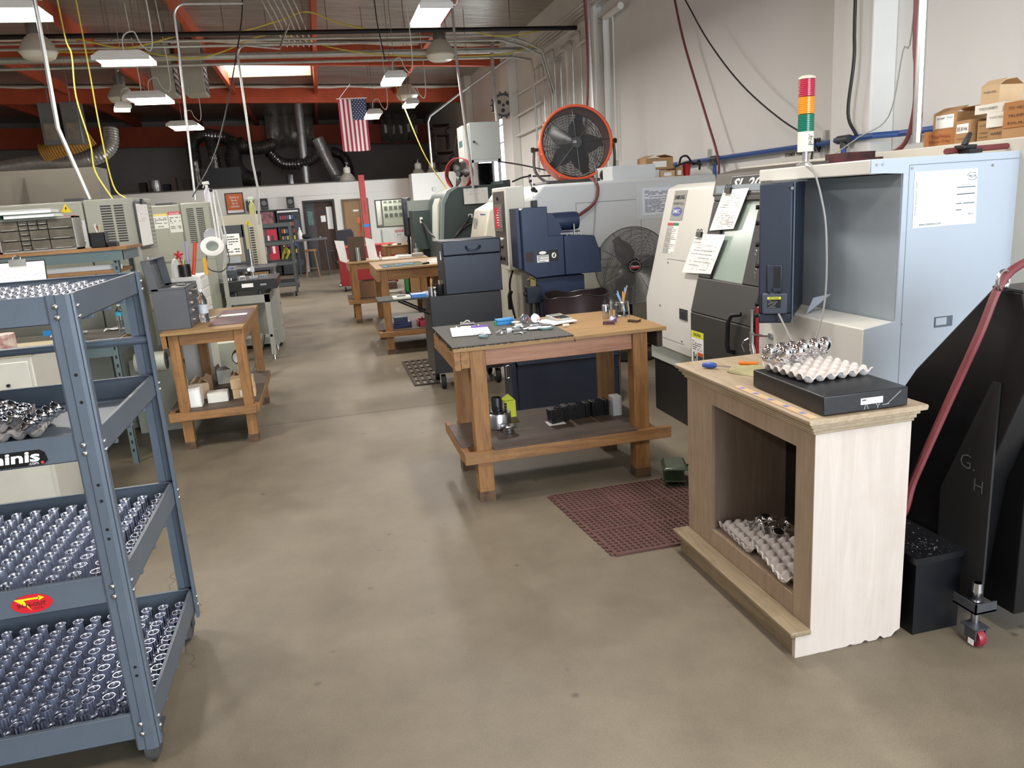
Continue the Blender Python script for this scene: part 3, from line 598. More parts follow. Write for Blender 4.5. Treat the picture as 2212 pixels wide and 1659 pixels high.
    b.add(pts, [tuple(range(40))]); s2 = b.ob('sticker', mat('sticker_red', '#c5202c', .4), t)
    b = MB(); q = lambda pp: [(c.x + a, c.y - .0008, c.z + d) for a, d in pp]
    b.add(q([(-.044, .018), (.02, .018), (.02, .023), (.033, .0145), (.02, .007), (.02, .012), (-.022, .012), (-.008, -.02), (-.018, -.006), (-.018, .004)]), [(0, 1, 6, 9), (2, 3, 4), (1, 5, 6), (9, 6, 8), (8, 6, 7)]) if False else None
    b.add(q([(-.046, .019), (.022, .019), (.022, .013), (-.020, .013)]), [(0, 1, 2, 3)][::1]); b.add(q([(.02, .0235), (.036, .0155), (.02, .0075)]), [(0, 2, 1)]); b.add(q([(-.046, .019), (-.020, .013), (-.004, -.022), (-.016, -.006), (-.024, -.002)]), [(0, 1, 3, 4), (1, 2, 3)])
    b.ob('arrow', mat('arrow_yellow', '#f0d21f', .4), s2); text('IN-N-OUT', (c.x - .001, c.y, c.z - .003), (1, 0, 0), (0, 0, 1), .017, mat('ink_maroon', '#5e1a18', .5), s2, bold=.02, depth=.002); text('BURGER', (c.x + .016, c.y, c.z - .0155), (1, 0, 0), (0, 0, 1), .007, MATS['ink_maroon'], s2, depth=.002)
cart()
# turned flanged collars standing in rows on three of the shelves
PROF = [(0, 0), (.026, 0), (.0285, .002), (.0285, .013), (.0278, .014), (.0205, .0142), (.020, .016), (.020, .061), (.0195, .0625), (.0178, .0625), (.017, .061), (.017, .016), (0, .016)]
col0 = MB().lathe(PROF, n=28).ob('turned_collar', mat('collar_steel', '#bcc0cc', .2, metal=1.)); COL.objects.unlink(col0)
REST = MB()
def collars(si, label, group):
    z = SHELF[si][0] + .0045; n = 0; dx = .0638; dy = .0655; r = 0
    y = CYF + .042
    while y < CYR - .04:
        x = CXR - .043
        while x > CXL + .05:
            u, v = proj(x, y, z + .05)
            if u > -52:
                o = col0.copy(); COL.objects.link(o); o.location = (x + random.uniform(-.0008, .0008), y + random.uniform(-.0008, .0008), z); o.rotation_euler = (0, 0, random.uniform(0, 6))
                tag(o, label, 'turned part', group); n += 1
            else: REST.lathe(PROF, (x, y, z), 14)
            x -= dx
        y += dy; r += 1
    return n
collars(3, 'polished flanged steel collar standing on the top shelf of the blue grey cart', 'collars on the top cart shelf')
collars(1, 'polished flanged steel collar standing on the third cart shelf above the red oval sticker', 'collars on the third cart shelf')
collars(0, 'polished flanged steel collar standing on the bottom shelf of the blue grey cart', 'collars on the bottom cart shelf')
tag(REST.ob('turned_collars', MATS['collar_steel']), 'further rows of polished steel collars filling the left half of the cart shelves', 'turned part', kind='stuff')
# egg trays and chrome knobs
def tray_mesh(nx, ny, p=.047, h=.0145, k=8, seed=1):
    b = MB(); R = random.Random(seed); NX, NY = nx * k, ny * k; vs = []
    for j in range(NY + 1):
        for i in range(NX + 1):
            x, y = i * p / k, j * p / k; c = (math.cos(2 * PI * x / p) + math.cos(2 * PI * y / p)) / 2
            c = max(-1, min(1, c * 1.35)); z = h * math.sin(c * PI / 2); vs.append((x - nx * p / 2, y - ny * p / 2, z + h + .003 + R.uniform(-.0006, .0006) + .004 * math.sin(x * 9) * math.sin(y * 7)))
    b.add(vs, [(j * (NX + 1) + i, j * (NX + 1) + i + 1, (j + 1) * (NX + 1) + i + 1, (j + 1) * (NX + 1) + i) for j in range(NY) for i in range(NX)], True); return b
def tray(x, y, z, rz, label, nx=6, ny=5, tilt=(0, 0), seed=1):
    o = tray_mesh(nx, ny, seed=seed).ob('egg_tray', pulp); m = o.modifiers.new('thickness', 'SOLIDIFY'); m.thickness = .0025
    o.location = (x, y, z); o.rotation_euler = (tilt[0], tilt[1], rz); return tag(o, label, 'egg tray')
KN = [(0, -.026), (.006, -.026), (.006, -.02), (.016, -.0195), (.017, -.012), (.0235, -.0105), (.0245, -.003), (.0215, -.001), (.0255, .008), (.0272, .017), (.0262, .027), (.0225, .037), (.016, .044), (.008, .0475), (0, .0485)]
def knob(x, y, z, tilt, rz, label, group, m=None):
    o = MB().lathe(KN, n=24).ob('chrome_ball', m or chrome); o.location = (x, y, z); o.rotation_euler = (tilt, 0, rz); return tag(o, label, 'chrome ball', group)
tray(-1.105, 2.78, 1.052, .12, 'lower grey egg tray of polished rings on the second cart shelf', 6, 5, seed=3)
tray(-1.14, 2.80, 1.078, .16, 'upper grey egg tray of polished rings stacked on the second cart shelf', 5, 5, (0, -.03), seed=4)
CUP = [(0, 0), (.017, 0), (.0185, .003), (.0185, .022), (.026, .025), (.027, .028), (.027, .038), (.0255, .041), (.0225, .0405), (.021, .034), (.0205, .012), (0, .012)]
cup0 = MB().lathe(CUP, n=22).ob('polished_cup', chrome); COL.objects.unlink(cup0)
R = random.Random(5)
for i in range(5):
    for j in range(5):
        if (i, j) in ((4, 4), (4, 3), (3, 4)): continue
        x = -1.14 + (i - 2) * .05; y = 2.80 + (j - 2) * .05; u, v = proj(x, y, 1.12)
        if u > -30:
            o = cup0.copy(); COL.objects.link(o); o.location = (x - .003, y, 1.10 + .002 * j); o.rotation_euler = (R.uniform(-.35, .1), R.uniform(.25, .6), R.uniform(-.2, .2)); tag(o, 'polished steel cup lying tilted in the upper egg tray on the cart', 'turned part', 'cups in the egg tray on the cart')
for i, (x, y) in enumerate(((-.975, 2.86), (-.985, 2.81), (-.99, 2.76), (-1.0, 2.71), (-.995, 2.665))):
    o = cup0.copy(); COL.objects.link(o); o.location = (x, y, 1.083); o.rotation_euler = (-.3, .75, 0); tag(o, 'polished steel cup lying at the edge of the lower egg tray on the cart', 'turned part', 'cups at the edge of the lower egg tray')

# ================================================================ steel desk with riser behind the cart
def angle_post(b, x, y, z0, z1, sx, sy, w=.04, th=.003):
    b.box(min(x, x + sx * w), max(x, x + sx * w), min(y, y + sy * th), max(y, y + sy * th), z0, z1); b.box(min(x, x + sx * th), max(x, x + sx * th), min(y, y + sy * w), max(y, y + sy * w), z0, z1)
def slots(b, x, y, z0, z1, n, r=.006):
    for i in range(n):
        z = z0 + (z1 - z0) * i / (n - 1); b.box(x - r, x + r, y - .0008, y, z - .012, z + .012)
def desk():
    t = thing('work_desk', 'blue grey steel workbench with a wooden riser shelf behind the cart', 'workbench', (-2.5, 6.2, 0))
    x0, x1, y0, y1 = -3.7, -1.485, 5.88, 6.62
    MB().box(x0, x1, y0, y1, .895, .92).ob('worktop', mat('worktop_grey', '#a8a698', .6, var=.06), t, bevel=.002)
    MB().box(x0, x1 + .004, y0 - .006, y0, .89, .922).box(x1, x1 + .006, y0, y1, .89, .922).ob('wood_edging', WX, t)
    b = MB().box(x0, x1 - .02, y0 + .01, y0 + .014, .805, .893).box(x1 - .024, x1 - .02, y0 + .01, y1, .805, .893).box(x0, x1, y1 - .02, y1 - .016, .805, .893); b.ob('apron', benchgrey, t)
    for cx, cy, sx, sy in ((x1 - .012, y0 + .004, -1, 1), (x1 - .012, y1 - .01, -1, -1), (x0, y0 + .004, 1, 1), (x0, y1 - .01, 1, -1)):
        b = MB(); angle_post(b, cx, cy, 0, .892, sx, sy); l = b.ob('leg', benchgrey, t)
        if sy > 0:
            b = MB(); slots(b, cx + sx * .022, cy - .0002, .1, .86, 13); b.ob('slot_holes', black, l)
    for cx, cy, sx, sy in ((x1 + .04, 6.12, -1, 1), (x1 + .04, 6.6, -1, -1), (x0, 6.12, 1, 1)):
        b = MB(); angle_post(b, cx, cy, .922, 1.535, sx, sy); u = b.ob('upright', benchgrey, t)
        if sy > 0:
            b = MB(); slots(b, cx + sx * .022, cy - .0002, 1.36, 1.5, 4); b.ob('slot_holes', black, u)
    MB().box(x0, x1 + .11, 6.1, 6.62, 1.535, 1.557).ob('riser_shelf', WX, t); MB().box(x0, x1 + .08, 6.11, 6.115, 1.46, 1.533).box(x1 + .076, x1 + .08, 6.11, 6.6, 1.46, 1.533).ob('riser_apron', benchgrey, t)
    MB().box(x0, x1 + .03, 6.13, 6.6, 1.372, 1.394).ob('lower_riser_shelf', WX, t); MB().box(x0, x1 + .03, 6.22, 6.24, 1.394, 1.43).ob('drawing_board', paper, t)
    MB().box(-3.6, x1 - .05, 5.9, 6.55, .3, .31).ob('lower_shelf', darkgrey, t)
desk()
MB0 = MB().box(-2.35, -1.50, 5.90, 6.42, .9225, .927); tag(MB0.ob('work_mat', mat('carpet_grey', '#67635c', .95, var=.2, vs=60, bump=.3, bs=300)), 'grey carpet mat on the steel desk behind the cart', 'mat')
def organizer():
    t = thing('drawer_organizer', 'small grey plastic drawer organizer with stained drawers on the riser shelf', 'organizer', (-1.93, 6.2, 1.557)); cs = mat('organizer_grey', '#8f8d86', .5, var=.06)
    x0, x1, z0, z1, y0, y1 = -2.2, -1.7, 1.558, 1.79, 6.16, 6.32
    b = MB().box(x0, x1, y1 - .004, y1, z0, z1)
    for a in (x0, x1 - .012): b.box(a, a + .012, y0, y1, z0, z1)
    for a in (z0, z1 - .012): b.box(x0, x1, y0, y1, a, a + .012)
    b.box(x1, x1 + .004, y0 + .01, y1, z0 + .01, z1 - .01)
    for k in range(10): b.box(x1 + .004, x1 + .007, y0 + .01, y1, z0 + .02 + .02 * k, z0 + .03 + .02 * k)
    b.ob('case', cs, t); dm = mat('drawer_smoky', '#5b564c', .35, var=.3, vs=14)
    W_ = (x1 - x0 - .024)
    for (u0, u1, v0, v1) in ((0, .27, .67, 1), (0, .27, .33, .67), (0, .27, 0, .33), (.27, .4, .83, 1), (.4, .53, .83, 1), (.53, .66, .83, 1), (.27, .4, .67, .83), (.4, .53, .67, .83), (.53, .66, .67, .83), (.27, .4, .5, .67), (.27, .4, .33, .5),
                             (.4, .66, .33, .67), (.27, .4, .17, .33), (.27, .4, 0, .17), (.4, .66, 0, .33), (.66, 1, .67, 1), (.66, 1, .33, .67), (.66, 1, 0, .33)):
        a0 = x0 + .012 + W_ * u0 + .003; a1 = x0 + .012 + W_ * u1 - .003; h = z1 - z0 - .024; c0 = z0 + .012 + h * v0 + .003; c1 = z0 + .012 + h * v1 - .003
        d = MB().box(a0, a1, y0 + .002, y0 + .12, c0, c1).ob('drawer', dm, t); MB().box((a0 + a1) / 2 - (a1 - a0) * .35, (a0 + a1) / 2 + (a1 - a0) * .35, y0 - .006, y0 + .002, c0 + .002, c0 + .008).ob('pull', cs, d)
organizer()
def binder(z, m, label, dx=0, rz=0.):
    t = thing('binder', label, 'binder', (-1.98 + dx, 6.25, z), rz); M = Matrix.Translation((-1.98 + dx, 6.25, z)) @ Matrix.Rotation(rz, 4, 'Z')
    MB().box(-.17, .17, -.12, .12, 0, .003, M=M).box(-.17, .17, -.12, .12, .027, .03, M=M).box(-.173, -.17, -.12, .12, 0, .03, M=M).ob('cover', m, t, bevel=.001); MB().box(-.15, .165, -.11, .11, .004, .026, M=M).ob('pages', paper, t)
binder(1.791, mat('binder_green', '#39604c', .5), 'dark green binder lying on the drawer organizer'); binder(1.822, white, 'white binder lying on the green binder', -.02, .05)
for i, (x, m, l) in enumerate(((-2.225, mat('folder_pink', '#b8405e', .5), 'pink folder standing left of the drawer organizer'), (-2.25, mat('folder_wine', '#7c2c40', .5), 'wine red folder standing beside the pink folder'))):
    tag(MB().box(x, x + .012, 6.12, 6.34, 1.558, 1.80).ob('folder', m), l, 'folder')
def pencil_cup(x, y, z, r, h, label, pens, square=False, m=None, group=None, tilt=.28, plen=.15, seed=1):
    t = thing('pencil_cup', label, 'pencil cup', (x, y, z)); R = random.Random(seed)
    if square:
        b = MB()
        for (a0, a1, c0, c1) in ((-r, r, -r, -r + .004), (-r, r, r - .004, r), (-r, -r + .004, -r, r), (r - .004, r, -r, r)): b.box(x + a0, x + a1, y + c0, y + c1, z, z + h)
        b.box(x - r, x + r, y - r, y + r, z, z + .004); b.ob('cup', m or black, t)
    else: MB().lathe([(0, 0), (r, 0), (r, h), (r - .003, h), (r - .003, .005), (0, .005)], (x, y, z), 20).ob('cup', m or black, t)
    for i, (nm, c, L) in enumerate(pens):
        a = R.uniform(0, 2 * PI); ti = R.uniform(.05, tilt); d = Vector((math.cos(a) * math.sin(ti), math.sin(a) * math.sin(ti), math.cos(ti))); p0 = Vector((x, y, z + .006)) + Vector((-math.cos(a), -math.sin(a), 0)) * r * .3
        L = plen * L; p = tag(MB().cyl(p0, p0 + d * L, .0042 if nm != 'marker' else .007, n=8).cyl(p0 + d * L, p0 + d * (L + .012), .004, .0015, n=8).ob(nm, mat('pen_' + c, c, .4)), '%s standing in the %s' % ({'#c9a23c': 'yellow pencil', '#5a86b8': 'light blue pen', '#23262c': 'black pen', '#c23a30': 'red pen', '#d5cf3d': 'yellow highlighter', '#4b8f4d': 'green pen', '#b8b8b4': 'silver pen', '#d8d6cf': 'white pen', '#c8742f': 'orange marker'}.get(c, 'pen'), label[:70].replace(' with pens', '').replace(' of pens', '')), nm, 'pens and pencils in cups')
    return t
pencil_cup(-1.565, 6.2, 1.558, .05, .105, 'square black pencil cup on the riser shelf', (('pencil', '#c9a23c', 1), ('pen', '#23262c', .95), ('pen', '#b8b8b4', 1.05), ('pen', '#d8d6cf', 1.0), ('pencil', '#c8742f', .9)), True)
tag(MB().box(-1.5, -1.45, 6.17, 6.25, 1.558, 1.59).ob('black_block', black), 'small black box beside the square pencil cup', 'box')
def bottle(x, y, z, h, r, label, name, m, capm, label_m=None, lab_z=(.4, .55), cat='bottle', shoulder=.68):
    t = thing(name, label, cat, (x, y, z)); R = r
    MB().lathe([(0, 0), (R * .9, 0), (R, .01), (R, h * .35), (R * .93, h * .4), (R, h * .45), (R, h * shoulder), (R * .8, h * (shoulder + .1)), (R * .45, h * .88), (R * .36, h * .92), (R * .36, h * .96)], (x, y, z), 24).ob('body', m, t)
    MB().cyl((x, y, z + h * .945), (x, y, z + h), R * .42, n=16).ob('cap', capm, t)
    if label_m: MB().lathe([(R * 1.01, h * lab_z[0]), (R * 1.012, h * lab_z[1])], (x, y, z), 24).ob('label', label_m, t)
bottle(-1.545, 6.3, .9275, .2, .032, 'clear water bottle with a blue label at the back of the steel desk', 'water_bottle', pet, white, mat('label_blue', '#3f9fc0', .4), (.58, .72))
tag(MB().box(-2.13, -2.04, 6.42, 6.46, .9275, .965).ob('blue_box', blueplastic), 'bright blue plastic box on the desk mat behind the cart', 'box')
for i, (x, y, l) in enumerate(((-1.93, 6.35, 'crumpled white paper on the desk beside the blue box'), (-1.62, 6.38, 'folded white paper by the water bottle'))):
    b = MB(); vs = [(x + (.24 if i == 0 else .14) * (u / 4 - .5), y + .1 * (v / 2 - .5), .928 + .022 * abs(math.sin(u * 1.3 + v))) for v in range(3) for u in range(5)]
    b.add(vs, [(5 * v + u, 5 * v + u + 1, 5 * v + u + 6, 5 * v + u + 5) for v in range(2) for u in range(4)]); o = b.ob('paper', paper); o.modifiers.new('thickness', 'SOLIDIFY').thickness = .001; tag(o, l, 'paper')
# clipboard with a drawing leaning on the riser, seen over the cart
def clipboard(o, r, u, w, h, label, back, nsheet=1, seed=1, drawing=True):
    """clipboard or sheet with a spring clip at its top edge"""
    t = thing('clipboard', label, 'clipboard', tuple(o)); F = frame(o, r, u)
    MB().box(-w / 2, w / 2, -h / 2, h / 2, 0, .003, M=F).ob('board', back, t)
    p = MB().box(-w * .48, w * .48, -h * .49, h * .47, .0035, .0045, M=F).ob('sheet', paper, t); b = MB()
    scribble(b, F @ Matrix.Translation((0, 0, .0047)), -w * .4, w * .42, -h * .42, h * .36, 12, .12, seed); b.ob('print', inklight, p)
    b = MB().box(-.05, .05, h / 2 - .03, h / 2 + .012, .004, .012, M=F); b.tube([F @ Vector(q) for q in arc((0, h / 2 + .012, .014), .022, 0, PI, 8, (1, 0, 0), (0, 1, 0))], .005, 6); b.ob('clip', steel, t)
clipboard((-1.93, 5.62, 1.40), (1, .02, 0), (0, .2, 1), .32, .24, 'clipboard with a white drawing standing behind the top shelf of the cart', blackm)
tag(MB().box(-2.06, -1.8, 5.64, 5.68, .922, 1.27).ob('clipboard_stand', blackm), 'black stand holding the clipboard above the steel desk', 'stand') if False else None
# white cabinet with a flowery can at the left edge
def low_cab():
    t = thing('small_cabinet', 'small white steel cabinet with a drawer at the left edge behind the cart', 'cabinet', (-2.15, 5.2, 0))
    MB().box(-2.55, -1.73, 4.95, 5.45, .0, 1.0).ob('body', mat('cab_white', '#d4d3c8', .45, var=.04), t, bevel=.006); MB().box(-2.53, -1.75, 4.938, 4.95, .72, .97).ob('drawer', MATS['cab_white'], t, bevel=.004); MB().box(-2.53, -1.75, 4.938, 4.95, .05, .68).ob('door', MATS['cab_white'], t, bevel=.004)
    for z in (.84, .52): MB().cyl((-1.87, 4.937, z), (-1.87, 4.92, z), .009, n=10).ob('lock', black, t)
    MB().box(-2.56, -1.72, 4.94, 5.46, 1.0, 1.012).ob('top', mat('cab_top', '#b9ae90', .6), t)
low_cab()
tag(MB().lathe([(0, 0), (.06, 0), (.06, .118), (.056, .12), (0, .121)], (-1.875, 5.02, 1.012), 28).ob('patterned_can', mat('flower_can', '#d9cbbd', .5, vs=22, col2='#93504a')), 'cream can with a red flower pattern on the small white cabinet', 'can')
# ================================================================ row of machine cabinets on the left
def vents(b, x0, x1, z0, z1, n, y, axis=1):
    for i in range(n):
        z = z0 + (z1 - z0) * i / (n - 1)
        if axis == 1: b.box(x0, x1, y - .0015, y, z - .006, z + .006)
        else: b.box(y, y + .0015, x0, x1, z - .006, z + .006)
def dots(b, y0, y1, z0, z1, ny, nz, x, r=.009):
    for i in range(ny):
        for j in range(nz):
            yy = y0 + (y1 - y0) * i / (ny - 1); zz = z0 + (z1 - z0) * j / (nz - 1); b.add([(x + .001, yy + r * math.cos(k * PI / 3), zz + r * math.sin(k * PI / 3)) for k in range(6)], [tuple(range(6))])
def warn(parent, x, y, z, s=1.):
    b = MB(); b.add([(x - .05 * s, y, z), (x + .05 * s, y, z), (x, y, z + .09 * s)], [(0, 1, 2)]); w = b.ob('warning_triangle', yellowsign, parent)
    b = MB(); b.add([(x - .004 * s, y - .001, z + .045 * s), (x + .010 * s, y - .001, z + .045 * s), (x - .004 * s, y - .001, z + .016 * s), (x + .002 * s, y - .001, z + .036 * s), (x - .01 * s, y - .001, z + .036 * s), (x + .006 * s, y - .001, z + .066 * s)], [(4, 3, 5), (0, 2, 1)]); b.ob('bolt_mark', ink, w)
def label_sheet(parent, x, y, z, w, h, head=None, m=None, rows=7, seed=1, name='warning_label', hcol=None):
    p = MB().box(x - w / 2, x + w / 2, y - .001, y, z - h / 2, z + h / 2).ob(name, m or paper, parent); F = frame((x, y - .0012, z), (1, 0, 0), (0, 0, 1))
    if hcol: MB().box(x - w / 2, x + w / 2, y - .0016, y - .001, z + h / 2 - h * .14, z + h / 2).ob('header', hcol, p)
    if head: text(head, (x, y - .0016, z + h / 2 - h * .08), (1, 0, 0), (0, 0, 1), h * .1, ink if not hcol else paper, p, w=w * .8)
    b = MB(); scribble(b, F, -w * .42, w * .42, -h * .42, h * (.26 if head or hcol else .42), rows, .4, seed); b.ob('print', ink, p)
def cab_F():
    t = thing('machine_cabinet', 'long grey green machine cabinet with slotted vents and a high voltage sign on the left', 'machine', (-3.0, 7.3, 0)); x1, y0, y1, z1 = -1.45, 6.92, 7.63, 1.91
    b = MB().box(-4.6, -1.83, y0 + .01, y1, .06, z1 - .0); b.box(-1.82, x1, y0, y1, .06, z1 + .005).box(-4.55, x1 - .05, y0 + .03, y1 - .02, 0, .06); b.ob('casing', celadon, t, bevel=.012)
    b = MB(); vents(b, -1.70, -1.62, 1.58, 1.86, 15, y0); vents(b, -1.60, -1.53, 1.58, 1.86, 15, y0); b.ob('vents', ink, t)
    b = MB(); dots(b, 6.98, 7.58, 1.50, 1.87, 12, 12, x1 + .0003); b.ob('perforation', ink, t)
    warn(t, -1.95, y0 + .008, 1.83, .8); label_sheet(t, -1.93, y0 + .009, 1.65, .2, .22, 'HIGH VOLTAGE', mat('label_grey', '#c4c6c6', .5), 8, 3)
    p = MB().box(-2.2, -2.05, y0 + .007, y0 + .009, 1.74, 1.77).ob('caution_strip', yellowsign, t); MB().box(-2.04, -1.89, y0 + .007, y0 + .009, 1.775, 1.805).ob('danger_strip', redsign, t)
    MB().box(x1 - .002, x1 + .001, y0 + .02, y1, .98, 1.0).ob('seam', mat('seam_dark', '#77786a', .6), t)
    MB().box(-2.9, -2.05, y0 + .007, y0 + .0085, 1.12, 1.125).ob('panel_edge', MATS['seam_dark'], t); MB().box(-2.0, -1.88, 7.1, 7.35, z1, z1 + .03).ob('lifting_lug', darkgrey, t)
cab_F()
def wb(o, r, u, w, h, label):
    t = thing('whiteboard', label, 'whiteboard', tuple(o)); F = frame(o, r, u); MB().box(-w / 2, w / 2, -h / 2, h / 2, 0, .012, M=F).ob('frame', darkgrey, t, bevel=.004); p = MB().box(-w * .46, w * .46, -h * .46, h * .44, .0121, .013, M=F).ob('board', paper, t)
    b = MB(); scribble(b, F @ Matrix.Translation((0, 0, .0132)), -w * .4, w * .4, h * .05, h * .4, 7, .15, 4, fill=.45); b.ob('writing', inklight, p); MB().box(-.03, .03, h / 2 - .02, h / 2 + .02, .012, .03, M=F).ob('clip', black, t)
wb((-1.435, 7.08, 1.70), (0, 1, 0), (0, 0, 1), .46, .37, 'small whiteboard hung on the perforated end of the grey green cabinet')
wallmt = tag(MB().box(-1.447, -1.42, 7.05, 7.2, 1.30, 1.43).ob('leaflet_holder', pet), 'clear leaflet holder under the small whiteboard', 'holder')
def cab_G():
    t = thing('machine_cabinet', 'tall grey green machine cabinet with a danger label behind the gray tool chest', 'machine', (-1.7, 10.4, 0)); x1, y0, y1, z1 = -1.28, 10.0, 10.9, 1.9
    MB().box(-3.2, -1.60, y0 + .01, y1, .05, z1).box(-1.59, x1, y0, y1, .05, z1 + .01).ob('casing', celadon, t, bevel=.012); b = MB(); vents(b, -1.53, -1.45, 1.45, 1.84, 18, y0); vents(b, -1.42, -1.34, 1.45, 1.84, 18, y0); b.ob('vents', ink, t)
    b = MB(); dots(b, 10.08, 10.8, 1.5, 1.84, 10, 12, x1 + .0003); b.ob('perforation', ink, t)
    MB().box(-1.6, -1.59, y0 + .004, y0 + .008, .05, z1).box(-3.2, -1.28, y0 - .001, y0 + .009, 1.24, 1.245).ob('seam', MATS['seam_dark'], t)
    label_sheet(t, -1.83, y0 + .009, 1.72, .16, .17, 'CAUTION', mat('label_pale', '#d9d9cf', .5), 6, 4, hcol=yellowsign); label_sheet(t, -1.67, y0 + .009, 1.70, .14, .24, 'DANGER', MATS['label_pale'], 8, 5, hcol=redsign)
    MB().cyl((-1.30, y0 + .2, .6), (-1.25, y0 + .2, .6), .012, n=10).ob('latch', steel, t); MB().box(-1.9, -1.7, 10.2, 10.5, z1, z1 + .03).ob('lifting_lug', darkgrey, t)
cab_G()
def cab_H():
    t = thing('machine_cabinet', 'cream machine cabinet under the orange poster, topped by a spray bottle', 'machine', (-1.5, 13.5, 0)); x1, y0, y1, z1 = -.985, 13.0, 14.2, 1.74
    MB().box(-2.6, x1, y0, y1, .05, z1).box(-1.25, -1.13, y0 - .01, y0, .9, 1.55).ob('casing', celadon2, t, bevel=.01); warn(t, -1.11, y0 - .003, 1.575, 1.0)
    label_sheet(t, -1.35, y0 - .002, 1.5, .11, .14, 'DANGER', None, 4, 6, hcol=redsign); label_sheet(t, -1.24, y0 - .002, 1.53, .1, .1, None, None, 3, 8, hcol=yellowsign); MB().box(-1.8, -1.13, y0 - .002, y0 + .01, 1.34, 1.345).ob('seam', MATS['seam_dark'], t)
    b = MB()
    for k in range(16): b.box(-1.10, -1.04, y0 - .002, y0, .95 + .038 * k, .972 + .038 * k)
    b.ob('rack_teeth', ink, t)
cab_H()
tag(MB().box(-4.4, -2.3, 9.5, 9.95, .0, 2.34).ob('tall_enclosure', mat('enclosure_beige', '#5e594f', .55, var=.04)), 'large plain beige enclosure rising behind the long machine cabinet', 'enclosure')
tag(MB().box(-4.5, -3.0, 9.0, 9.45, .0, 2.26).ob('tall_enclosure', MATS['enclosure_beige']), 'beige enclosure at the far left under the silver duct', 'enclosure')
# round cooling fan housing and plumbing between the cart and the small bench
def sidefan():
    t = thing('cooling_fan', 'round grey cooling fan housing beside the rear post of the cart', 'fan', (-1.3, 6.1, .7))
    MB().cyl((-1.45, 6.1, .70), (-1.24, 6.1, .70), .075, n=24).ob('housing', celadon, t); b = MB()
    for r in (.015, .03, .045, .06): b.tube([(-1.238, 6.1 + r * math.cos(a), .7 + r * math.sin(a)) for a in [k * PI / 10 for k in range(20)]], .004, 5, closed=True)
    b.ob('grille', ink, t)
sidefan()
tag(MB().box(-1.66, -1.32, 6.75, 6.9, 0, .62).ob('perforated_cover', celadon), 'low grey green machine cover behind the small wooden bench', 'machine cover')
# ================================================================ wooden benches
def plank_bench(name, label, x0, x1, y0, y1, zt, leg, zs, lx, ly, group=None, ov=.03, apron=.085, legw=.09, top_m=None, shelf=True, rails_x=None, back=None):
    """top, apron boards, four legs, framed lower shelf. leg positions: lx=(xa,xb) outer, ly=(ya,yb) outer"""
    t = thing(name, label, 'workbench', ((x0 + x1) / 2, (y0 + y1) / 2, 0), 0, group)
    MB().box(x0, x1, y0, y1, zt - .022, zt).ob('top', top_m or PLY, t, bevel=.002)
    a0, a1 = zt - .022 - apron, zt - .023
    xi0, xi1, yi0, yi1 = lx[0], lx[1], ly[0], ly[1]
    MB().box(xi0 + legw + .001, xi1 - legw - .001, yi0 + .012, yi0 + .05, a0, a1).ob('front_apron', rails_x or WX, t, bevel=.003)
    MB().box(xi0 + legw + .001, xi1 - legw - .001, yi1 - .05, yi1 - .012, a0, a1).ob('rear_apron', rails_x or WX, t, bevel=.003)
    MB().box(x0 + .039, xi0 - .001, y0 + .004, y0 + .042, a0, a1).ob('corner_block', WY, t, bevel=.003)
    MB().box(x0 + .002, x0 + .038, y0 + .004, y1 - .004, a0 - .01, a1).ob('end_apron', WY, t, bevel=.003)
    MB().box(x1 - .04, x1 - .004, y0 + .05, y1 - .004, a0 - .01, a1).ob('end_apron', WY if not back else back, t, bevel=.003)
    for ax in (xi0, xi1 - legw):
        for ay in (yi0, yi1 - legw): MB().box(ax - .0008, ax + legw + .0008, ay - .0008, ay + legw + .0008, 0, .06).ob('worn_foot', mat('worn_foot', '#3a2f27', .8, vs=18, col2='#6a5036'), MB().box(ax, ax + legw, ay, ay + legw, 0.001, a1).ob('leg', leg, t, bevel=.004))
    if shelf:
        z0, z1 = zs
        for (p, q, r, s_, mm) in ((xi0 - .076, x1 + .01, yi0 - .038, yi0 - .001, WX), (xi0, xi1 + .038, yi1 + .001, yi1 + .038, WX), (xi0 - .076, xi0 - .039, yi0, yi1 + .038, WY), (xi1 + .001, xi1 + .038, yi0, yi1, WY)):
            MB().box(p, q, r, s_, z0, z1 - .012).ob('shelf_frame', mm, t, bevel=.003)
        b = MB(); e = .002; b.box(xi0 - .076, xi1 + .035, yi0 + legw + e, yi1 - legw - e, z1 - .011, z1)
        b.box(xi0 + legw + e, xi1 - legw - e, yi0 - .036, yi0 + legw + e, z1 - .011, z1).box(xi0 + legw + e, xi1 - legw - e, yi1 - legw - e, yi1 + .036, z1 - .011, z1); b.ob('shelf_board', PLYD, t)
    return t
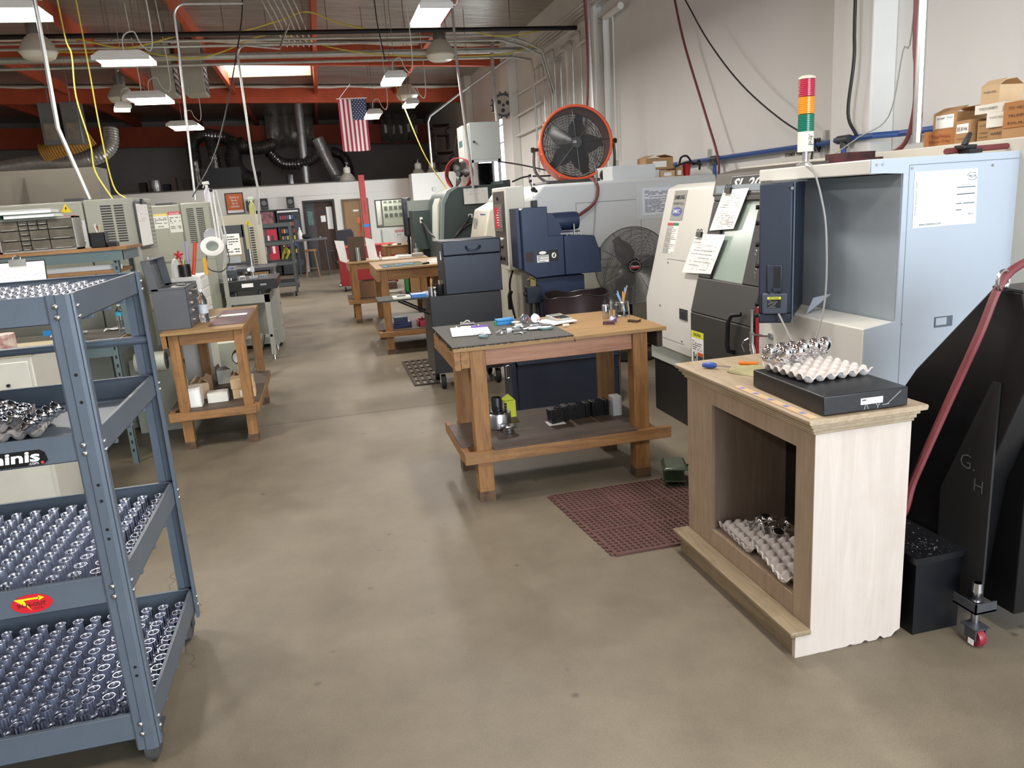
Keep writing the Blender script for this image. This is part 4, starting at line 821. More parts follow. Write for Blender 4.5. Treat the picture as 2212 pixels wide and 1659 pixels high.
# small bench on the left of the aisle
plank_bench('wooden_bench', 'small wooden bench left of the aisle, holding a gray tool chest', -1.24, -.655, 6.03, 7.43, .91, WZ, (.235, .312), (-1.2, -.66), (6.06, 7.38), 'wooden workbenches', legw=.075)
def chest():
    t = thing('tool_chest', 'gray machinist tool chest with its lid open on the small wooden bench', 'tool chest', (-1.16, 6.48, .91)); g = mat('chest_grey', '#585b5f', .5, metal=.2, var=.06, bump=.04, bs=200)
    x0, x1, y0, y1, z0, z1 = -1.285, -1.045, 6.2, 6.76, .911, 1.225
    MB().box(x0, x1, y0, y1, z0, z1 - .02).box(x0, x0 + .006, y0, y1, z1 - .02, z1).box(x1 - .006, x1, y0, y1, z1 - .02, z1).box(x0, x1, y0, y0 + .006, z1 - .02, z1).box(x0, x1, y1 - .006, y1, z1 - .02, z1).ob('body', g, t, bevel=.004)
    for k, (a, c) in enumerate(((.92, 1.0), (1.005, 1.06), (1.065, 1.12), (1.125, 1.2))):
        d = MB().box(x1, x1 + .006, y0 + .02, y1 - .02, a, c).ob('drawer', g, t, bevel=.002)
        for yy in (y0 + .13, y1 - .13): MB().cyl((x1 + .006, yy, (a + c) / 2), (x1 + .022, yy, (a + c) / 2), .011, .009, n=12).ob('knob', chrome, d)
    F = frame((x0 - .005, (y0 + y1) / 2, z1 - .03), (0, 1, 0), (-.12, 0, 1)); b = MB(); h, w = .24, (y1 - y0) / 2
    b.box(-w, w, 0, h, -.004, 0, M=F).box(-w, w, h - .006, h, 0, .06, M=F).box(-w, -w + .006, 0, h, 0, .06, M=F).box(w - .006, w, 0, h, 0, .06, M=F); b.ob('lid', g, t, bevel=.004)
    MB().tube([(x0 + .02, y0 + .1, z1 - .01), F @ Vector((-.18, .16, .03))], .005, 6).ob('lid_stay', steel, t); MB().tube(bez([(x1 + .004, 6.36, 1.19), (x1 + .03, 6.4, 1.18), (x1 + .03, 6.56, 1.18), (x1 + .004, 6.6, 1.19)], 5), .006, 6).ob('hasp', steel, t)
    R = random.Random(2)
    for i in range(5): p = Vector((x0 + .05 + .03 * i, y0 + .1 + R.uniform(0, .35), z1 - .012)); MB().cyl(p, p + Vector((.06, R.uniform(-.1, .1), .004)), .006, n=8).ob('tool_inside', steel, t)
chest()
bottle(-.985, 6.5, .911, .255, .036, 'tall clear water bottle in front of the gray tool chest', 'water_bottle', pet, mat('cap_blue', '#cfdcea', .4), mat('label_clear_white', '#cfd6de', .4), (.28, .55))
tag(MB().box(-.925, -.66, 6.2, 7.2, .9105, .914).ob('bench_mat', mat('mat_maroon', '#3f2426', .55, vs=18, col2='#5a3036')), 'dark maroon printed mat on the small wooden bench', 'mat')
b = MB()
R = random.Random(6)
for k in range(9): b.add([(-.92, 6.3 + .09 * k, .9146), (-.92 + R.uniform(.04, .1), 6.3 + .09 * k, .9146), (-.92 + R.uniform(.04, .1), 6.33 + .09 * k, .9146), (-.92, 6.33 + .09 * k, .9146)], [(0, 1, 2, 3)])
tag(b.ob('mat_lettering', mat('mat_print', '#8a4450', .6)), 'faded red print along the left side of the maroon mat', 'print')
tag(MB().box(-.9, -.69, 6.72, 6.83, .9145, .9165).ob('white_strip', paper, ), 'long white paper strip lying on the maroon mat', 'paper')
tag(MB().tube([(-.99, 6.68, .916), (-.93, 6.75, .918), (-.9, 6.7, .918)], .006, 6).ob('white_straw', white), 'bent white plastic tie beside the tall water bottle', 'tie')
def boxr(name, x0, x1, y0, y1, z0, h, m, label, rz=0., flaps=False, mark=None, cat='box', tape=True):
    c = ((x0 + x1) / 2, (y0 + y1) / 2, z0); t = thing(name, label, cat, c, rz); hx, hy = (x1 - x0) / 2, (y1 - y0) / 2; M = Matrix.Translation(c) @ Matrix.Rotation(rz, 4, 'Z')
    MB().box(-hx, hx, -hy, hy, 0, h, M=M).ob('carton', m, t, bevel=.0015)
    if flaps:
        b = MB()
        for s in (-1, 1):
            b.hexa([M @ Vector(q) for q in ((s * hx, -hy, h), (s * hx, hy, h), (s * (hx * .4), hy, h + .028), (s * (hx * .4), -hy, h + .028), (s * hx, -hy, h + .003), (s * hx, hy, h + .003), (s * (hx * .4), hy, h + .031), (s * (hx * .4), -hy, h + .031))])
        b.ob('flap', m, t)
    elif tape: MB().box(-hx, hx, -.004, .004, h, h + .0006, M=M).ob('seam', mat('tape_brown', '#8f6d46', .5), t)
    if mark:
        ml, mw, mh, mz, mm = mark; p = MB().box(-mw / 2, mw / 2, -hy - .001, -hy, mz, mz + mh, M=M).ob('label', mm, t); o = M @ Vector((0, -hy - .0012, mz + mh * (.5 if len(ml) < 16 else .7))); r = (M.to_3x3() @ Vector((1, 0, 0)))
        if ml: text(ml, o, r, (0, 0, 1), mh * .3, ink, p, w=mw * .85)
    return t
boxr('carton_box', -1.175, -1.045, 6.11, 6.25, .313, .15, carton, 'white printed carton nearest the left leg on the small bench shelf', .02, mark=('', .11, .12, .012, paper))
boxr('carton_box', -1.015, -.865, 6.2, 6.33, .313, .075, carton, 'low white carton in the middle of the small bench shelf', .05)
boxr('carton_box', -.835, -.665, 6.26, 6.46, .313, .075, cardb, 'tan carton at the right front of the small bench shelf', .06, mark=('', .06, .05, .012, paper))
boxr('carton_box', -.842, -.67, 6.26, 6.45, .39, .072, cardb, 'tan carton stacked on the right front carton', .06)
boxr('carton_box', -1.16, -1.02, 6.38, 6.64, .313, .13, cardb, 'open tan carton behind the white printed carton', .03, flaps=True)
boxr('carton_box', -1.04, -.92, 6.9, 7.1, .313, .12, carton, 'open white carton at the back of the small bench shelf', .2, flaps=True)
boxr('carton_box', -.87, -.80, 6.55, 6.72, .313, .12, card, 'open brown carton beside the stacked tan cartons', .1, flaps=True)
def ledlamp():
    t = thing('work_lamp', 'cordless round work lamp with a yellow green battery on the bench shelf', 'lamp', (-.775, 6.8, .313)); x, y = -.805, 6.82
    MB().box(x - .04, x + .04, y - .03, y + .05, .313, .38).ob('battery', mat('lime_plastic', '#b9cc2e', .4), t, bevel=.01); MB().box(x - .045, x + .045, y - .035, y + .055, .313, .335).ob('battery_foot', black, t)
    MB().cyl((x, y, .38), (x, y + .01, .50), .022, .018, n=14).ob('handle', black, t); MB().cyl((x, y - .02, .545), (x, y + .035, .555), .062, n=28).ob('head', black, t); MB().cyl((x, y - .023, .545), (x, y - .019, .546), .055, n=28).ob('lens', mat('lamp_lens_white', '#f6f6f0', .4), t)
ledlamp()
# white drawer unit with cups behind the chest
def drawers():
    t = thing('drawer_unit', 'white multi drawer cabinet behind the gray tool chest', 'cabinet', (-1.23, 7.7, 0)); MB().box(-1.37, -1.12, 7.5, 7.95, .0, 1.21).ob('body', white, t, bevel=.006)
    for i in range(5):
        for j in range(6): d = MB().box(-1.12, -1.112, 7.515 + .086 * i, 7.592 + .086 * i, .62 + .095 * j, .70 + .095 * j).ob('drawer', white, t, bevel=.003)
drawers()
pencil_cup(-1.25, 7.56, 1.21, .052, .11, 'black pencil cup on the white drawer unit', (('pen', '#d5cf3d', .9), ('pen', '#d5cf3d', 1.0), ('pen', '#b8b8b4', 1.2), ('pen', '#4b8f4d', .9), ('pen', '#c23a30', 1.0)), m=black, seed=4)
tag(MB().cyl((-1.18, 7.55, 1.22), (-1.125, 7.56, 1.51), .016, n=10).ob('orange_tube', mat('tube_orange', '#d4472a', .4)), 'long orange tube standing by the black pencil cup', 'tube')
tag(MB().cyl((-1.23, 7.64, 1.22), (-1.215, 7.64, 1.52), .014, n=10).ob('clear_tube', mat('tube_violet', '#a3a0c4', .2)), 'long pale violet tube standing by the black pencil cup', 'tube')
tag(MB().box(-1.09, -1.06, 7.6, 7.62, 1.211, 1.36).ob('yellow_gauge', mat('safety_yellow', '#e0a52a', .4)), 'yellow plastic scraper standing beside the pencil cup', 'scraper')
def star():
    b = MB(); c = Vector((-1.27, 7.5, 1.41))
    for k in range(5): a = PI / 2 + 2 * PI * k / 5; b.cyl(c, c + Vector((math.cos(a) * .04, 0, math.sin(a) * .04)), .014, .008, n=8)
    b.cyl(c, (-1.24, 7.52, 1.24), .005, n=6); return tag(b.ob('red_knob_tool', mat('red_plastic', '#c4262c', .35)), 'tool with a red star shaped handle in front of the pencil cup', 'tool')
star()
def spray(x, y, z, h, label, body, trig, fluid=None):
    t = thing('spray_bottle', label, 'spray bottle', (x, y, z)); r = h * .17
    MB().lathe([(0, 0), (r, 0), (r, h * .42), (r * .8, h * .55), (r * .45, h * .68), (r * .35, h * .72)], (x, y, z), 20).ob('body', body, t)
    if fluid: MB().lathe([(0, .004), (r * .93, .004), (r * .93, h * .33), (0, h * .33)], (x, y, z), 20).ob('label', fluid, t)
    b = MB(); b.cyl((x, y, z + h * .7), (x, y, z + h * .82), r * .42, n=12); b.prism([(x - r * 1.1, z + h * .86), (x + r * .9, z + h * .84), (x + r * .7, z + h), (x - r * 1.1, z + h * .97)], 1, y - r * .3, y + r * .3)
    b.tube([(x - r * .5, y, z + h * .86), (x - r * .9, y, z + h * .76), (x - r * .95, y, z + h * .68)], r * .14, 6); b.ob('trigger', trig, t)
spray(-1.30, 10.3, 1.911, .25, 'clear spray bottle with a white trigger on top of the tall grey green cabinet', mat('bottle_haze', '#c9c6cf', .3), white)
spray(-1.04, 13.3, 1.742, .28, 'yellow green spray bottle on the cream machine cabinet', mat('bottle_olive', '#a5a867', .3), mat('trigger_pale', '#d7dcc8', .4))
tag(MB().lathe([(0, 0), (.05, 0), (.042, .1), (.03, .14), (.018, .16), (0, .165)], (-1.33, 7.62, 1.211), 18).ob('white_flask', white), 'white squeeze bottle at the back of the white drawer unit', 'bottle')
# magnifier lamp on a white arm
def magnifier():
    t = thing('magnifier_lamp', 'white ring magnifier lamp with an open cover on a long white arm', 'lamp', (-.97, 8.2, 0)); c = Vector((-1.04, 8.0, 1.445)); F = frame(c, (1, .05, -.08), (.1, .55, .8))
    b = MB(); b.lathe([(.058, -.02), (.1, -.022), (.108, -.01), (.108, .012), (.095, .02), (.058, .016)], n=36, M=F, closed=True); b.ob('ring', white, t); MB().lathe([(0, -.004), (.03, .001), (.058, -.004)], n=28, M=F).ob('lens', mat('lens_grey', '#8d948c', .08, spec=.8), t)
    F2 = frame(c + Vector((0, .08, .10)), (1, .05, -.08), (0, .1, .95)); MB().lathe([(0, 0), (.07, 0), (.074, .004), (.07, .008), (0, .01)], n=30, M=F2).ob('cover', mat('cover_grey', '#a9a9ae', .4), t)
    e = Vector((-1.0, 8.2, 1.98)); j = Vector((-.94, 8.25, 1.48))
    for s in (-.012, .012): MB().tube([c + Vector((.06 + s, .06, .06)), e + Vector((s * 1.4, 0, 0))], .0095, 8).tube([e + Vector((s * 2 + .02, 0, 0)), j + Vector((s, 0, 0))], .0095, 8).ob('arm', white, t)
    MB().tube([j, (-.98, 8.35, 1.3), (-1.03, 8.5, 1.14)], .016, 10).ob('stem', white, t); MB().ball(e, .02).ob('joint', black, t)
    MB().tube(bez([(-1.1, 8.05, 1.42), (-1.12, 8.05, 1.25), (-1.0, 8.05, 1.2), (-.93, 8.2, 1.28), (-.94, 8.24, 1.45)], 6), .005, 6).ob('cord', blackcable, t)
    MB().box(-1.05, -1.01, 8.48, 8.52, .0, 1.15).ob('support', mat('post_grey', '#a4a596', .5), t)
magnifier()
# granite surface plate on a stand with gauges
def plate_stand():
    t = thing('plate_stand', 'grey steel stand with levelling feet carrying the black surface plate', 'stand', (-.9, 9.95, 0)); g = mat('stand_grey', '#9a9a92', .5, var=.06); x0, x1, y0, y1 = -1.2, -.7, 9.62, 10.4
    for a in (x0, x1 - .06):
        for c in (y0, y1 - .06):
            l = MB().box(a, a + .06, c, c + .06, .06, .80).ob('leg', g, t, bevel=.004); MB().cyl((a + .03, c + .03, .0), (a + .03, c + .03, .06), .028, .018, n=14).ob('foot', steel, l)
    MB().box(x0, x1, y0, y0 + .05, .70, .795).box(x0, x1, y1 - .05, y1, .70, .795).box(x0, x0 + .05, y0, y1, .70, .795).box(x1 - .05, x1, y0, y1, .70, .795).ob('top_frame', g, t); MB().box(x0, x1, y0 + .02, y0 + .05, .28, .31).box(x1 - .05, x1 - .02, y0, y1, .28, .31).ob('stretcher', g, t)
    for px in (x0 + .12, x1 - .1): MB().cyl((px, y0 + .06, .795), (px, y0 + .06, .855), .03, .02, n=12).ob('jack', darkgrey, t)
plate_stand()
def splate():
    t = thing('surface_plate', 'black granite surface plate with a white label on the grey stand', 'surface plate', (-.91, 9.98, .856)); MB().box(-1.235, -.59, 9.6, 10.45, .856, .975).ob('slab', mat('granite_black', '#191a1d', .3, var=.2, vs=40), t, bevel=.004)
    p = MB().box(-.99, -.86, 9.596, 9.6, .895, .94).ob('plaque', paper, t); MB().box(-.78, -.71, 9.597, 9.6, .905, .925).ob('small_plaque', inklight, t)
splate()
def hgauge():
    t = thing('height_gauge', 'tall silver height gauge standing on the black surface plate', 'gauge', (-.86, 9.8, .976)); x, y = -.86, 9.8
    MB().box(x - .05, x + .05, y - .05, y + .05, .976, 1.01).ob('base', steel, t, bevel=.004); MB().cyl((x, y, 1.01), (x, y, 1.18), .014, n=12).ob('column', chrome, t); MB().box(x - .022, x + .022, y - .03, y + .03, 1.06, 1.12).ob('slider', alu, t); MB().cyl((x - .04, y - .03, 1.09), (x - .04, y + .01, 1.09), .022, n=16).ob('dial', paper, t)
    MB().cyl((x, y, 1.18), (x, y, 1.34), .009, n=10).ob('rod', chrome, t); MB().box(x - .03, x + .01, y - .01, y + .01, 1.33, 1.62).ob('scale', mat('brass_grey', '#a59a72', .4), t)
hgauge()
def vblock(x, y, w, d, h, label, m=None, rivet=True):
    t = thing('gauge_block', label, 'gauge block', (x, y, .976)); MB().box(x - w / 2, x + w / 2, y - d / 2, y + d / 2, .976, .976 + h).ob('block', m or black, t, bevel=.003); b = MB()
    for i in range(3):
        for j in range(2): b.cyl((x - w * .3 + w * .3 * i, y - d / 2 - .001, .99 + h * .3 * j), (x - w * .3 + w * .3 * i, y - d / 2, .99 + h * .3 * j), .008, n=8)
    b.ob('holes', paper if not m else black, t)
vblock(-1.14, 9.75, .1, .08, .055, 'black hole block at the left front of the surface plate'); vblock(-.98, 9.72, .06, .05, .05, 'white hole block at the middle front of the surface plate', white); vblock(-1.13, 10.0, .12, .14, .11, 'black vee block with steel clamps on the surface plate', darkgrey)
vblock(-.75, 9.85, .07, .06, .035, 'small silver block right of the height gauge', alu)
# things between the surface plate and the far cart
def panelrack():
    t = thing('control_stand', 'dark grey upright rack with a white sheet and gauges left of the cream cabinet', 'rack', (-1.3, 12.3, 0)); 
    MB().box(-1.48, -1.12, 12.1, 12.14, 1.42, 1.6).box(-1.14, -1.06, 12.1, 12.4, 0, 1.6).box(-1.5, -1.42, 12.1, 12.4, 0, 1.6).ob('frame', darkgrey, t); MB().box(-1.5, -1.06, 12.05, 12.4, 1.02, 1.06).ob('shelf', darkgrey, t)
    label_sheet(t, -1.31, 12.06, 1.33, .27, .3, None, None, 7, 12, 'paper_sheet'); MB().box(-1.4, -1.2, 12.05, 12.09, 1.06, 1.15).ob('gauge_box', alu, t)
panelrack()
def tailbox():
    t = thing('coolant_tank', 'grey beige steel tank box beside the far dark cart', 'tank', (-.95, 11.4, 0)); m = mat('tank_beige', '#a39a86', .5, var=.05); MB().box(-1.2, -.72, 11.2, 11.9, .02, .9).ob('tank', m, t, bevel=.006); MB().box(-1.25, -.70, 11.15, 11.95, .98, 1.02).box(-1.2, -1.15, 11.2, 11.9, .9, .98).box(-.76, -.72, 11.2, 11.9, .9, .98).ob('lid', darkgrey, t); MB().box(-1.02, -.78, 11.25, 11.6, .9, .955).ob('filter_box', cardb, t)
tailbox()
tag(MB().box(-1.4, -1.22, 11.3, 11.8, 0, .85).ob('small_pedestal', celadon), 'small grey green pedestal behind the surface plate', 'pedestal'); tag(MB().box(-1.42, -1.2, 11.28, 11.82, .851, .885).ob('pale_cloth', mat('cloth_yellowish', '#c6c49c', .9)), 'folded pale yellow cloth on the small grey green pedestal', 'cloth')
tag(MB().lathe([(0, 0), (.045, 0), (.045, .16), (0, .161)], (-1.3, 11.5, .886), 18).ob('drink_can', mat('can_blue_print', '#b7bdc9', .3, vs=25, col2='#4a5a8a')), 'white and blue can standing on the pale yellow cloth', 'can')
def bigtank():
    t = thing('side_cabinet', 'tall grey machine side panel left of the aisle behind the surface plate stand', 'machine', (-.98, 10.9, 0)); MB().box(-1.25, -.66, 10.55, 11.1, .05, .82).ob('panel', mat('tank_grey', '#a09e92', .5, var=.05), t, bevel=.006); MB().cyl((-.655, 10.8, .25), (-.64, 10.8, .25), .015, n=10).ob('latch', steel, t); MB().cyl((-.655, 10.8, .55), (-.64, 10.8, .55), .015, n=10).ob('latch', steel, t)
bigtank()
# coolant clutter below
tag(MB().box(-1.28, -.98, 8.0, 8.5, .1, .5).ob('chip_tank', mat('tank_pale', '#b4b7a4', .5)), 'pale green tank on black feet under the surface plate area', 'tank'); tag(MB().tube(bez([(-1.05, 8.2, .35), (-.95, 8.3, .15), (-.85, 8.5, .12), (-.78, 9.0, .4)], 6), .03, 8).ob('black_hose', blackcable), 'thick black hose curving behind the small bench', 'hose')
# ================================================================ turning centre on the right, nearest the camera
def xface(p, d=0.):  # point on the slanted front of the lathe at height z, pushed out by d
    z = p; x = 2.4 if z <= .88 else 2.4 + (z - .88) * (.2 / .82); return x - d
def front_slab(b, y0, y1, z0, z1, d0, d1):
    """thin slab lying on the lathe front between y0..y1, z0..z1, from d0 to d1 out of the face"""
    b.hexa([(xface(z0, d0), y0, z0), (xface(z0, d1), y0, z0), (xface(z0, d1), y1, z0), (xface(z0, d0), y1, z0), (xface(z1, d0), y0, z1), (xface(z1, d1), y0, z1), (xface(z1, d1), y1, z1), (xface(z1, d0), y1, z1)]); return b
SR = Vector((0, -1, 0)); SU = Vector((.2, 0, .82)).normalized()   # right / up on the slanted front
def on_front(y, z, d=.003): return Vector((xface(z, d), y, z))
lg2 = mat('lathe_daylit_blue', '#b0bac6', .38, var=.02, vs=2, bump=.015, bs=300)  # cool daylight on the end face is put into this blue tint
def lathe():
    t = thing('lathe', 'large light grey turning centre with a charcoal door on the right side', 'machine', (3.2, 4.3, 0))
    # chuck end with slanted front
    MB().prism([(2.40, .54), (2.40, .88), (2.60, 1.70), (2.68, 1.73), (4.15, 1.73), (4.15, .54)], 1, 4.80, 5.60).ob('headstock_cover', lathegrey, t, bevel=.012)
    MB().prism([(2.43, .42), (2.43, .54), (4.15, .54), (4.15, .42)], 1, 4.80, 5.58).ob('sill', mat('pale_green_grey', '#aeb6ae', .5), t)
    MB().prism([(2.44, 0), (2.44, .42), (4.15, .42), (4.15, 0)], 1, 4.0, 5.55).ob('base', mat('base_black', '#191715', .5), t, bevel=.01)
    b = MB(); front_slab(b, 4.93, 5.36, .62, .622, 0, .0015); front_slab(b, 4.93, 5.36, 1.195, 1.198, 0, .0015); front_slab(b, 5.357, 5.36, .62, 1.197, 0, .0015); b.ob('hatch_seam', mat('seam_grey', '#6e6e6a', .6), t)
    for yy, zz in ((4.97, .64), (5.33, .64), (5.33, .86), (4.97, 1.17), (5.33, 1.17)): MB().cyl(on_front(yy, zz, 0), on_front(yy, zz, .006), .007, n=10).ob('screw', steel, t)
    l = front_slab(MB(), 4.88, 5.0, .80, .875, 0, .006).ob('hatch_latch', darkgrey, t); front_slab(MB(), 4.91, 4.97, .815, .86, .006, .009).ob('latch_button', steel, l)
    # nameplate and warning label
    n = front_slab(MB(), 5.25, 5.45, 1.475, 1.685, 0, .004).ob('nameplate', mat('plate_grey', '#8d8d87', .35, metal=.5), t)
    text('SAMSUNG', on_front(5.35, 1.635, .005), SR, SU, .042, ink, n, w=.16, bold=.02); text('MACHINE TOOLS', on_front(5.35, 1.592, .005), SR, SU, .026, ink, n, w=.16)
    b = MB(); F = frame(on_front(5.355, 1.535, .0048), SR, SU); b.add([F @ Vector((math.cos(a * PI / 16) * .085, math.sin(a * PI / 16) * .034, 0)) for a in range(32)], [tuple(range(32))]); o = b.ob('oval', mat('oval_blue', '#3c4a9c', .4), n); text('SMEC', on_front(5.355, 1.535, .0062), SR, SU, .04, paper, o, w=.12, bold=.01)
    for (ya, yb, m, hc, sd) in ((5.47, 5.375, mat('label_grey2', '#b4b4ae', .5), redsign, 2), (5.372, 5.28, paper, mat('sign_green', '#2d7a52', .5), 3)):
        p = front_slab(MB(), yb, ya, 1.235, 1.455, 0, .002).ob('warning_label', m, t); front_slab(MB(), yb, ya, 1.435, 1.455, .002, .003).ob('header', hc, p); b = MB(); scribble(b, frame(on_front((ya + yb) / 2, 1.335, .0025), SR, SU), -.042, .042, -.1, .095, 14, .4, sd); b.ob('print', inklight, p)
    # charcoal door with window
    D0, D1 = 4.01, 4.79
    b = MB(); W0, W1, V0, V1 = 4.22, 4.62, 1.11, 1.60
    front_slab(b, D0, D1, .45, .879, -.02, .025); front_slab(b, D0, D1, .88, V0, -.02, .025); front_slab(b, W1, D1, V0, V1, -.02, .025); front_slab(b, D0, W0, V0, V1, -.02, .025); front_slab(b, D0, D1, V1, 1.63, -.02, .025); b.ob('door', lathedark, t, bevel=.008)
    b = MB(); b.hexa([(xface(V0, .004), W0, V0), (xface(V0, .0), W0, V0), (xface(V0, 0), W1, V0), (xface(V0, .004), W1, V0), (xface(V1, .004), W0, V1), (xface(V1, 0), W0, V1), (xface(V1, 0), W1, V1), (xface(V1, .004), W1, V1)]); b.ob('door_window', mat('window_greenish', '#9fb0a8', .18, spec=.8, var=.06, vs=2), t)
    h = MB().tube([(2.372, 4.20, .70), (2.335, 4.20, .71), (2.325, 4.20, .75), (2.325, 4.19, .89), (2.335, 4.17, .935), (2.372, 4.12, .945)], .014, 10).ob('door_handle', black, t)
    p = front_slab(MB(), 4.60, 4.775, .53, .755, .0255, .0265).ob('caution_label', paper, t); front_slab(MB(), 4.60, 4.775, .71, .755, .0265, .027).ob('header', yellowsign if False else yellowtag, p); text('CAUTION', (xface(.73, .0275), 4.6875, .732), SR, (0, 0, 1), .026, ink, p, w=.1, bold=.02)
    b = MB(); scribble(b, frame((xface(.66, .0268), 4.69, .66), SR, (0, 0, 1)), -.07, .07, -.035, .035, 5, .35, 7); b.ob('print', ink, p); front_slab(MB(), 4.605, 4.685, .535, .59, .0265, .027).ob('dark_panel', ink, p); front_slab(MB(), 4.605, 4.685, .59, .615, .0265, .027).ob('orange_panel', mat('sign_orange', '#d2622a', .5), p)
    b = MB(); b.box(2.37, 2.3735, 4.73, 4.738, .545, .61).box(2.37, 2.3735, 4.70, 4.706, .545, .6).box(2.37, 2.3735, 4.70, 4.735, .57, .58); b.ob('hazard_symbol', ink, p)
    # header with model number
    MB().prism([(2.565, 1.63), (2.60, 1.775), (2.75, 1.80), (3.2, 1.80), (3.2, 1.63)], 1, 4.0, 4.84).ob('header', mat('header_brown', '#56524d', .5), t, bevel=.012)
    nrm = Vector((-.145, 0, .035)).normalized(); up = Vector((.035, 0, .145)).normalized(); c = Vector((2.584, 4.42, 1.70))
    F = frame(c, SR, up); s = MB().box(-.2, .2, -.052, .052, 0, .004, M=F).ob('sign_board', black, t); b = MB()
    for q in ((-.2, .2, .049, .052), (-.2, .2, -.052, -.049), (-.2, -.197, -.052, .052)): b.box(q[0], q[1], q[2], q[3], .004, .005, M=F)
    b.ob('sign_border', steel, s); text('SL 20', F @ Vector((-.01, 0, .0045)), SR, up, .09, alu, s, w=.33, shear=.25, bold=.03)
    # tailstock end: lip, recess and lower block, end panel facing the camera
    ye = 3.07
    MB().prism([(2.40, 1.705), (2.40, 1.77), (3.6, 1.77), (3.6, 1.705)], 1, ye, 3.98).ob('top_lip', lathegrey, t, bevel=.006)
    MB().prism([(2.40, .0), (2.40, 1.005), (2.565, 1.025), (2.565, 0)], 1, ye, 3.99).ob('lower_block', lathegrey, t, bevel=.006)
    MB().prism([(2.57, .0), (2.57, 1.70), (4.15, 1.70), (4.15, 0)], 1, ye + .004, 4.79).ob('body', mat('recess_shaded_grey', '#98a3ab', .45, var=.03), t)  # shade inside the recess is put into this darker grey
    e = MB().prism([(2.402, 1.768), (2.402, 1.71), (2.572, 1.70), (2.572, 1.026), (2.405, 1.004), (2.405, .05), (4.15, .05), (4.15, 1.768)], 1, ye - .006, ye + .003).ob('end_panel', lg2, t)
    b = MB(); b.box(2.60, 2.6025, ye - .007, ye - .006, .1, 1.735).box(2.60, 3.9, ye - .007, ye - .006, 1.733, 1.736); b.ob('panel_seam', mat('seam_blue_grey', '#6c7480', .6), e)
    for x, z in ((2.615, 1.72), (3.05, 1.71), (2.61, 1.01), (2.43, 1.745), (2.46, 1.745)): MB().cyl((x, ye - .006, z), (x, ye - .010, z), .0065, n=12).ob('screw', steel, e)
    l = MB().box(2.785, 2.885, ye - .010, ye - .006, .975, 1.025).ob('recessed_latch', mat('latch_shadow', '#5a6470', .5), e); MB().box(2.79, 2.85, ye - .012, ye - .010, .985, 1.02).ob('latch_plate', lg2, l)
    # rear raised housing
    MB().box(3.2, 4.25, 2.75, 5.6, 1.0, 1.83).ob('rear_housing', mat('rear_cream', '#c9c6ba', .5, var=.03), t, bevel=.006)
    MB().box(2.395, 2.399, 3.965, 3.995, .55, 1.0).ob('red_strip', mat('strip_red', '#a32034', .4), t)
    b = MB(); b.add([(2.52, 3.62, 1.022), (2.43, 3.56, 1.012), (2.43, 3.50, 1.105), (2.52, 3.48, 1.12)], [(0, 1, 2, 3), (3, 2, 1, 0)]); o = b.ob('gusset_plate', lg2, t); o.modifiers.new('thickness', 'SOLIDIFY').thickness = .003
    MB().box(2.92, 2.99, ye - .005, ye + .06, 1.771, 1.79).ob('lug', black, t)
lathe()
def chart():
    t = thing('wall_chart', 'white decimal equivalent chart stuck on the end panel of the lathe', 'chart', (2.80, 3.06, 1.45)); y = 3.0625
    p = MB().hexa([(2.632, y - .001, 1.452), (2.978, y - .001, 1.452), (2.978, y, 1.452), (2.632, y, 1.452), (2.629, y - .001, 1.702), (2.968, y - .001, 1.702), (2.968, y, 1.702), (2.629, y, 1.702)]).ob('sheet', paper, t)
    R_, U_ = (1, 0, 0), (0, 0, 1); g = mat('chart_ink', '#50606c', .7); y -= .0014
    text('DECIMAL EQUIVALENT CHART', (2.642, y, 1.585), (0, 0, 1), (-1, 0, 0), .014, g, t, w=.155); text('www.melintool.com', (2.725, y, 1.466), R_, U_, .018, g, t, w=.12); text('MELIN', (2.941, y, 1.668), R_, U_, .018, g, t, w=.042); text('MELIN', (2.945, y, 1.497), R_, U_, .013, g, t, w=.026); text('CALCULATIONS', (2.91, y, 1.632), R_, U_, .008, g, t, w=.05)
    b = MB()
    for x0, x1, z in ((2.862, 2.962, 1.619), (2.862, 2.962, 1.588), (2.862, 2.893, 1.546), (2.9, 2.962, 1.546), (2.862, 2.893, 1.517)): b.box(x0, x1, y, y + .0005, z, z + .0045)
    for x0, x1, z0, z1 in ((2.862, 2.962, 1.59, 1.62), (2.9, 2.962, 1.505, 1.548)):
        b.box(x0, x1, y, y + .0004, z0, z0 + .0008); b.box(x1 - .0008, x1, y, y + .0004, z0, z1); b.box(x0, x0 + .0008, y, y + .0004, z0, z1)
    b.tube(arc((2.94, y, 1.668), .028, PI * .25, PI * .95, 10, (1, 0, 0), (0, 0, .6)), .0015, 4).tube(arc((2.94, y, 1.668), .028, -PI * .75, -PI * .1, 10, (1, 0, 0), (0, 0, .6)), .0015, 4); b.ob('tables', g, t)
    b = MB(); R = random.Random(9)
    for c in range(12):
        for k in range(26):
            if R.random() < .7: x = 2.664 + .0155 * c; z = 1.685 - .0082 * k; b.add([(x, y, z), (x + R.uniform(.003, .009), y, z), (x + .006, y, z + .0022), (x, y, z + .0022)], [(0, 1, 2, 3)])
    b.ob('figures', mat('figures_pale', '#c9d2d6', .7), t)
chart()
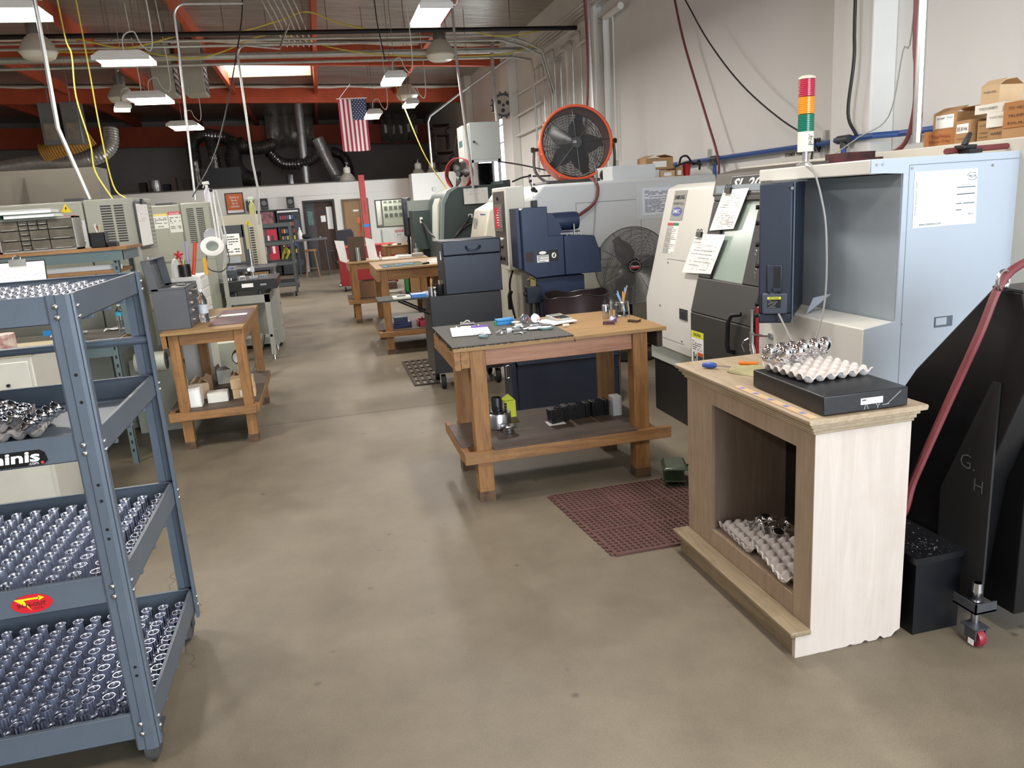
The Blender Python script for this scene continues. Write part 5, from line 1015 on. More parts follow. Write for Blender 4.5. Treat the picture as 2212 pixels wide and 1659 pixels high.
# control pendant
def pendant():
    t = thing('control_pendant', 'tall dark blue machine control box hanging from the lathe lip', 'control box', (2.3, 3.75, .95)); z0, z1 = .985, 1.695
    C, L, Rr, BL = (2.30, 3.50), (2.165, 3.585), (2.53, 3.74), (2.44, 3.99)
    b = MB(); b.prism([C, Rr, BL, L], 2, z0 + .05, z1); b.hexa([(C[0], C[1], z0), (2.36, 3.6, z0 + .02), (2.36, 3.86, z0 + .02), (L[0], L[1], z0), (C[0], C[1], z0 + .05), (Rr[0], Rr[1], z0 + .05), (BL[0], BL[1], z0 + .05), (L[0], L[1], z0 + .05)]); b.ob('housing', pendantblue, t, bevel=.008)
    r = Vector((C[0] - L[0], C[1] - L[1], 0)).normalized(); u = Vector((0, 0, 1)); n = r.cross(u); o = Vector(((L[0] + C[0]) / 2, (L[1] + C[1]) / 2, 0)); F = frame(o, r, u)
    b = MB(); hb = MB().box(-.04, .035, 1.14, 1.29, .0, .012, M=F).ob('grip_recess', mat('pendant_edge', '#2a3240', .4), t, bevel=.006); MB().box(-.008, .028, 1.16, 1.28, .0115, .0126, M=F).ob('grip_hole', mat('hole_black', '#07080a', .6), hb); MB().box(-.008, .028, 1.155, 1.172, .0115, .03, M=F).ob('grip_lip', pendantblue, hb)
    lid = MB().box(-.062, .062, 1.035, 1.145, .0, .02, M=F).ob('socket_lid', mat('lid_grey_blue', '#454c58', .45), t, bevel=.008); p = MB().box(-.036, .03, 1.068, 1.124, .0201, .0208, M=F).ob('notice_label', black, lid); MB().box(-.036, .03, 1.113, 1.126, .0208, .0214, M=F).ob('header', yellowtag, p)
    text('NOTICE', F @ Vector((-.003, 1.1195, .0218)), r, u, .011, ink, p, w=.045, bold=.02); b = MB(); scribble(b, F @ Matrix.Translation((-.003, 1.09, .0212)), -.028, .028, -.02, .02, 6, .35, 3); b.ob('print', inklight, p)
    MB().box(-.035, -.025, 1.143, 1.152, .0, .022, M=F).ob('hinge', black, lid); MB().box(.02, .03, 1.143, 1.152, .0, .022, M=F).ob('hinge', black, lid)
    MB().cyl(F @ Vector((.075, 1.665, 0)), F @ Vector((.075, 1.665, .012)), .008, n=12).ob('screw', steel, t); MB().box(.085, .09, z0, z1, -.002, .002, M=F).ob('edge_line', mat('edge_light', '#5f6c80', .4), t)
    # keys and knobs on the screen side, seen edge on
    d = Vector((BL[0] - L[0], BL[1] - L[1], 0)).normalized(); nn = Vector((-d.y, d.x, 0))
    for k, z in enumerate((1.58, 1.50, 1.39, 1.28, 1.08, 1.02)):
        a = Vector((L[0], L[1], z)) + d * .05; b = MB().cyl(a, a + nn * .02, .012, n=12); o = b.ob('knob', black, t)
    MB().box(2.33, 2.46, 3.62, 3.85, z1, z1 + .008).ob('swivel_plate', steel, t); MB().cyl((2.45, 3.72, z1), (2.45, 3.72, 1.71), .04, n=16).ob('swivel', steel, t)
    MB().tube(bez([(2.23, 3.5, 1.04), (2.23, 3.44, .98), (2.24, 3.38, .91), (2.29, 3.34, .885), (2.34, 3.33, .95), (2.38, 3.33, 1.15), (2.38, 3.34, 1.45), (2.36, 3.36, 1.62), (2.34, 3.40, 1.75), (2.37, 3.5, 1.785), (2.45, 3.7, 1.778)], 8), .005, 6).ob('cable', greycable, t)
    for k, (z, yy) in enumerate(((1.36, .09), (1.265, .075))):
        a = Vector((L[0], L[1], z)) + d * yy + nn * .02; kb = MB().tube([a + Vector((0, 0, -.012)) + Vector((math.cos(q) * .0, math.sin(q) * .012, math.cos(q) * .012)) for q in [i * PI / 6 for i in range(12)]], .0012, 5, closed=True); kb.box(a.x - .001, a.x + .001, a.y - .012, a.y + .012, a.z - .05, a.z - .026).box(a.x - .001, a.x + .001, a.y - .004, a.y + .004, a.z - .075, a.z - .05); kb.ob('key', steel, t)
pendant()
# signal tower
def tower():
    t = thing('signal_tower', 'red amber and green signal light tower on top of the lathe', 'signal light', (2.62, 3.88, 1.77)); x, y = 2.62, 3.88
    MB().cyl((x, y, 1.77), (x, y, 1.785), .035, n=20).cyl((x, y, 1.785), (x, y, 1.85), .016, n=14).ob('pole', alu, t); b = MB().cyl((x, y, 1.85), (x, y, 1.955), .042, n=24); bb = b.ob('base', mat('tower_cream', '#d9d8cc', .4), t)
    F = frame((x - .01, y - .0425, 1.905), (1, 0, 0), (0, 0, 1)); b = MB(); scribble(b, F, -.002, .03, -.025, .035, 7, .5, 3); b.ob('print', ink, bb)
    for k, (m, z) in enumerate(((mat('lens_green', '#17705a', .2, spec=.7), 1.955), (mat('lens_amber', '#d98f22', .2, spec=.7), 2.045), (mat('lens_red', '#b02a45', .2, spec=.7), 2.135))):
        pr = []
        for i in range(9): pr += [(.0405, z + .001 + .0098 * i), (.043, z + .003 + .0098 * i), (.043, z + .008 + .0098 * i), (.0405, z + .0098 * i + .0098)]
        MB().lathe([(0, z)] + pr + [(0, z + .0895)], (x, y, 0), 28).ob('lens', m, t)
    MB().lathe([(0, 2.225), (.044, 2.225), (.044, 2.234), (.03, 2.242), (0, 2.244)], (x, y, 0), 28).ob('cap', mat('cap_cream', '#d5c9b4', .4), t)
tower()
# air blow gun hanging beside the door
def airgun():
    t = thing('air_gun', 'chrome air blow gun hanging on a hook beside the charcoal door', 'air gun', (2.33, 3.93, .6)); x, y = 2.33, 3.93
    MB().cyl((x, y, .86), (x, y, 1.0), .0085, .0085, n=10).ob('barrel', alu, t); MB().tube([(x, y, .87), (x + .002, y, .80), (x + .008, y - .004, .76), (x + .008, y - .006, .735)], [.014, .013, .017, .016], 12).ob('handle', chrome, t)
    MB().tube([(x + .005, y, .855), (2.385, y - .05, .85), (2.385, y - .09, .855)], .008, 8).ob('hook', chrome, t); MB().cyl((2.385, y - .095, .855), (2.4, y - .095, .855), .018, n=16).ob('magnet', steel, t); MB().cyl((x + .008, y - .006, .735), (x + .008, y - .006, .66), .015, n=12).ob('coupling', darkgrey, t)
    MB().tube(bez([(x - .006, y + .02, .83), (x - .03, y + .05, .80), (x - .02, y + .04, .75)], 4), .004, 6).ob('trigger', chrome, t); MB().tube(bez([(x + .008, y - .006, .66), (x + .02, y, .5), (x + .05, y + .03, .3), (x + .06, y + .06, .05)], 6), .012, 8).ob('hose', blackcable, t)
airgun()
# drawings clipped to the door
def sheet(y0, y1, z0, z1, dy, label, seed, rows):
    t = thing('clipped_drawing', label, 'paper', (xface(z0, .03), (y0 + y1) / 2, z0)); b = MB(); d = .032
    P = [(y0 + dy, z0), (y1 + dy, z0 + .018), (y1, z1), (y0, z1 - .004)]; b.hexa([(xface(z, d), y, z) for y, z in P] + [(xface(z, d + .0015), y, z) for y, z in P]); p = b.ob('sheet', paper, t)
    ca = on_front((y0 + y1) / 2 + dy / 2, (z0 + z1) / 2, d + .002); F = frame(ca, SR, SU); W2 = abs(y0 - y1) / 2; H2 = (z1 - z0) / 2; b = MB(); scribble(b, F, -W2 * .8, W2 * .8, -H2 * .85, H2 * .85, rows, .16, seed, fill=.55); R = random.Random(seed)
    for k in range(14):
        a = R.uniform(-W2 * .7, W2 * .5); c = R.uniform(-H2 * .7, H2 * .5); L = R.uniform(.03, .1)
        b.add([F @ Vector(q) for q in ((a, c, .0004), (a + L, c, .0004), (a + L, c + .0012, .0004), (a, c + .0012, .0004))], [(0, 1, 2, 3)]); b.add([F @ Vector(q) for q in ((a, c, .0004), (a + .0012, c, .0004), (a + .0012, c + L * .7, .0004), (a, c + L * .7, .0004))], [(0, 1, 2, 3)])
    b.tube([F @ Vector((W2 * .35 + .03 * math.cos(q), -H2 * .55 + .03 * math.sin(q), .0006)) for q in [i * PI / 8 for i in range(16)]], .0006, 4, closed=True); b.ob('drawing', inklight, p)
    k = MB(); F2 = frame(on_front(y0 - .07 if y0 > y1 else y0 + .07, z1 - .005, d + .002), SR, SU); k.box(-.035, .035, -.02, .012, 0, .016, M=F2)
    for s in (-.022, .022): k.tube([F2 @ Vector(q) for q in arc((s, .018, .01), .014, -PI / 2, PI * 1.4, 8, (1, 0, 0), (0, 1, 0))], .003, 5)
    k.ob('bulldog_clip', mat('clip_dark', '#3a3937', .3, metal=.8), t)
sheet(4.665, 4.36, 1.415, 1.675, .08, 'upper white drawing clipped on the charcoal lathe door', 21, 16)
sheet(4.93, 4.52, 1.125, 1.395, .085, 'lower white drawing clipped on the charcoal lathe door', 22, 9)
# things on top of the lathe
def tophose():
    t = thing('hose_reel_handle', 'black clamp lever with a red hose lying on top of the lathe', 'hose', (2.95, 3.12, 1.771)); MB().box(2.91, 2.985, 3.09, 3.15, 1.791, 1.81).prism([(2.925, 1.81), (2.955, 1.81), (2.975, 1.86), (2.962, 1.868)], 1, 3.11, 3.13).ob('lever', black, t, bevel=.004)
    MB().tube(bez([(2.85, 3.13, 1.786), (2.98, 3.15, 1.79), (3.3, 3.12, 1.80), (3.6, 3.0, 1.84), (3.9, 2.85, 1.86)], 6), .014, 8).ob('hose', redhose, t)
tophose()
tag(MB().box(2.86, 3.1, 3.86, 4.12, 1.771, 1.80).box(2.9, 3.08, 3.9, 4.1, 1.80, 1.835).ob('red_tray', mat('tray_red_black', '#5c2228', .4, vs=10, col2='#1c1a1a')), 'small red and black box on top of the lathe', 'box')
GB = 'boxes on the lathe housing'
def lbox(y0, y1, x0, x1, z0, h, m, label, words=(), flaps=False, rz=0., lab=None):
    t = boxr('cardboard_box', x0, x1, min(y0, y1), max(y0, y1), z0, h, m, label, rz, flaps, tape=not flaps); t['group'] = GB; c = Matrix.Translation(((x0 + x1) / 2, (y0 + y1) / 2, z0)) @ Matrix.Rotation(rz, 4, 'Z'); r = c.to_3x3() @ Vector((0, -1, 0)); hx = (x1 - x0) / 2; w = abs(y1 - y0)
    ps = None
    if lab: ps = MB().box(-hx - .001, -hx, -w * .38, w * .38, h * lab[0], h * lab[1], M=c).ob('label', paper, t)
    for k, (s, zz, sz, mm) in enumerate(words): text(s, c @ Vector((-hx - .0016, 0, h * zz)), r, (0, 0, 1), sz, mm, ps or t, 'writing', w=w * .66)
red_ink = mat('red_ink', '#8f3524', .7)
lbox(3.79, 3.56, 3.3, 3.55, 1.831, .082, mat('card_orange', '#a9703c', .7), 'brown box with red print, left end of the pile on the lathe housing', (('T Thread Products', .6, .03, red_ink), ('Sioux City', .3, .02, red_ink)))
lbox(3.75, 3.585, 3.32, 3.55, 1.914, .085, card, 'taped brown box with a large shipping label stacked on the red printed box', (('SHIP TO', .7, .012, ink),), flaps=True, lab=(.1, .9))
lbox(3.545, 3.43, 3.28, 3.5, 1.831, .115, card, 'tilted brown box marked EE 8146 on the lathe housing', (('EE.8146', .62, .028, ink), ('TOOL', .2, .015, red_ink)), rz=-.12, lab=(.45, .85))
lbox(3.425, 3.345, 3.3, 3.5, 1.831, .10, card, 'upright brown box in the middle of the pile on the lathe housing', (('TO 70782', .75, .013, ink), ('TORCH', .4, .012, ink), ('HOLDER', .2, .012, ink)))
lbox(3.335, 3.235, 3.28, 3.46, 1.831, .06, card, 'low brown box right of the upright box on the lathe housing', (('HARD', .5, .02, ink),))
lbox(3.345, 3.235, 3.27, 3.44, 1.892, .07, carton, 'white box with handwriting stacked on the low brown box', (('TO 101772 TORCH', .65, .014, ink),), rz=.08)
lbox(3.45, 3.28, 3.3, 3.5, 1.964, .045, carton, 'flat white box on top of the upright brown box', (('TORCH INSERTS', .5, .018, ink),))
lbox(3.45, 3.335, 3.33, 3.47, 2.0115, .085, cardb, 'small tan box at the very top of the pile on the lathe housing', (('TS 5803 0000', .65, .014, ink),), flaps=True)
lbox(3.225, 3.05, 3.25, 3.5, 1.831, .045, card, 'flat brown box at the right end of the pile on the lathe housing')
lbox(3.235, 3.07, 3.26, 3.45, 1.878, .12, mat('card_orange2', '#a56f3c', .7), 'brown box with handwriting at the right edge of the frame', (('TO 142704', .75, .02, ink), ('TRUMPTS', .45, .02, ink), ('DULL', .18, .016, ink)), rz=.06)
# wall services
pipe('air_main', [(4.42, 12, 2.0), (4.42, 8.2, 2.0), (4.42, 5.9, 2.005), (4.27, 5.9, 2.005), (4.25, 5.4, 2.0), (4.4, 5.3, 2.0), (4.42, 3, 2.0)], .024, bluepipe, 'blue compressed air pipe running along the right wall')
for y, l in ((8.2, 'left tee drop of the blue air pipe by the red hose'), (5.72, 'right tee drop of the blue air pipe at the pilaster')):
    t = thing('air_drop', l, 'pipe fitting', (4.3, y, 1.8)); x = 4.385 if y > 7 else 4.215
    MB().cyl((x, y - .07, 2.0), (x, y + .07, 2.0), .034, n=14).cyl((x, y, 2.0), (x, y, 1.93), .03, n=14).ob('tee', darkgrey, t); MB().cyl((x, y, 1.93), (x, y, 1.7), .022, n=12).ob('drop', bluepipe, t)
for i, y in enumerate((8.5, 6.33, 4.95)):
    tag(MB().box(4.46, 4.5, y - .015, y + .015, 1.9, 2.12).ob('pipe_strut', galv), ['pipe bracket left of the red hose tee', 'pipe bracket behind the signal tower', 'pipe bracket right of the pilaster'][i], 'bracket', 'brackets of the blue air pipe')
tag(MB().tube([(4.42 + .05 * math.cos(a * .5) * (1 if a % 2 else .8), 6.42 + .07 * math.sin(a * .5), 2.0 + .06 * math.sin(a * 1.1)) for a in range(26)], .007, 6).tube(bez([(4.42, 6.42, 2.0), (4.42, 6.46, 1.85), (4.43, 6.44, 1.7)], 4), .007, 6).ob('coiled_cable', blackcable), 'tangled black cable coiled on the blue pipe behind the signal tower', 'cable')
def cal():
    t = thing('wall_calendar', 'wall calendar hanging under the blue air pipe', 'calendar', (4.49, 6.8, 1.7)); MB().box(4.485, 4.49, 6.55, 7.05, 1.62, 1.98).ob('sheet', mat('calendar_paper', '#e4e3da', .7), t)
    text('DORMER  PRAMET', (4.484, 6.8, 1.945), (0, -1, 0), (0, 0, 1), .05, ink, t, w=.34, bold=.02); b = MB(); F = frame((4.4845, 6.8, 1.78), (0, -1, 0), (0, 0, 1))
    for k in range(6): scribble(b, F, -.22 + .0, .22, -.12 + .04 * k, -.085 + .04 * k, 1, .4, 30 + k)
    b.ob('print', inklight, t)
cal()
# ================================================================ chip conveyor and red hose at the right edge
def conveyor():
    t = thing('chip_conveyor', 'black inclined chip conveyor on red wheeled casters at the right edge', 'conveyor', (2.5, 2.4, 0)); m = blackm
    # inclined trough rising towards the camera; its left face is at x=2.2
    MB().prism([(2.62, .10), (2.62, .78), (2.50, .95), (2.17, 1.30), (2.05, 1.295), (1.98, 1.05), (2.14, .60), (2.2, .10)], 0, 2.2, 2.56).ob('trough', m, t, bevel=.006)
    MB().prism([(2.17, 1.30), (2.05, 1.295), (2.05, 1.303), (2.17, 1.308)], 0, 2.2, 2.56).ob('top_plate', mat('conveyor_top', '#35383c', .35, metal=.4), t)
    MB().prism([(2.32, .135), (2.325, .52), (2.13, .98), (2.10, .98), (2.10, .135)], 0, 2.19, 2.199).ob('side_plate', mat('conveyor_plate', '#1f1f20', .42), t)
    MB().prism([(2.06, .10), (2.06, .98), (2.32, .62), (2.32, .10)][::-1], 0, 2.3, 2.56).ob('support', m, t, bevel=.004)
    g = MB(); c = Vector((2.30, 2.02, 1.12)); g.lathe([(0, -.03), (.14, -.03), (.15, -.02), (.15, .03), (0, .03)], (0, 0, 0), 36, 1, M=Matrix.Translation((2.52, 2.03, 1.13))); g.box(2.40, 2.9, 1.98, 2.1, .95, 1.28); g.ob('drive_guard', m, t, bevel=.004)
    text('G.', (2.189, 2.205, .66), (0, -1, 0), (0, 0, 1), .08, mat('chalk_grey', '#4a4b4c', .8), t, bold=-.01); text('H', (2.189, 2.15, .585), (0, -1, 0), (0, 0, 1), .07, MATS['chalk_grey'], t, bold=-.01)
    # outrigger casters
    for (x, y) in ((2.17, 2.10), (2.62, 2.10)):
        MB().box(x - .045, x + .045, y - .045, y + .06, .135, .142).box(x - .045, x + .045, y - .045, y - .04, .135, .175).box(x - .045, x - .04, y - .045, y + .06, .135, .175).ob('bracket', darkgrey, t)
        MB().cyl((x, y, .075), (x, y, .235), .014, n=12).cyl((x, y, .142), (x, y, .165), .024, n=6).cyl((x, y, .2), (x, y, .235), .02, .017, n=12).ob('levelling_bolt', steel, t)
        w = MB().lathe([(.01, -.014), (.034, -.014), (.036, -.008), (.036, .008), (.034, .014), (.01, .014)], (x - .02, y - .03, .0365), 24, 0).ob('wheel', mat('wheel_red', '#7d1c2c', .35), t)
        MB().box(x - .043, x - .038, y - .05, y + .0, .03, .075).box(x + .0, x + .005, y - .05, y + .0, .03, .075).box(x - .045, x + .02, y - .05, y + .02, .07, .076).ob('caster_fork', darkgrey, t); MB().box(x - .0445, x - .0435, y - .045, y - .02, .012, .034).ob('brake_tag', paper, t)
    MB().cyl((2.42, 2.16, .10), (2.42, 2.11, .10), .02, n=12).ob('drain_plug', steel, t)
    b = MB().tube([(2.19 + .035 * math.cos(a), 2.12 + .012 * math.cos(a), 1.33 + .035 * math.sin(a)) for a in [k * PI / 10 for k in range(20)]], .006, 8, closed=True); b.ob('lifting_ring', steel, t)
conveyor()
tag(MB().box(1.99, 2.19, 2.20, 2.46, .0, .30).box(1.97, 2.19, 2.18, 2.50, .30, .325).ob('coolant_box', mat('coolant_dark', '#0b0d12', .35)), 'low dark coolant box with metal chips between the cabinet and the conveyor', 'coolant box') 
b = MB(); R = random.Random(8)
for k in range(150):
    x = 1.98 + R.random() * .2; y = 2.19 + R.random() * .29
    if R.random() < .6: x = 2.06 + R.gauss(0, .03); y = 2.25 + R.gauss(0, .05)
    x = min(2.18, max(1.98, x)); y = min(2.49, max(2.19, y)); a = R.random() * PI; L = R.uniform(.003, .009); dx, dy = math.cos(a) * L, math.sin(a) * L; b.add([(x, y, .3256), (x + dx, y + dy, .327), (x + dx - dy * .4, y + dy + dx * .4, .3262)], [(0, 1, 2)])
tag(b.ob('metal_chips', steel), 'scattered bright metal chips on the dark coolant box', 'metal chips', kind='stuff')
pipe('air_hose', [(2.75, 2.25, 1.36), (2.5, 2.2, 1.40), (2.32, 2.16, 1.38), (2.19, 2.125, 1.325), (2.12, 2.13, 1.15), (2.08, 2.2, .9), (2.02, 2.27, .6), (2.0, 2.32, .42), (2.02, 2.6, .3), (2.1, 2.9, .05)], .0145, redhose, 'thick red air hose threaded through the ring of the black chip conveyor', 'hose', k=8)
# ================================================================ pale wooden cabinet in the right foreground
CW_y = wood('cab_front_wood', '#a08c74', '#877460', 2, dirt='#6d573d', dirt_amt=.35); CW_x = wood('cab_side_ply', '#c0b5ac', '#b3a79d', 2, scale=.7, dirt='#a89684', dirt_amt=.25); CW_t = wood('cab_top_wood', '#a99880', '#8f7d63', 1, dirt='#7d6544', dirt_amt=.35); CW_s = wood('cab_step_wood', '#8c7c62', '#6b5c45', 1, dirt='#4f4029', dirt_amt=.55); CW_i = wood('cab_inside', '#8a7a6d', '#756659', 2)  # side ply coloured paler and greyer than the front
def cabinet():
    t = thing('wooden_cabinet', 'pale wooden open front cabinet with a granite plate on top in the right foreground', 'cabinet', (1.75, 2.7, 0)); X0, X1, Y0, Y1 = 1.56, 1.945, 2.215, 3.185
    O0, O1, Z0, Z1 = 2.325, 2.955, .19, .775
    MB().box(X0, X0 + .02, Y0, O0, .0, .885).box(X0, X0 + .02, O1, Y1, .0, .885).box(X0, X0 + .02, O0, O1, Z1, .885).box(X0, X0 + .02, O0, O1, .0, Z0).ob('front_frame', CW_y, t, bevel=.002)
    b = MB(); pr = [(X0 - .06, .0), (X0 - .06, .088), (X0 + .001, .088), (X0 + .001, .885), (X1, .885), (X1, .03)]; n = 22
    for k in range(n + 1): pr.append((X1 - .02 - (X1 - X0 - .03) * k / n, .0 + (.016 if k % 4 == 0 else .003) * max(.1, 1.3 - 1.6 * k / n)))
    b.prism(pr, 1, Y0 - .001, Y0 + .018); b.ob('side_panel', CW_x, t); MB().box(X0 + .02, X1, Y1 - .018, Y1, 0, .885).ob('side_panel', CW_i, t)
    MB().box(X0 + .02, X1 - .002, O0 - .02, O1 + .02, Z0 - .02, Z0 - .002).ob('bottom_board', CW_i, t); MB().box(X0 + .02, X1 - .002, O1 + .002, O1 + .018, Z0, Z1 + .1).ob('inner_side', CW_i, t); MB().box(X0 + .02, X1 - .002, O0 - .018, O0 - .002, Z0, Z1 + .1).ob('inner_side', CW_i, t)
    MB().box(X1 - .012, X1 - .002, Y0 + .019, Y1 - .019, .02, .88).ob('open_back_sheet', mat('open_back_dark', '#1b1816', .8), t)  # added dark sheet, stands in for the darkness seen through the open back
    # moulded top with overhang
    b = MB(); b.prism([(X0 - .045, .895), (X0 - .05, .902), (X0 - .05, .912), (X0 - .045, .915), (X1 + .03, .915), (X1 + .034, .908), (X1 + .03, .895)], 1, Y0 - .04, Y1 + .03); b.ob('top', CW_t, t, bevel=.002)
    b = MB()
    for k, (d, za, zb) in enumerate(((.03, .878, .895), (.018, .862, .878), (.01, .85, .862))): b.box(X0 - d, X1 + d * .6, Y0 - d * .7, Y1 + d, za, zb)
    b.ob('moulding', CW_t, t, bevel=.003)
    # step along the foot of the front
    MB().box(X0 - .055, X0 - .001, Y0 + .019, Y1 - .02, .0, .088).ob('step', CW_s, t, bevel=.002); MB().box(X0 - .085, X0 - .001, Y0 - .012, Y1 + .005, .089, .11).ob('step_cap', CW_s, t, bevel=.005)
cabinet()
# paper runner with blue marks on the top
b = MB().box(1.525, 1.555, 2.20, 2.70, .9155, .918); o = b.ob('kraft_strip', cardb); tag(o, 'tan paper strip with blue marks under the granite plate', 'paper')
b = MB()
for k in range(5): b.box(1.53, 1.55, 2.25 + .1 * k, 2.275 + .1 * k, .918, .9185)
tag(b.ob('blue_marks', mat('marks_blue', '#7f80b0', .6)), 'faint blue stamps along the tan paper strip', 'print')
def gplate():
    t = thing('granite_plate', 'thick black granite surface plate on the pale wooden cabinet', 'surface plate', (1.745, 2.43, .918)); m = mat('granite_dark', '#1e1f22', .35, var=.25, vs=60, bump=.03, bs=150); M = Rz(-.03, (1.6, 2.2, 0))
    MB().box(1.575, 1.90, 2.195, 2.665, .919, .986, M=M).ob('slab', m, t, bevel=.004); p = MB().box(1.715, 1.80, 2.193, 2.195, .942, .964, M=M).ob('plaque', mat('plaque_white', '#e4e6ee', .4), t)
    b = MB(); F = frame(M @ Vector((1.757, 2.1925, .957)), (1, 0, 0), (0, 0, 1)); scribble(b, F, -.038, .03, -.002, .004, 1, .8, 3); b.ob('print', ink, p)
    b = MB()
    for q in (((1.735, .941), (1.73, .924)), ((1.74, .941), (1.745, .924)), ((1.775, .941), (1.782, .93)), ((1.79, .941), (1.782, .93)), ((1.782, .93), (1.782, .922)), ((1.82, .935), (1.87, .975)), ((1.80, .933), (1.825, .934))): b.tube([M @ Vector((a, 2.1945, c)) for a, c in q], .0012, 4)
    b.ob('scratches', mat('scratch_white', '#9da0a4', .7), t)
gplate()
tray(1.755, 2.505, .989, .055, 'grey egg tray holding chrome balls on the granite plate', 6, 6, (0, .01), seed=7); tt = tray_mesh(6, 6, seed=8).ob('egg_tray', pulp); tt.location = (1.772, 2.50, .9875); tt.rotation_euler = (0, 0, .055); tt.modifiers.new('thickness', 'SOLIDIFY').thickness = .0025; bpy.data.objects.remove(tt)
KG = 'chrome balls on the granite plate'
for i, (x, y, l) in enumerate(((1.645, 2.632, 'chrome ball nearest the left rear corner of the egg tray'), (1.697, 2.634, 'second chrome ball along the rear row of the egg tray'), (1.747, 2.637, 'third chrome ball along the rear row of the egg tray'), (1.797, 2.64, 'fourth chrome ball along the rear row of the egg tray'), (1.847, 2.642, 'fifth dark reflecting chrome ball of the rear row'), (1.897, 2.645, 'last dark chrome ball at the right end of the rear row'), (1.675, 2.575, 'left chrome ball of the front pair on the egg tray'), (1.735, 2.578, 'right chrome ball of the front pair on the egg tray'))):
    knob(x - .02, y, 1.021, .35, .3, l, KG)
# egg trays inside
tray(1.69, 2.79, .195, -.08, 'rear grey egg tray inside the pale cabinet holding steel studs', 5, 6, (0, .04), seed=9); tray(1.675, 2.50, .215, -.12, 'front grey egg tray inside the pale cabinet overlapping the rear tray', 5, 6, (0.12, .05), seed=10)
STEM = [(0, 0), (.007, 0), (.007, .03), (.014, .032), (.014, .036), (.007, .038), (.007, .05), (.0225, .052), (.0225, .062), (.021, .064), (0, .064)]
for i, (x, y) in enumerate(((1.70, 2.86), (1.75, 2.85), (1.70, 2.81), (1.755, 2.79), (1.71, 2.755), (1.76, 2.74), (1.80, 2.82), (1.72, 2.70), (1.80, 2.76))):
    o = MB().lathe(STEM, n=20).ob('steel_stud', chrome); o.location = (x, y, .21); o.rotation_euler = (.3, -.25, i); tag(o, 'small steel stud with a round head standing in the rear egg tray inside the cabinet', 'stud', 'studs in the egg tray inside the cabinet')
# cloth, screwdriver
b = MB(); n = 14; vs = []; R = random.Random(3)
for j in range(n + 1):
    for i in range(n + 1):
        u, v = i / n, j / n; x = 1.655 + .16 * u + .03 * math.sin(v * 5); y = 2.72 + .22 * v + .03 * math.sin(u * 6); e = min(u, v, 1 - u, 1 - v)
        vs.append((x, y, .918 + min(1, e * 6) * (.018 + .013 * math.sin(u * 9 + 1) * math.cos(v * 7) + .012 * math.sin(u * 4 + v * 9))))
b.add(vs, [(j * (n + 1) + i, j * (n + 1) + i + 1, (j + 1) * (n + 1) + i + 1, (j + 1) * (n + 1) + i) for j in range(n) for i in range(n)], True); o = b.ob('shop_rag', mat('rag_khaki', '#a8a27c', .95, var=.1, vs=20, bump=.3, bs=250)); o.modifiers.new('thickness', 'SOLIDIFY').thickness = .003; tag(o, 'crumpled khaki rag beside the granite plate', 'rag')
def sdriver():
    t = thing('screwdriver', 'blue handled screwdriver lying on the far corner of the pale cabinet', 'screwdriver', (1.62, 3.02, .916)); MB().tube([(1.575, 3.06, .931), (1.59, 3.045, .931), (1.61, 3.025, .931), (1.618, 3.017, .931)], [.009, .0145, .013, .009], 12).ob('handle', mat('handle_blue', '#2f4f9c', .35), t); MB().tube([(1.618, 3.017, .930), (1.70, 2.94, .926)], .003, 8).ob('shaft', steel, t)
sdriver()
tag(MB().tube([(1.735, 3.03, .926), (1.80, 2.98, .926)], .009, 8).ob('orange_marker', mat('marker_orange', '#d97a22', .4)), 'orange marker half under the khaki rag', 'marker')
# rubber mats
def rmat(name, label, corner, ux, uy, nx, ny, tw, m, holes=10, teeth=True):
    t = thing(name, label, 'floor mat', (corner[0], corner[1], 0)); ux = Vector(ux).normalized(); uy = Vector(uy).normalized(); M = Matrix.Identity(4)
    for i in range(3): M[i][0] = ux[i]; M[i][1] = uy[i]; M[i][2] = (0, 0, 1)[i]; M[i][3] = (corner[0], corner[1], 0)[i]
    b = MB(); hole = MB(); p = tw / (holes + .6); r = p * .33
    b.box(0, nx * tw, 0, ny * tw, .001, .011, M=M)
    gr = MB()
    for i in range(1, nx): gr.box(i * tw - .003, i * tw + .003, 0, ny * tw, .0111, .0116, M=M)
    for j in range(1, ny): gr.box(0, nx * tw, j * tw - .003, j * tw + .003, .0111, .0116, M=M)
    for i in range(nx):
        for j in range(ny):
            for a in range(holes):
                for c in range(holes):
                    x = i * tw + p * (a + .8); y = j * tw + p * (c + .8) 
                    # sunken hole: ring wall going down and dark bottom
                    vs = [(x + r * math.cos(k * PI / 5), y + r * .8 * math.sin(k * PI / 5), .0113) for k in range(10)] + [(x + r * .55 * math.cos(k * PI / 5), y + r * .45 * math.sin(k * PI / 5), .0117) for k in range(10)]
                    hole.add([(x + r * math.cos(k * PI / 5), y + r * .85 * math.sin(k * PI / 5), .0113) for k in range(10)], [tuple(range(10))], M=M)
                    b.add([(x + r * 1.22 * math.cos(k * PI / 5), y + r * 1.05 * math.sin(k * PI / 5), .011) for k in range(10)] + [(x + r * math.cos(k * PI / 5), y + r * .85 * math.sin(k * PI / 5), .0145) for k in range(10)], [(k, (k + 1) % 10, 10 + (k + 1) % 10, 10 + k) for k in range(10)], M=M)
    if teeth:
        for k in range(int(ny * tw / .045)): b.box(-.02, -.0, .012 + .045 * k, .036 + .045 * k, .001, .009, M=M)
    b.ob('rubber_sheet', m, t); hole.ob('holes', mat('hole_dark', '#3a2320', .9), t); gr.ob('seams', mat('mat_groove', '#43231f', .9), t)
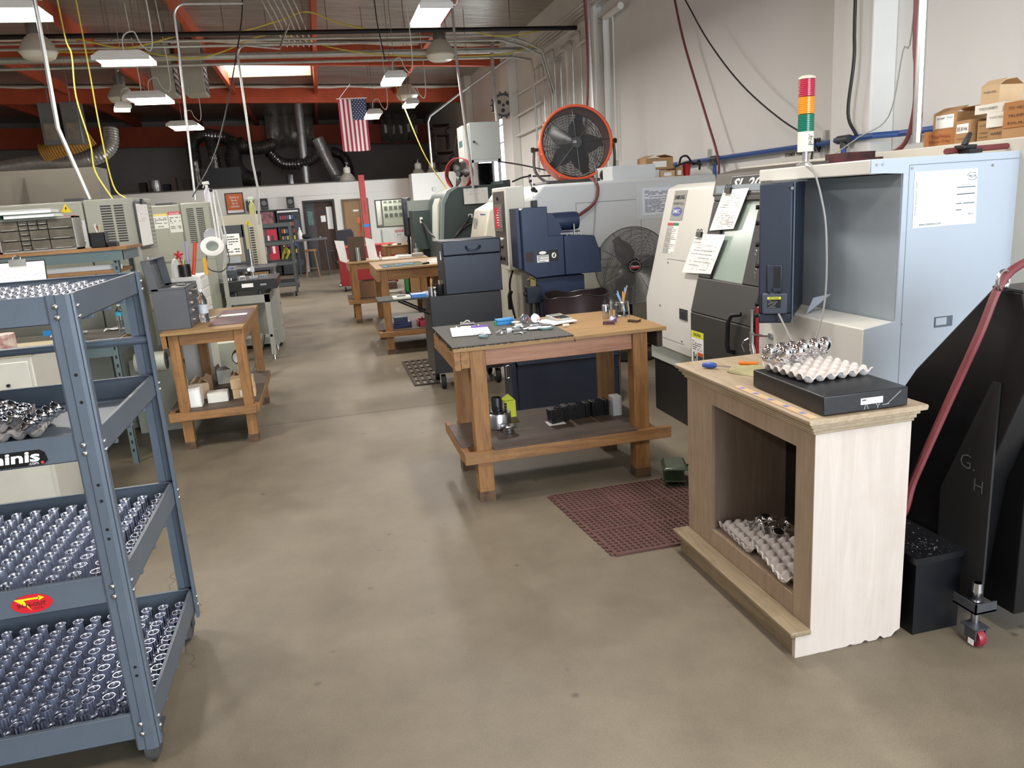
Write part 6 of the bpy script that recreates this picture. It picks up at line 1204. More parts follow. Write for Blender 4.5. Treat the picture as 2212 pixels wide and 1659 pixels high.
rmat('rubber_mat', 'brown red perforated rubber mat on the floor in front of the lathe', (1.19, 3.21), (1, .0, 0), (-.09, 1, 0), 3, 3, .285, mat('mat_red_rubber', '#573a35', .7, var=.15, vs=5), 9)
def drain_mat(label, x0, x1, y0, y1):
    t = thing('rubber_mat', label, 'floor mat', ((x0 + x1) / 2, y0, 0)); b = MB()
    b.box(x0, x1, y0, y0 + .03, .001, .012).box(x0, x1, y1 - .03, y1, .001, .012)
    n = int((x1 - x0) / .07)
    for k in range(n + 1): x = x0 + (x1 - x0 - .03) * k / n; b.box(x, x + .03, y0 + .03, y1 - .03, .001, .012)
    for k in range(1, 6): y = y0 + (y1 - y0) * k / 6; b.box(x0, x1, y - .012, y + .012, .001, .011)
    b.ob('slotted_sheet', mat('mat_brown_black', '#3b302b', .8), t)
drain_mat('dark slotted rubber mat on the aisle floor beside the black tool cabinet', .70, 1.0, 7.3, 8.55)
def pedal():
    t = thing('foot_pedal', 'green foot pedal switch on the floor behind the pale cabinet', 'pedal', (1.87, 3.98, 0)); m = mat('pedal_green', '#2f3d2a', .3, var=.15, spec=.7); M = Rz(-.35, (1.87, 3.98, 0))
    MB().box(1.79, 1.93, 3.89, 4.07, .0, .012, M=M).ob('base_plate', m, t, bevel=.003); MB().box(1.80, 1.92, 3.97, 4.07, .012, .10, M=M).ob('housing', m, t, bevel=.008); h = MB(); h.hexa([M @ Vector(q) for q in ((1.785, 3.87, .115), (1.935, 3.87, .115), (1.935, 4.08, .10), (1.785, 4.08, .10), (1.80, 3.885, .132), (1.92, 3.885, .132), (1.92, 4.075, .128), (1.80, 4.075, .128))]); h.ob('hood', m, t, bevel=.006)
    MB().hexa([M @ Vector(q) for q in ((1.80, 3.885, .04), (1.92, 3.885, .04), (1.92, 3.98, .02), (1.80, 3.98, .02), (1.80, 3.885, .05), (1.92, 3.885, .05), (1.92, 3.98, .032), (1.80, 3.98, .032))]).ob('treadle', m, t, bevel=.003); MB().tube(bez([(1.90, 4.06, .05), (2.05, 4.12, .05), (2.3, 4.2, .02)], 5), .008, 6).ob('cord', blackcable, t); MB().tube([(2.02 + .03 * math.cos(a), 3.88 + .05 * math.sin(a), .012) for a in [k * PI / 8 for k in range(16)]], .005, 6, closed=True).ob('loop', whitecable, t)
pedal()
# ================================================================ central wooden bench
bt = plank_bench('wooden_bench', 'central wooden bench with a carpet covered left end and measuring tools', .625, 1.895, 4.13, 4.95, .92, WZ, (.245, .325), (.715, 1.78), (4.145, 4.80), 'wooden workbenches', apron=.095, legw=.092, rails_x=PX, back=mat('end_board_dark', '#3f332c', .8, var=.2, vs=12))
# dark worn feet of the legs
b = MB()
cm = mat('carpet_charcoal', '#615f5b', .97, var=.4, vs=110, bump=.9, bs=260)
def carpet():
    t = thing('carpet_mat', 'frayed charcoal carpet piece on the left end of the central bench', 'mat', (.96, 4.5, .921)); MB().box(.622, 1.325, 4.135, 4.94, .9212, .929).ob('carpet', cm, t); b = MB(); R = random.Random(4)
    for k in range(170):
        x = .622 + .703 * R.random(); b.tube([(x, 4.136, .927), (x + R.uniform(-.01, .01), 4.130, .922 - R.uniform(0, .009))], .0012, 4)
    for k in range(120):
        y = 4.14 + .78 * R.random(); b.tube([(.623, y, .927), (.616, y + R.uniform(-.01, .01), .918 - R.uniform(0, .014))], .0012, 4)
    for k in range(6): b.tube([(1.325, 4.136, .925), (1.328 + .004 * R.random(), 4.126, .90 - .02 * R.random())], .0012, 4)
    o = b.ob('frayed_edge', mat('thread_black', '#1f1e1c', .95), t); o['kind'] = 'stuff'
carpet()
ZT = .9292
def cclip():
    t = thing('clipboard', 'clipboard with blank white sheets lying on the carpet end of the central bench', 'clipboard', (.80, 4.60, ZT)); F = Matrix.Translation((.805, 4.60, ZT)) @ Matrix.Rotation(-.12, 4, 'Z')
    MB().box(-.115, .125, -.16, .16, 0, .004, M=F).ob('board', blackm, t, bevel=.002); MB().box(-.11, .12, -.158, .135, .0042, .012, M=F).ob('paper_stack', paper, t); b = MB().box(-.045, .045, .12, .165, .006, .02, M=F); b.tube([F @ Vector((-.045, .15, .03)), F @ Vector((.045, .15, .03))], .01, 10); b.tube([F @ Vector(q) for q in arc((0, .15, .035), .016, 0, PI, 8)], .004, 6); b.ob('clip', chrome, t)
    for s in (-.07, .07): MB().ball(F @ Vector((s, .13, .016)), .007, 10).ob('rivet', chrome, t)
cclip()
tag(MB().tube([(.83, 4.67, .947), (.93, 4.655, .947)], .006, 8).tube([(.93, 4.655, .947), (.95, 4.652, .946)], [.005, .001], 8).ob('purple_pen', mat('pen_purple', '#6b4a9a', .35)), 'purple pen lying on the clipboard', 'pen')
def bluecase():
    t = thing('blue_case', 'small bright blue hinged case on the central bench beside the clipboard', 'case', (1.05, 4.745, ZT)); M = Rz(.1, (1.05, 4.745, 0)); MB().box(1.005, 1.115, 4.72, 4.77, ZT, ZT + .022, M=M).ob('base', blueplastic, t, bevel=.004); MB().box(1.005, 1.115, 4.72, 4.77, ZT + .023, ZT + .04, M=M).ob('lid', blueplastic, t, bevel=.004); MB().box(.998, 1.005, 4.73, 4.76, ZT, ZT + .025, M=M).ob('green_end', mat('green_plastic', '#3b9a4f', .4), t)
bluecase()
for i, (x, y) in enumerate(((1.19, 4.71), (1.25, 4.68))):
    t = thing('chrome_disc', ['left', 'right'][i] + ' of two chrome discs with a red spot standing on the central bench', 'turned part', (x, y, ZT), 0, 'two chrome discs on the central bench'); F = frame((x, y, ZT + .030), (1, .25 - .3 * i, 0), (0, .25, 1))
    MB().lathe([(0, -.008), (.026, -.008), (.0295, -.004), (.0295, .003), (.028, .004), (.0265, .001), (.012, .001), (.0115, .004), (.005, .004), (.0045, .001), (0, .001)], n=30, M=F).ob('disc', turned, t); b = MB(); b.add([F @ Vector((.002 + .019 * math.cos(a), -.004 + .019 * math.sin(a), .0062)) for a in [-1.2 + .2 * k for k in range(8)]] + [F @ Vector((.002 + .012 * math.cos(a), -.004 + .012 * math.sin(a), .0062)) for a in [.2 - .2 * k for k in range(8)]], [tuple(range(16))]); b.ob('red_spot', mat('disc_red', '#a01f33', .35), t)
def calc():
    t = thing('calculator', 'grey desk calculator lying on white notepads on the central bench', 'calculator', (1.39, 4.66, ZT)); M = Matrix.Translation((1.40, 4.66, ZT + .0115)) @ Matrix.Rotation(.25, 4, 'Z')
    MB().hexa([M @ Vector(q) for q in ((-.055, -.075, 0), (.055, -.075, 0), (.055, .075, 0), (-.055, .075, 0), (-.055, -.075, .012), (.055, -.075, .012), (.055, .075, .026), (-.055, .075, .026))]).ob('case', mat('calc_grey', '#a7a5a0', .4), t, bevel=.003)
    def on(x, y, h=.0): return M @ Vector((x, y, .012 + (y + .075) * .014 / .15 + h))
    b = MB(); b.add([on(-.04, .04, .0006), on(.04, .04, .0006), on(.04, .062, .0006), on(-.04, .062, .0006)], [(0, 1, 2, 3)]); b.ob('display', mat('lcd', '#7c8678', .2), t)
    for i in range(5):
        for j in range(4): x = -.036 + .018 * i; y = -.055 + .02 * j; b = MB(); b.hexa([on(x - .006, y - .006), on(x + .006, y - .006), on(x + .006, y + .006), on(x - .006, y + .006)] + [on(x - .006, y - .006, .003), on(x + .006, y - .006, .003), on(x + .006, y + .006, .003), on(x - .006, y + .006, .003)]); b.ob('key', mat('key_orange', '#c9623a', .5) if (i, j) == (0, 0) else black, t)
calc()
for i, (dx, rz, l) in enumerate(((0, .18, 'upper white notepad under the calculator'), (-.025, .32, 'lower white notepad under the calculator'))):
    M = Matrix.Translation((1.385 + dx, 4.64, 0)) @ Matrix.Rotation(rz, 4, 'Z'); z = ZT + .006 * (1 - i); tag(MB().box(-.075, .085, -.1, .09, z - .0 if i == 0 else ZT, z + .0052, M=M).ob('notepad', paper), l, 'notepad')
# micrometers, calipers and small gauges
microg = mat('micrometer_green', '#5d7f83', .4)
def micro(x, y, rz, label, s=1.):
    t = thing('micrometer', label, 'micrometer', (x, y, ZT), 0, 'micrometers on the central bench'); F = Matrix.Translation((x, y, ZT + .012)) @ Matrix.Rotation(rz, 4, 'Z') @ Matrix.Scale(s, 4)
    MB().tube([F @ Vector(q) for q in arc((0, 0, 0), .032, PI * .55, PI * 2.0, 14, (1, 0, 0), (0, 1, 0))], [.006] * 3 + [.0075] * 9 + [.006] * 3, 8).ob('frame', microg, t); MB().cyl(F @ Vector((-.005, .032, 0)), F @ Vector((-.05, .045, 0)), .009, n=14).cyl(F @ Vector((-.05, .045, 0)), F @ Vector((-.075, .052, 0)), .0115, n=14).cyl(F @ Vector((-.075, .052, 0)), F @ Vector((-.09, .057, 0)), .007, n=12).ob('thimble', alu, t); MB().cyl(F @ Vector((.032, 0, 0)), F @ Vector((.032, .012, 0)), .005, n=10).ob('anvil', steel, t)
micro(.845, 4.335, -.9, 'blue green micrometer alone near the front left of the carpet', .8); micro(1.235, 4.40, .35, 'blue green micrometer at the right end of the carpet', 1.25)
def caliper(x, y, rz, L, label, dial=False):
    t = thing('caliper', label, 'caliper', (x, y, ZT), 0, 'calipers on the central bench'); F = Matrix.Translation((x, y, ZT)) @ Matrix.Rotation(rz, 4, 'Z')
    MB().box(-L / 2, L / 2, -.008, .008, .006, .010, M=F).prism([(-L / 2, -.008), (-L / 2 + .02, -.008), (-L / 2 + .004, -.045), (-L / 2, -.045)], 2, .006, .010, M=F).ob('beam', steel, t); MB().box(-L * .2, L * .08, -.014, .014, .003, .014, M=F).prism([(-L * .2, -.014), (-L * .2 + .02, -.014), (-L * .2 + .004, -.045), (-L * .2, -.045)], 2, .004, .012, M=F).ob('slider', alu, t)
    if dial: MB().cyl(F @ Vector((-L * .05, 0, .014)), F @ Vector((-L * .05, 0, .024)), .024, n=24).ob('dial', mat('dial_face', '#d8d8d2', .3), t)
caliper(1.12, 4.56, .06, .24, 'long silver dial caliper behind the other calipers', True); caliper(1.075, 4.47, .15, .22, 'silver caliper in the middle of the carpet', False); caliper(1.215, 4.55, -.08, .19, 'silver caliper beside the chrome discs', False)
def indicator():
    t = thing('dial_gauge', 'small round dial gauge with an upright stem beside the blue case', 'gauge', (1.12, 4.68, ZT)); MB().cyl((1.12, 4.68, ZT), (1.12, 4.68, ZT + .018), .032, n=26).ob('body', steel, t); MB().cyl((1.12, 4.68, ZT + .018), (1.12, 4.68, ZT + .021), .027, n=26).ob('face', MATS['dial_face'], t); MB().cyl((1.11, 4.69, ZT + .02), (1.11, 4.69, ZT + .06), .004, n=8).ob('stem', chrome, t)
indicator()
tag(MB().lathe([(0, 0), (.027, 0), (.028, .004), (.028, .022), (.026, .025), (.01, .026), (.009, .018), (0, .018)], (.955, 4.385, ZT), 24).ob('chrome_puck', chrome), 'short chrome cylinder at the front of the carpet', 'turned part')
def tkey(x, y, rz, l, L=.09):
    F = Matrix.Translation((x, y, ZT + .006)) @ Matrix.Rotation(rz, 4, 'Z'); return tag(MB().tube([F @ Vector((-.04, 0, 0)), F @ Vector((.04, 0, 0))], .005, 8).tube([F @ Vector((0, 0, 0)), F @ Vector((0, -L, 0))], .005, 8).ob('tee_key', steel), l, 'hand tool')
tkey(1.065, 4.355, .1, 'small steel tee handle key at the front edge of the carpet', .05)
tag(MB().tube([(1.13, 4.40, ZT + .012), (1.19, 4.41, ZT + .012)], [.006, .012], 10).tube([(1.19, 4.41, ZT + .012), (1.25, 4.40, ZT + .012), (1.262, 4.37, ZT + .012)], .009, 10).ob('elbow_gauge', alu), 'silver elbow shaped gauge at the front of the carpet', 'gauge'); tag(MB().box(1.0, 1.03, 4.415, 4.43, ZT, ZT + .03).box(.985, 1.03, 4.43, 4.445, ZT, ZT + .008).ob('jaw_block', steel), 'small steel jaw block among the calipers', 'block'); tag(MB().cyl((1.36, 4.455, ZT + .003), (1.40, 4.46, ZT + .003), .009, n=12).ob('plastic_tube', mat('tube_clear', '#d5cdbd', .3)), 'short clear plastic tube right of the micrometer', 'tube')
# right end of the bench top
Z2 = .9205
def holder():
    t = thing('boring_holder', 'shiny steel cylinder holder with a thin drill standing on the central bench', 'tool holder', (1.70, 4.62, Z2)); MB().lathe([(0, 0), (.021, 0), (.0225, .003), (.0225, .086), (.0205, .09), (0, .09)], (1.70, 4.62, Z2), 24).ob('body', turned, t); b = MB()
    for z in (.045, .068): b.cyl((1.709, 4.600, Z2 + z), (1.7095, 4.5985, Z2 + z), .005, n=10)
    b.ob('screw_holes', black, t); MB().cyl((1.70, 4.62, Z2 + .09), (1.70, 4.62, Z2 + .125), .0022, n=8).cyl((1.688, 4.62, Z2 + .108), (1.70, 4.62, Z2 + .108), .002, n=8).ob('drill', darkgrey, t)
holder()
for i, (x, y, h, r, m, l) in enumerate(((1.745, 4.635, .095, .0085, chrome, 'slim bright end mill standing next to the steel cylinder holder'), (1.772, 4.61, .08, .0085, darkgrey, 'slim dark tool bit standing by the glass jar'))):
    t = thing('tool_bit', l, 'tool bit', (x, y, Z2)); MB().cyl((x, y, Z2), (x, y, Z2 + h), r, n=14).ob('shank', m, t); MB().cyl((x, y, Z2 + h), (x, y, Z2 + h + .006), r * 1.5, n=14).cyl((x, y, Z2 + h), (x, y, Z2 + h + .02), r * .55, n=10).ob('collar', steel, t)
def jar():
    x, y = 1.835, 4.66; t = thing('glass_jar', 'glass jar holding pens and pencils at the right end of the central bench', 'jar', (x, y, Z2)); MB().lathe([(0, .001), (.040, .001), (.043, .006), (.041, .06), (.036, .08), (.038, .092), (.0355, .092), (.034, .08), (.0385, .06), (.040, .012), (0, .010)], (x, y, Z2), 28).ob('glass', glass, t); MB().lathe([(.037, .088), (.0395, .09), (.037, .0925)], (x, y, Z2), 28).ob('rim', alu, t); MB().cyl((x, y, Z2 + .011), (x, y, Z2 + .03), .037, n=24).ob('dark_base', black, t)
    R = random.Random(5)
    for i, (c, L, a, ti, nm) in enumerate((('#7fa6d6', .135, 2.4, .38, 'pale blue pen leaning left in the glass jar'), ('#8fb0d8', .12, 2.9, .42, 'shorter pale blue pen at the left of the glass jar'), ('#c9923c', .12, 1.2, .2, 'yellow pencil crossing in the glass jar'), ('#c08a34', .13, -.4, .22, 'second yellow pencil in the glass jar'), ('#6f97cc', .145, .4, .2, 'blue pen upright in the glass jar'), ('#9c988c', .16, .0, .26, 'long grey brush standing right in the glass jar'))):
        d = Vector((math.cos(a) * math.sin(ti), math.sin(a) * math.sin(ti) * .5, math.cos(ti))); p0 = Vector((x, y, Z2 + .032)) - Vector((d.x, d.y, 0)) * .035; tag(MB().cyl(p0, p0 + d * L, .0042, n=8).cyl(p0 + d * L, p0 + d * (L + .008), .0042, .003, n=8).ob('pen' if 'pen ' in nm else 'pencil', mat('jarpen_' + c, c, .4)), nm, 'pen', 'pens in the glass jar')
jar()
tag(MB().prism([(1.60, 4.40), (1.665, 4.37), (1.685, 4.42), (1.62, 4.44)], 2, Z2, Z2 + .018).ob('brown_block', mat('eraser_brown', '#4e3336', .8)), 'brown rubber block on the central bench', 'block')
tag(MB().hexa([(1.655, 4.46, Z2), (1.705, 4.44, Z2), (1.715, 4.50, Z2), (1.67, 4.51, Z2), (1.68, 4.46, Z2 + .012), (1.71, 4.445, Z2 + .028), (1.718, 4.495, Z2 + .034), (1.69, 4.50, Z2 + .03)]).ob('purple_wedge', mat('wedge_purple', '#3a3263', .35)), 'dark purple wedge beside the brown rubber block', 'wedge')
tag(MB().tube([(1.765, 4.41, Z2 + .008), (1.79, 4.40, Z2 + .008), (1.82, 4.36, Z2 + .008)], [.008, .006, .004], 8).tube([(1.775, 4.41, Z2 + .008), (1.80, 4.335, Z2 + .008)], [.007, .005], 8).tube([(1.82, 4.36, Z2 + .008), (1.845, 4.40, Z2 + .008)], .006, 8).ob('small_pliers', mat('pliers_dark', '#3b342a', .4, metal=.6)), 'small dark pliers lying open on the right end of the central bench', 'pliers')
# lower shelf of the bench
Z3 = .3258
def chuck():
    t = thing('lathe_chuck', 'steel lathe chuck with a black collet standing on the lower bench shelf', 'chuck', (.93, 4.53, Z3)); c = (.93, 4.53, Z3)
    MB().lathe([(0, 0), (.08, 0), (.084, .004), (.084, .092), (.08, .097), (0, .098)], c, 36).ob('body', steel, t); MB().lathe([(0, .098), (.055, .098), (.055, .106), (.034, .108), (.032, .115), (.0335, .185), (.031, .19), (.027, .188), (.026, .13), (0, .13)], c, 28).ob('collet', black, t)
    for k in range(6): a = k * PI / 3 + .3; p = Vector(c) + Vector((math.cos(a) * .062, math.sin(a) * .062, .098)); b = MB().cyl(p, p + Vector((0, 0, .03)), .006, n=8); b.cyl(p + Vector((0, 0, .03)), p + Vector((0, 0, .042)), .009, n=10).ob('bolt', black, t)
chuck()
tag(MB().lathe([(0, 0), (.032, 0), (.034, .004), (.034, .018), (.026, .022), (.026, .034), (.052, .038), (.053, .043), (.05, .045), (.012, .046), (0, .046)], (.96, 4.37, Z3), 28).ob('flanged_hub', steel), 'flat steel hub with a rim in front of the lathe chuck', 'turned part')
tag(MB().box(1.02, 1.09, 4.70, 4.76, Z3, Z3 + .11).prism([(1.0, Z3 + .12), (1.05, Z3 + .15), (1.09, Z3 + .11), (1.02, Z3 + .11)], 1, 4.72, 4.74).ob('yellow_box', mat('box_yellow', '#c9d02e', .5)), 'yellow green carton standing behind the lathe chuck', 'box')
def block(x, y, w, d, h, label, rz=0., lean=0.):
    t = thing('tool_block', label, 'tool holder', (x, y, Z3), 0, 'black tool blocks on the lower bench shelf'); M = Matrix.Translation((x, y, Z3)) @ Matrix.Rotation(rz, 4, 'Z') @ Matrix.Rotation(lean, 4, 'Y'); m = mat('block_black', '#1b1b1e', .4, metal=.3)
    MB().box(-w / 2, -w * .25, -d / 2, d / 2, 0, h, M=M).box(w * .25, w / 2, -d / 2, d / 2, 0, h, M=M).prism([(-w * .25, -d * .42), (w * .25, -d * .42), (w * .25, d * .5), (-w * .25, d * .5)], 2, 0, h * .97, M=M).ob('body', m, t, bevel=.003); MB().lathe([(.0, h * .9), (.024, h * .9), (.024, h * 1.02), (.018, h * 1.02), (.017, h * .95), (0, h * .95)], n=20, M=M).ob('bore', mat('bore_dark', '#2b2b30', .3, metal=.8), t)
    for s in (-1, 1):
        for z in (.3, .7): q = M @ Vector((s * w * .375, -d / 2, h * z)); q2 = M @ Vector((s * w * .375, -d / 2 - .005, h * z)); MB().cyl(q, q2, .010, n=14).cyl(q2, M @ Vector((s * w * .375, -d / 2 - .0056, h * z)), .005, n=6).ob('screw', blackm, t)
block(1.31, 4.47, .125, .07, .095, 'black tool block leaning on the white paper, left of three', .15, -.10); block(1.455, 4.50, .125, .07, .095, 'black tool block in the middle of three on the lower bench shelf', .1); block(1.585, 4.50, .115, .07, .10, 'black tool block right of three, beside the silver carton', .1)
tag(MB().box(1.225, 1.335, 4.40, 4.5, .3252, .3256).ob('white_note', paper), 'white paper under the left black tool block', 'paper')
tag(MB().box(1.655, 1.715, 4.42, 4.50, Z3, Z3 + .125).ob('silver_carton', mat('carton_silver', '#b6b9be', .4, var=.05, vs=20), bevel=.003), 'upright silver grey carton at the right of the lower bench shelf', 'box')
# ================================================================ behind the bench: tool cabinet, sheet metal box, drum, belt grinder, fan
def sbox():
    t = thing('steel_bin', 'dark blue sheet steel bin with a folded lid standing behind the central bench', 'bin', (1.80, 6.0, 0)); MB().box(1.385, 2.24, 5.82, 6.12, .01, .43).ob('body', toolblue, t, bevel=.006); MB().prism([(5.80, .42), (5.815, .40), (5.83, .58), (6.12, .60), (6.12, .43)], 0, 1.38, 2.245).ob('lid', toolblue, t, bevel=.004); MB().box(2.245, 2.262, 5.83, 6.12, .01, .56).ob('end_board', mat('board_brown', '#54413a', .8), t)
    MB().box(1.34, 1.385, 5.86, 6.12, .01, .46).ob('side_tray', toolblue, t); MB().tube([(1.337, 5.92, .40), (1.315, 5.92, .40), (1.315, 5.92, .30), (1.337, 5.92, .30)], .006, 8).ob('handle', steel, t); MB().box(1.40, 2.0, 5.70, 5.80, .0, .02).ob('skid', mat('skid_wood', '#8a7459', .8), t)
sbox()
def drum():
    t = thing('steel_drum', 'dark brown open steel drum with a wavy rim behind the central bench', 'drum', (2.11, 6.46, 0)); m = mat('drum_brown', '#33272a', .45, metal=.4, var=.2, vs=4); c = Vector((2.11, 6.46, 0)); n = 40; vs = []
    rim = [.86 + .014 * math.sin(2 * PI * k / n * 3 + .6) + .006 * math.sin(2 * PI * k / n * 7) for k in range(n)]
    for k in range(n):
        a = 2 * PI * k / n
        for r, z in ((.285, .01), (.285, .55), (.293, .56), (.285, .57), (.287, rim[k]), (.278, rim[k]), (.276, .05)): vs.append(c + Vector((math.cos(a) * r, math.sin(a) * r * .97, z)))
    b = MB(); b.add(vs, [(7 * k + j, 7 * ((k + 1) % n) + j, 7 * ((k + 1) % n) + j + 1, 7 * k + j + 1) for k in range(n) for j in range(6)], True); b.add([vs[7 * k] for k in range(n)], [tuple(range(n))[::-1]]); b.add([vs[7 * k + 6] for k in range(n)], [tuple(range(n))]); b.ob('shell', m, t); MB().tube([c + Vector((math.cos(2 * PI * k / n) * .283, math.sin(2 * PI * k / n) * .275, rim[k])) for k in range(n)], .007, 8, closed=True).ob('rim', mat('rim_dark', '#4f4a48', .3, metal=.8), t)
drum()
def grinder():
    t = thing('belt_grinder', 'dark blue belt grinder with a motor on a pedestal behind the drum', 'grinder', (2.0, 7.1, 0)); Y0 = 6.78
    MB().prism([(1.735, 1.065), (1.735, 1.60), (1.755, 1.62), (1.945, 1.62), (1.98, 1.62), (1.98, 1.36), (2.12, 1.36), (2.12, 1.0), (1.85, .99)], 1, Y0, Y0 + .30).ob('belt_housing', grindblue, t, bevel=.006); MB().prism([(1.735, 1.065), (1.735, 1.62), (1.70, 1.62), (1.70, 1.09)], 1, Y0 + .06, Y0 + .30).ob('belt_guard', grindblue, t, bevel=.004)
    MB().prism([(2.12, 1.0), (2.12, 1.345), (2.145, 1.355), (2.41, 1.335), (2.455, 1.20), (2.47, 1.0)], 1, Y0 - .02, Y0 + .28).ob('wheel_housing', grindblue, t, bevel=.006)
    for k in range(6): MB().cyl((2.16 + .045 * k, Y0 + .02, 1.352 - .0028 * k), (2.16 + .045 * k, Y0 + .02, 1.36 - .0028 * k), .007, n=10).ob('screw', steel, t)
    MB().lathe([(0, -.09), (.055, -.09), (.08, -.08), (.083, -.02), (.083, .16), (.076, .19), (0, .19)], n=28, M=frame((2.12, Y0 + .16, 1.475), (0, 1, 0), (0, 0, 1)) @ Matrix.Identity(4)).ob('motor', grindblue, t, bevel=0); b = MB(); b.prism([(1.98, 1.36), (2.10, 1.36), (2.12, 1.40), (2.10, 1.46), (2.03, 1.56), (1.98, 1.56)], 1, Y0 + .04, Y0 + .26); b.box(2.0, 2.3, Y0 + .06, Y0 + .26, 1.375, 1.385); b.ob('motor_mount', grindblue, t); MB().cyl((2.24, Y0 + .05, 1.34), (2.24, Y0 + .05, 1.45), .008, n=10).cyl((2.20, Y0 + .05, 1.385), (2.29, Y0 + .05, 1.385), .006, n=8).ob('belt_adjuster', steel, t)
    MB().cyl((2.46, Y0 + .1, 1.16), (2.50, Y0 + .1, 1.16), .02, n=12).box(2.455, 2.48, Y0 + .02, Y0 + .2, 1.10, 1.22).ob('hinge_knob', black, t)
    p = MB().box(1.86, 1.97, Y0 - .0015, Y0, 1.13, 1.235).ob('warning_plate', paper, t); F = frame((1.915, Y0 - .0018, 1.165), (1, 0, 0), (0, 0, 1)); MB().box(1.86, 1.97, Y0 - .0022, Y0 - .0015, 1.195, 1.235).ob('header', black, p); b = MB(); b.add([(1.915 + .035 * math.cos(a * PI / 12), Y0 - .0026, 1.215 + .014 * math.sin(a * PI / 12)) for a in range(24)], [tuple(range(24))[::1]]); b.ob('oval', paper, p); b = MB(); scribble(b, F, -.048, .048, -.032, .028, 6, .5, 4, fill=.95); b.ob('print', ink, p)
    q = MB().box(1.975, 2.065, Y0 - .0015, Y0, 1.135, 1.235).ob('hand_warning_plate', black, t); b = MB(); b.add([(2.02 + .022 * math.cos(a * PI / 12), Y0 - .0022, 1.185 + .025 * math.sin(a * PI / 12)) for a in range(24)], [tuple(range(24))]); w = b.ob('white_disc', paper, q); MB().box(2.01, 2.028, Y0 - .003, Y0 - .0022, 1.172, 1.188).box(2.018, 2.032, Y0 - .003, Y0 - .0022, 1.188, 1.20).ob('hand_mark', ink, w)
    MB().box(1.755, 1.83, Y0 - .001, Y0, 1.14, 1.23).ob('maker_plate', mat('plate_black_red', '#2b1c22', .5), t)
    MB().box(1.86, 2.32, Y0 + .05, Y0 + .35, .78, .985).box(1.9, 2.28, Y0 + .06, Y0 + .34, .03, .78).ob('pedestal', grindblue, t, bevel=.006); MB().box(1.78, 2.38, Y0 + .0, Y0 + .42, 0, .03).ob('base', blackm, t)
    s = MB().box(1.735, 1.865, Y0 - .06, Y0 + .03, .77, .925).ob('switch_box', toolblue, t, bevel=.006); MB().cyl((1.73, Y0 - .02, .86), (1.715, Y0 - .02, .86), .022, n=14).ob('switch', black, s); b = MB().tube(bez([(1.78, Y0, .77), (1.76, Y0, .5), (1.7, Y0, .2), (1.68, Y0 + .05, .05)], 5), .014, 8); b.tube(bez([(1.84, Y0, .77), (1.86, Y0, .5), (1.9, Y0 - .02, .2), (1.92, Y0, .04)], 5), .02, 8); b.ob('conduit', blackcable, t); MB().box(1.78, 1.83, Y0 - .02, Y0 + .02, .925, .99).tube(bez([(1.76, Y0, .98), (1.80, Y0 - .02, 1.0), (1.84, Y0, .95)], 4), .01, 6).ob('valve', mat('valve_brass', '#8a7f52', .4, metal=.7), t)
grinder()
def magstand():
    t = thing('indicator_stand', 'black magnetic indicator stand on top of the blue belt grinder', 'stand', (1.89, 6.9, 1.62)); MB().box(1.865, 1.915, 6.86, 6.92, 1.621, 1.68).ob('base', blackm, t, bevel=.003); MB().cyl((1.89, 6.89, 1.68), (1.885, 6.89, 1.90), .006, n=10).ob('rod', chrome, t); MB().tube([(1.885, 6.88, 1.78), (1.86, 6.88, 1.84), (1.855, 6.88, 1.90)], .006, 8).ob('arm', steel, t)
    for p, r in (((1.882, 6.87, 1.775), .022), ((1.905, 6.87, 1.76), .014), ((1.86, 6.87, 1.85), .013), ((1.855, 6.87, 1.90), .011)): MB().cyl(p, (p[0] + .004, p[1] - .02, p[2]), r, n=12).ob('knob', black, t)
magstand()
# shared circular guard grille for fans
def cage(t, F, R_, n, depth, m, name, spokes=12, hub=.09, wire=.0035, dish=.06):
    b = MB(); 
    for i in range(n):
        r = hub + (R_ - hub) * i / (n - 1); z = dish * (1 - (r / R_) ** 2); b.tube([F @ Vector((r * math.cos(a), r * math.sin(a), z)) for a in [2 * PI * k / 48 for k in range(48)]], wire * (2. if i == n - 1 else 1), 5, closed=True)
    for k in range(spokes):
        a = 2 * PI * k / spokes; b.tube([F @ Vector((r * math.cos(a), r * math.sin(a), dish * (1 - (r / R_) ** 2) + .004)) for r in [hub * .8 + (R_ - hub * .8) * j / 6 for j in range(7)]], wire * 1.3, 5)
    return b.ob(name, m, t)
def blades(t, F, R_, n, m, tw=.5):
    for k in range(n):
        b = MB(); vs = []
        for i in range(7):
            r = R_ * (.15 + .8 * i / 6); w = R_ * (.26 + .34 * math.sin(PI * min(1, i / 5))) ; a0 = 2 * PI * k / n; 
            for s in (-1, 1): a = a0 + s * w / (2 * max(r, .1)); vs.append(F @ Vector((r * math.cos(a), r * math.sin(a), -.04 + s * tw * w * .25)))
        b.add(vs, [(2 * i, 2 * i + 2, 2 * i + 3, 2 * i + 1) for i in range(6)]); o = b.ob('blade', m, t); o.modifiers.new('thickness', 'SOLIDIFY').thickness = .003
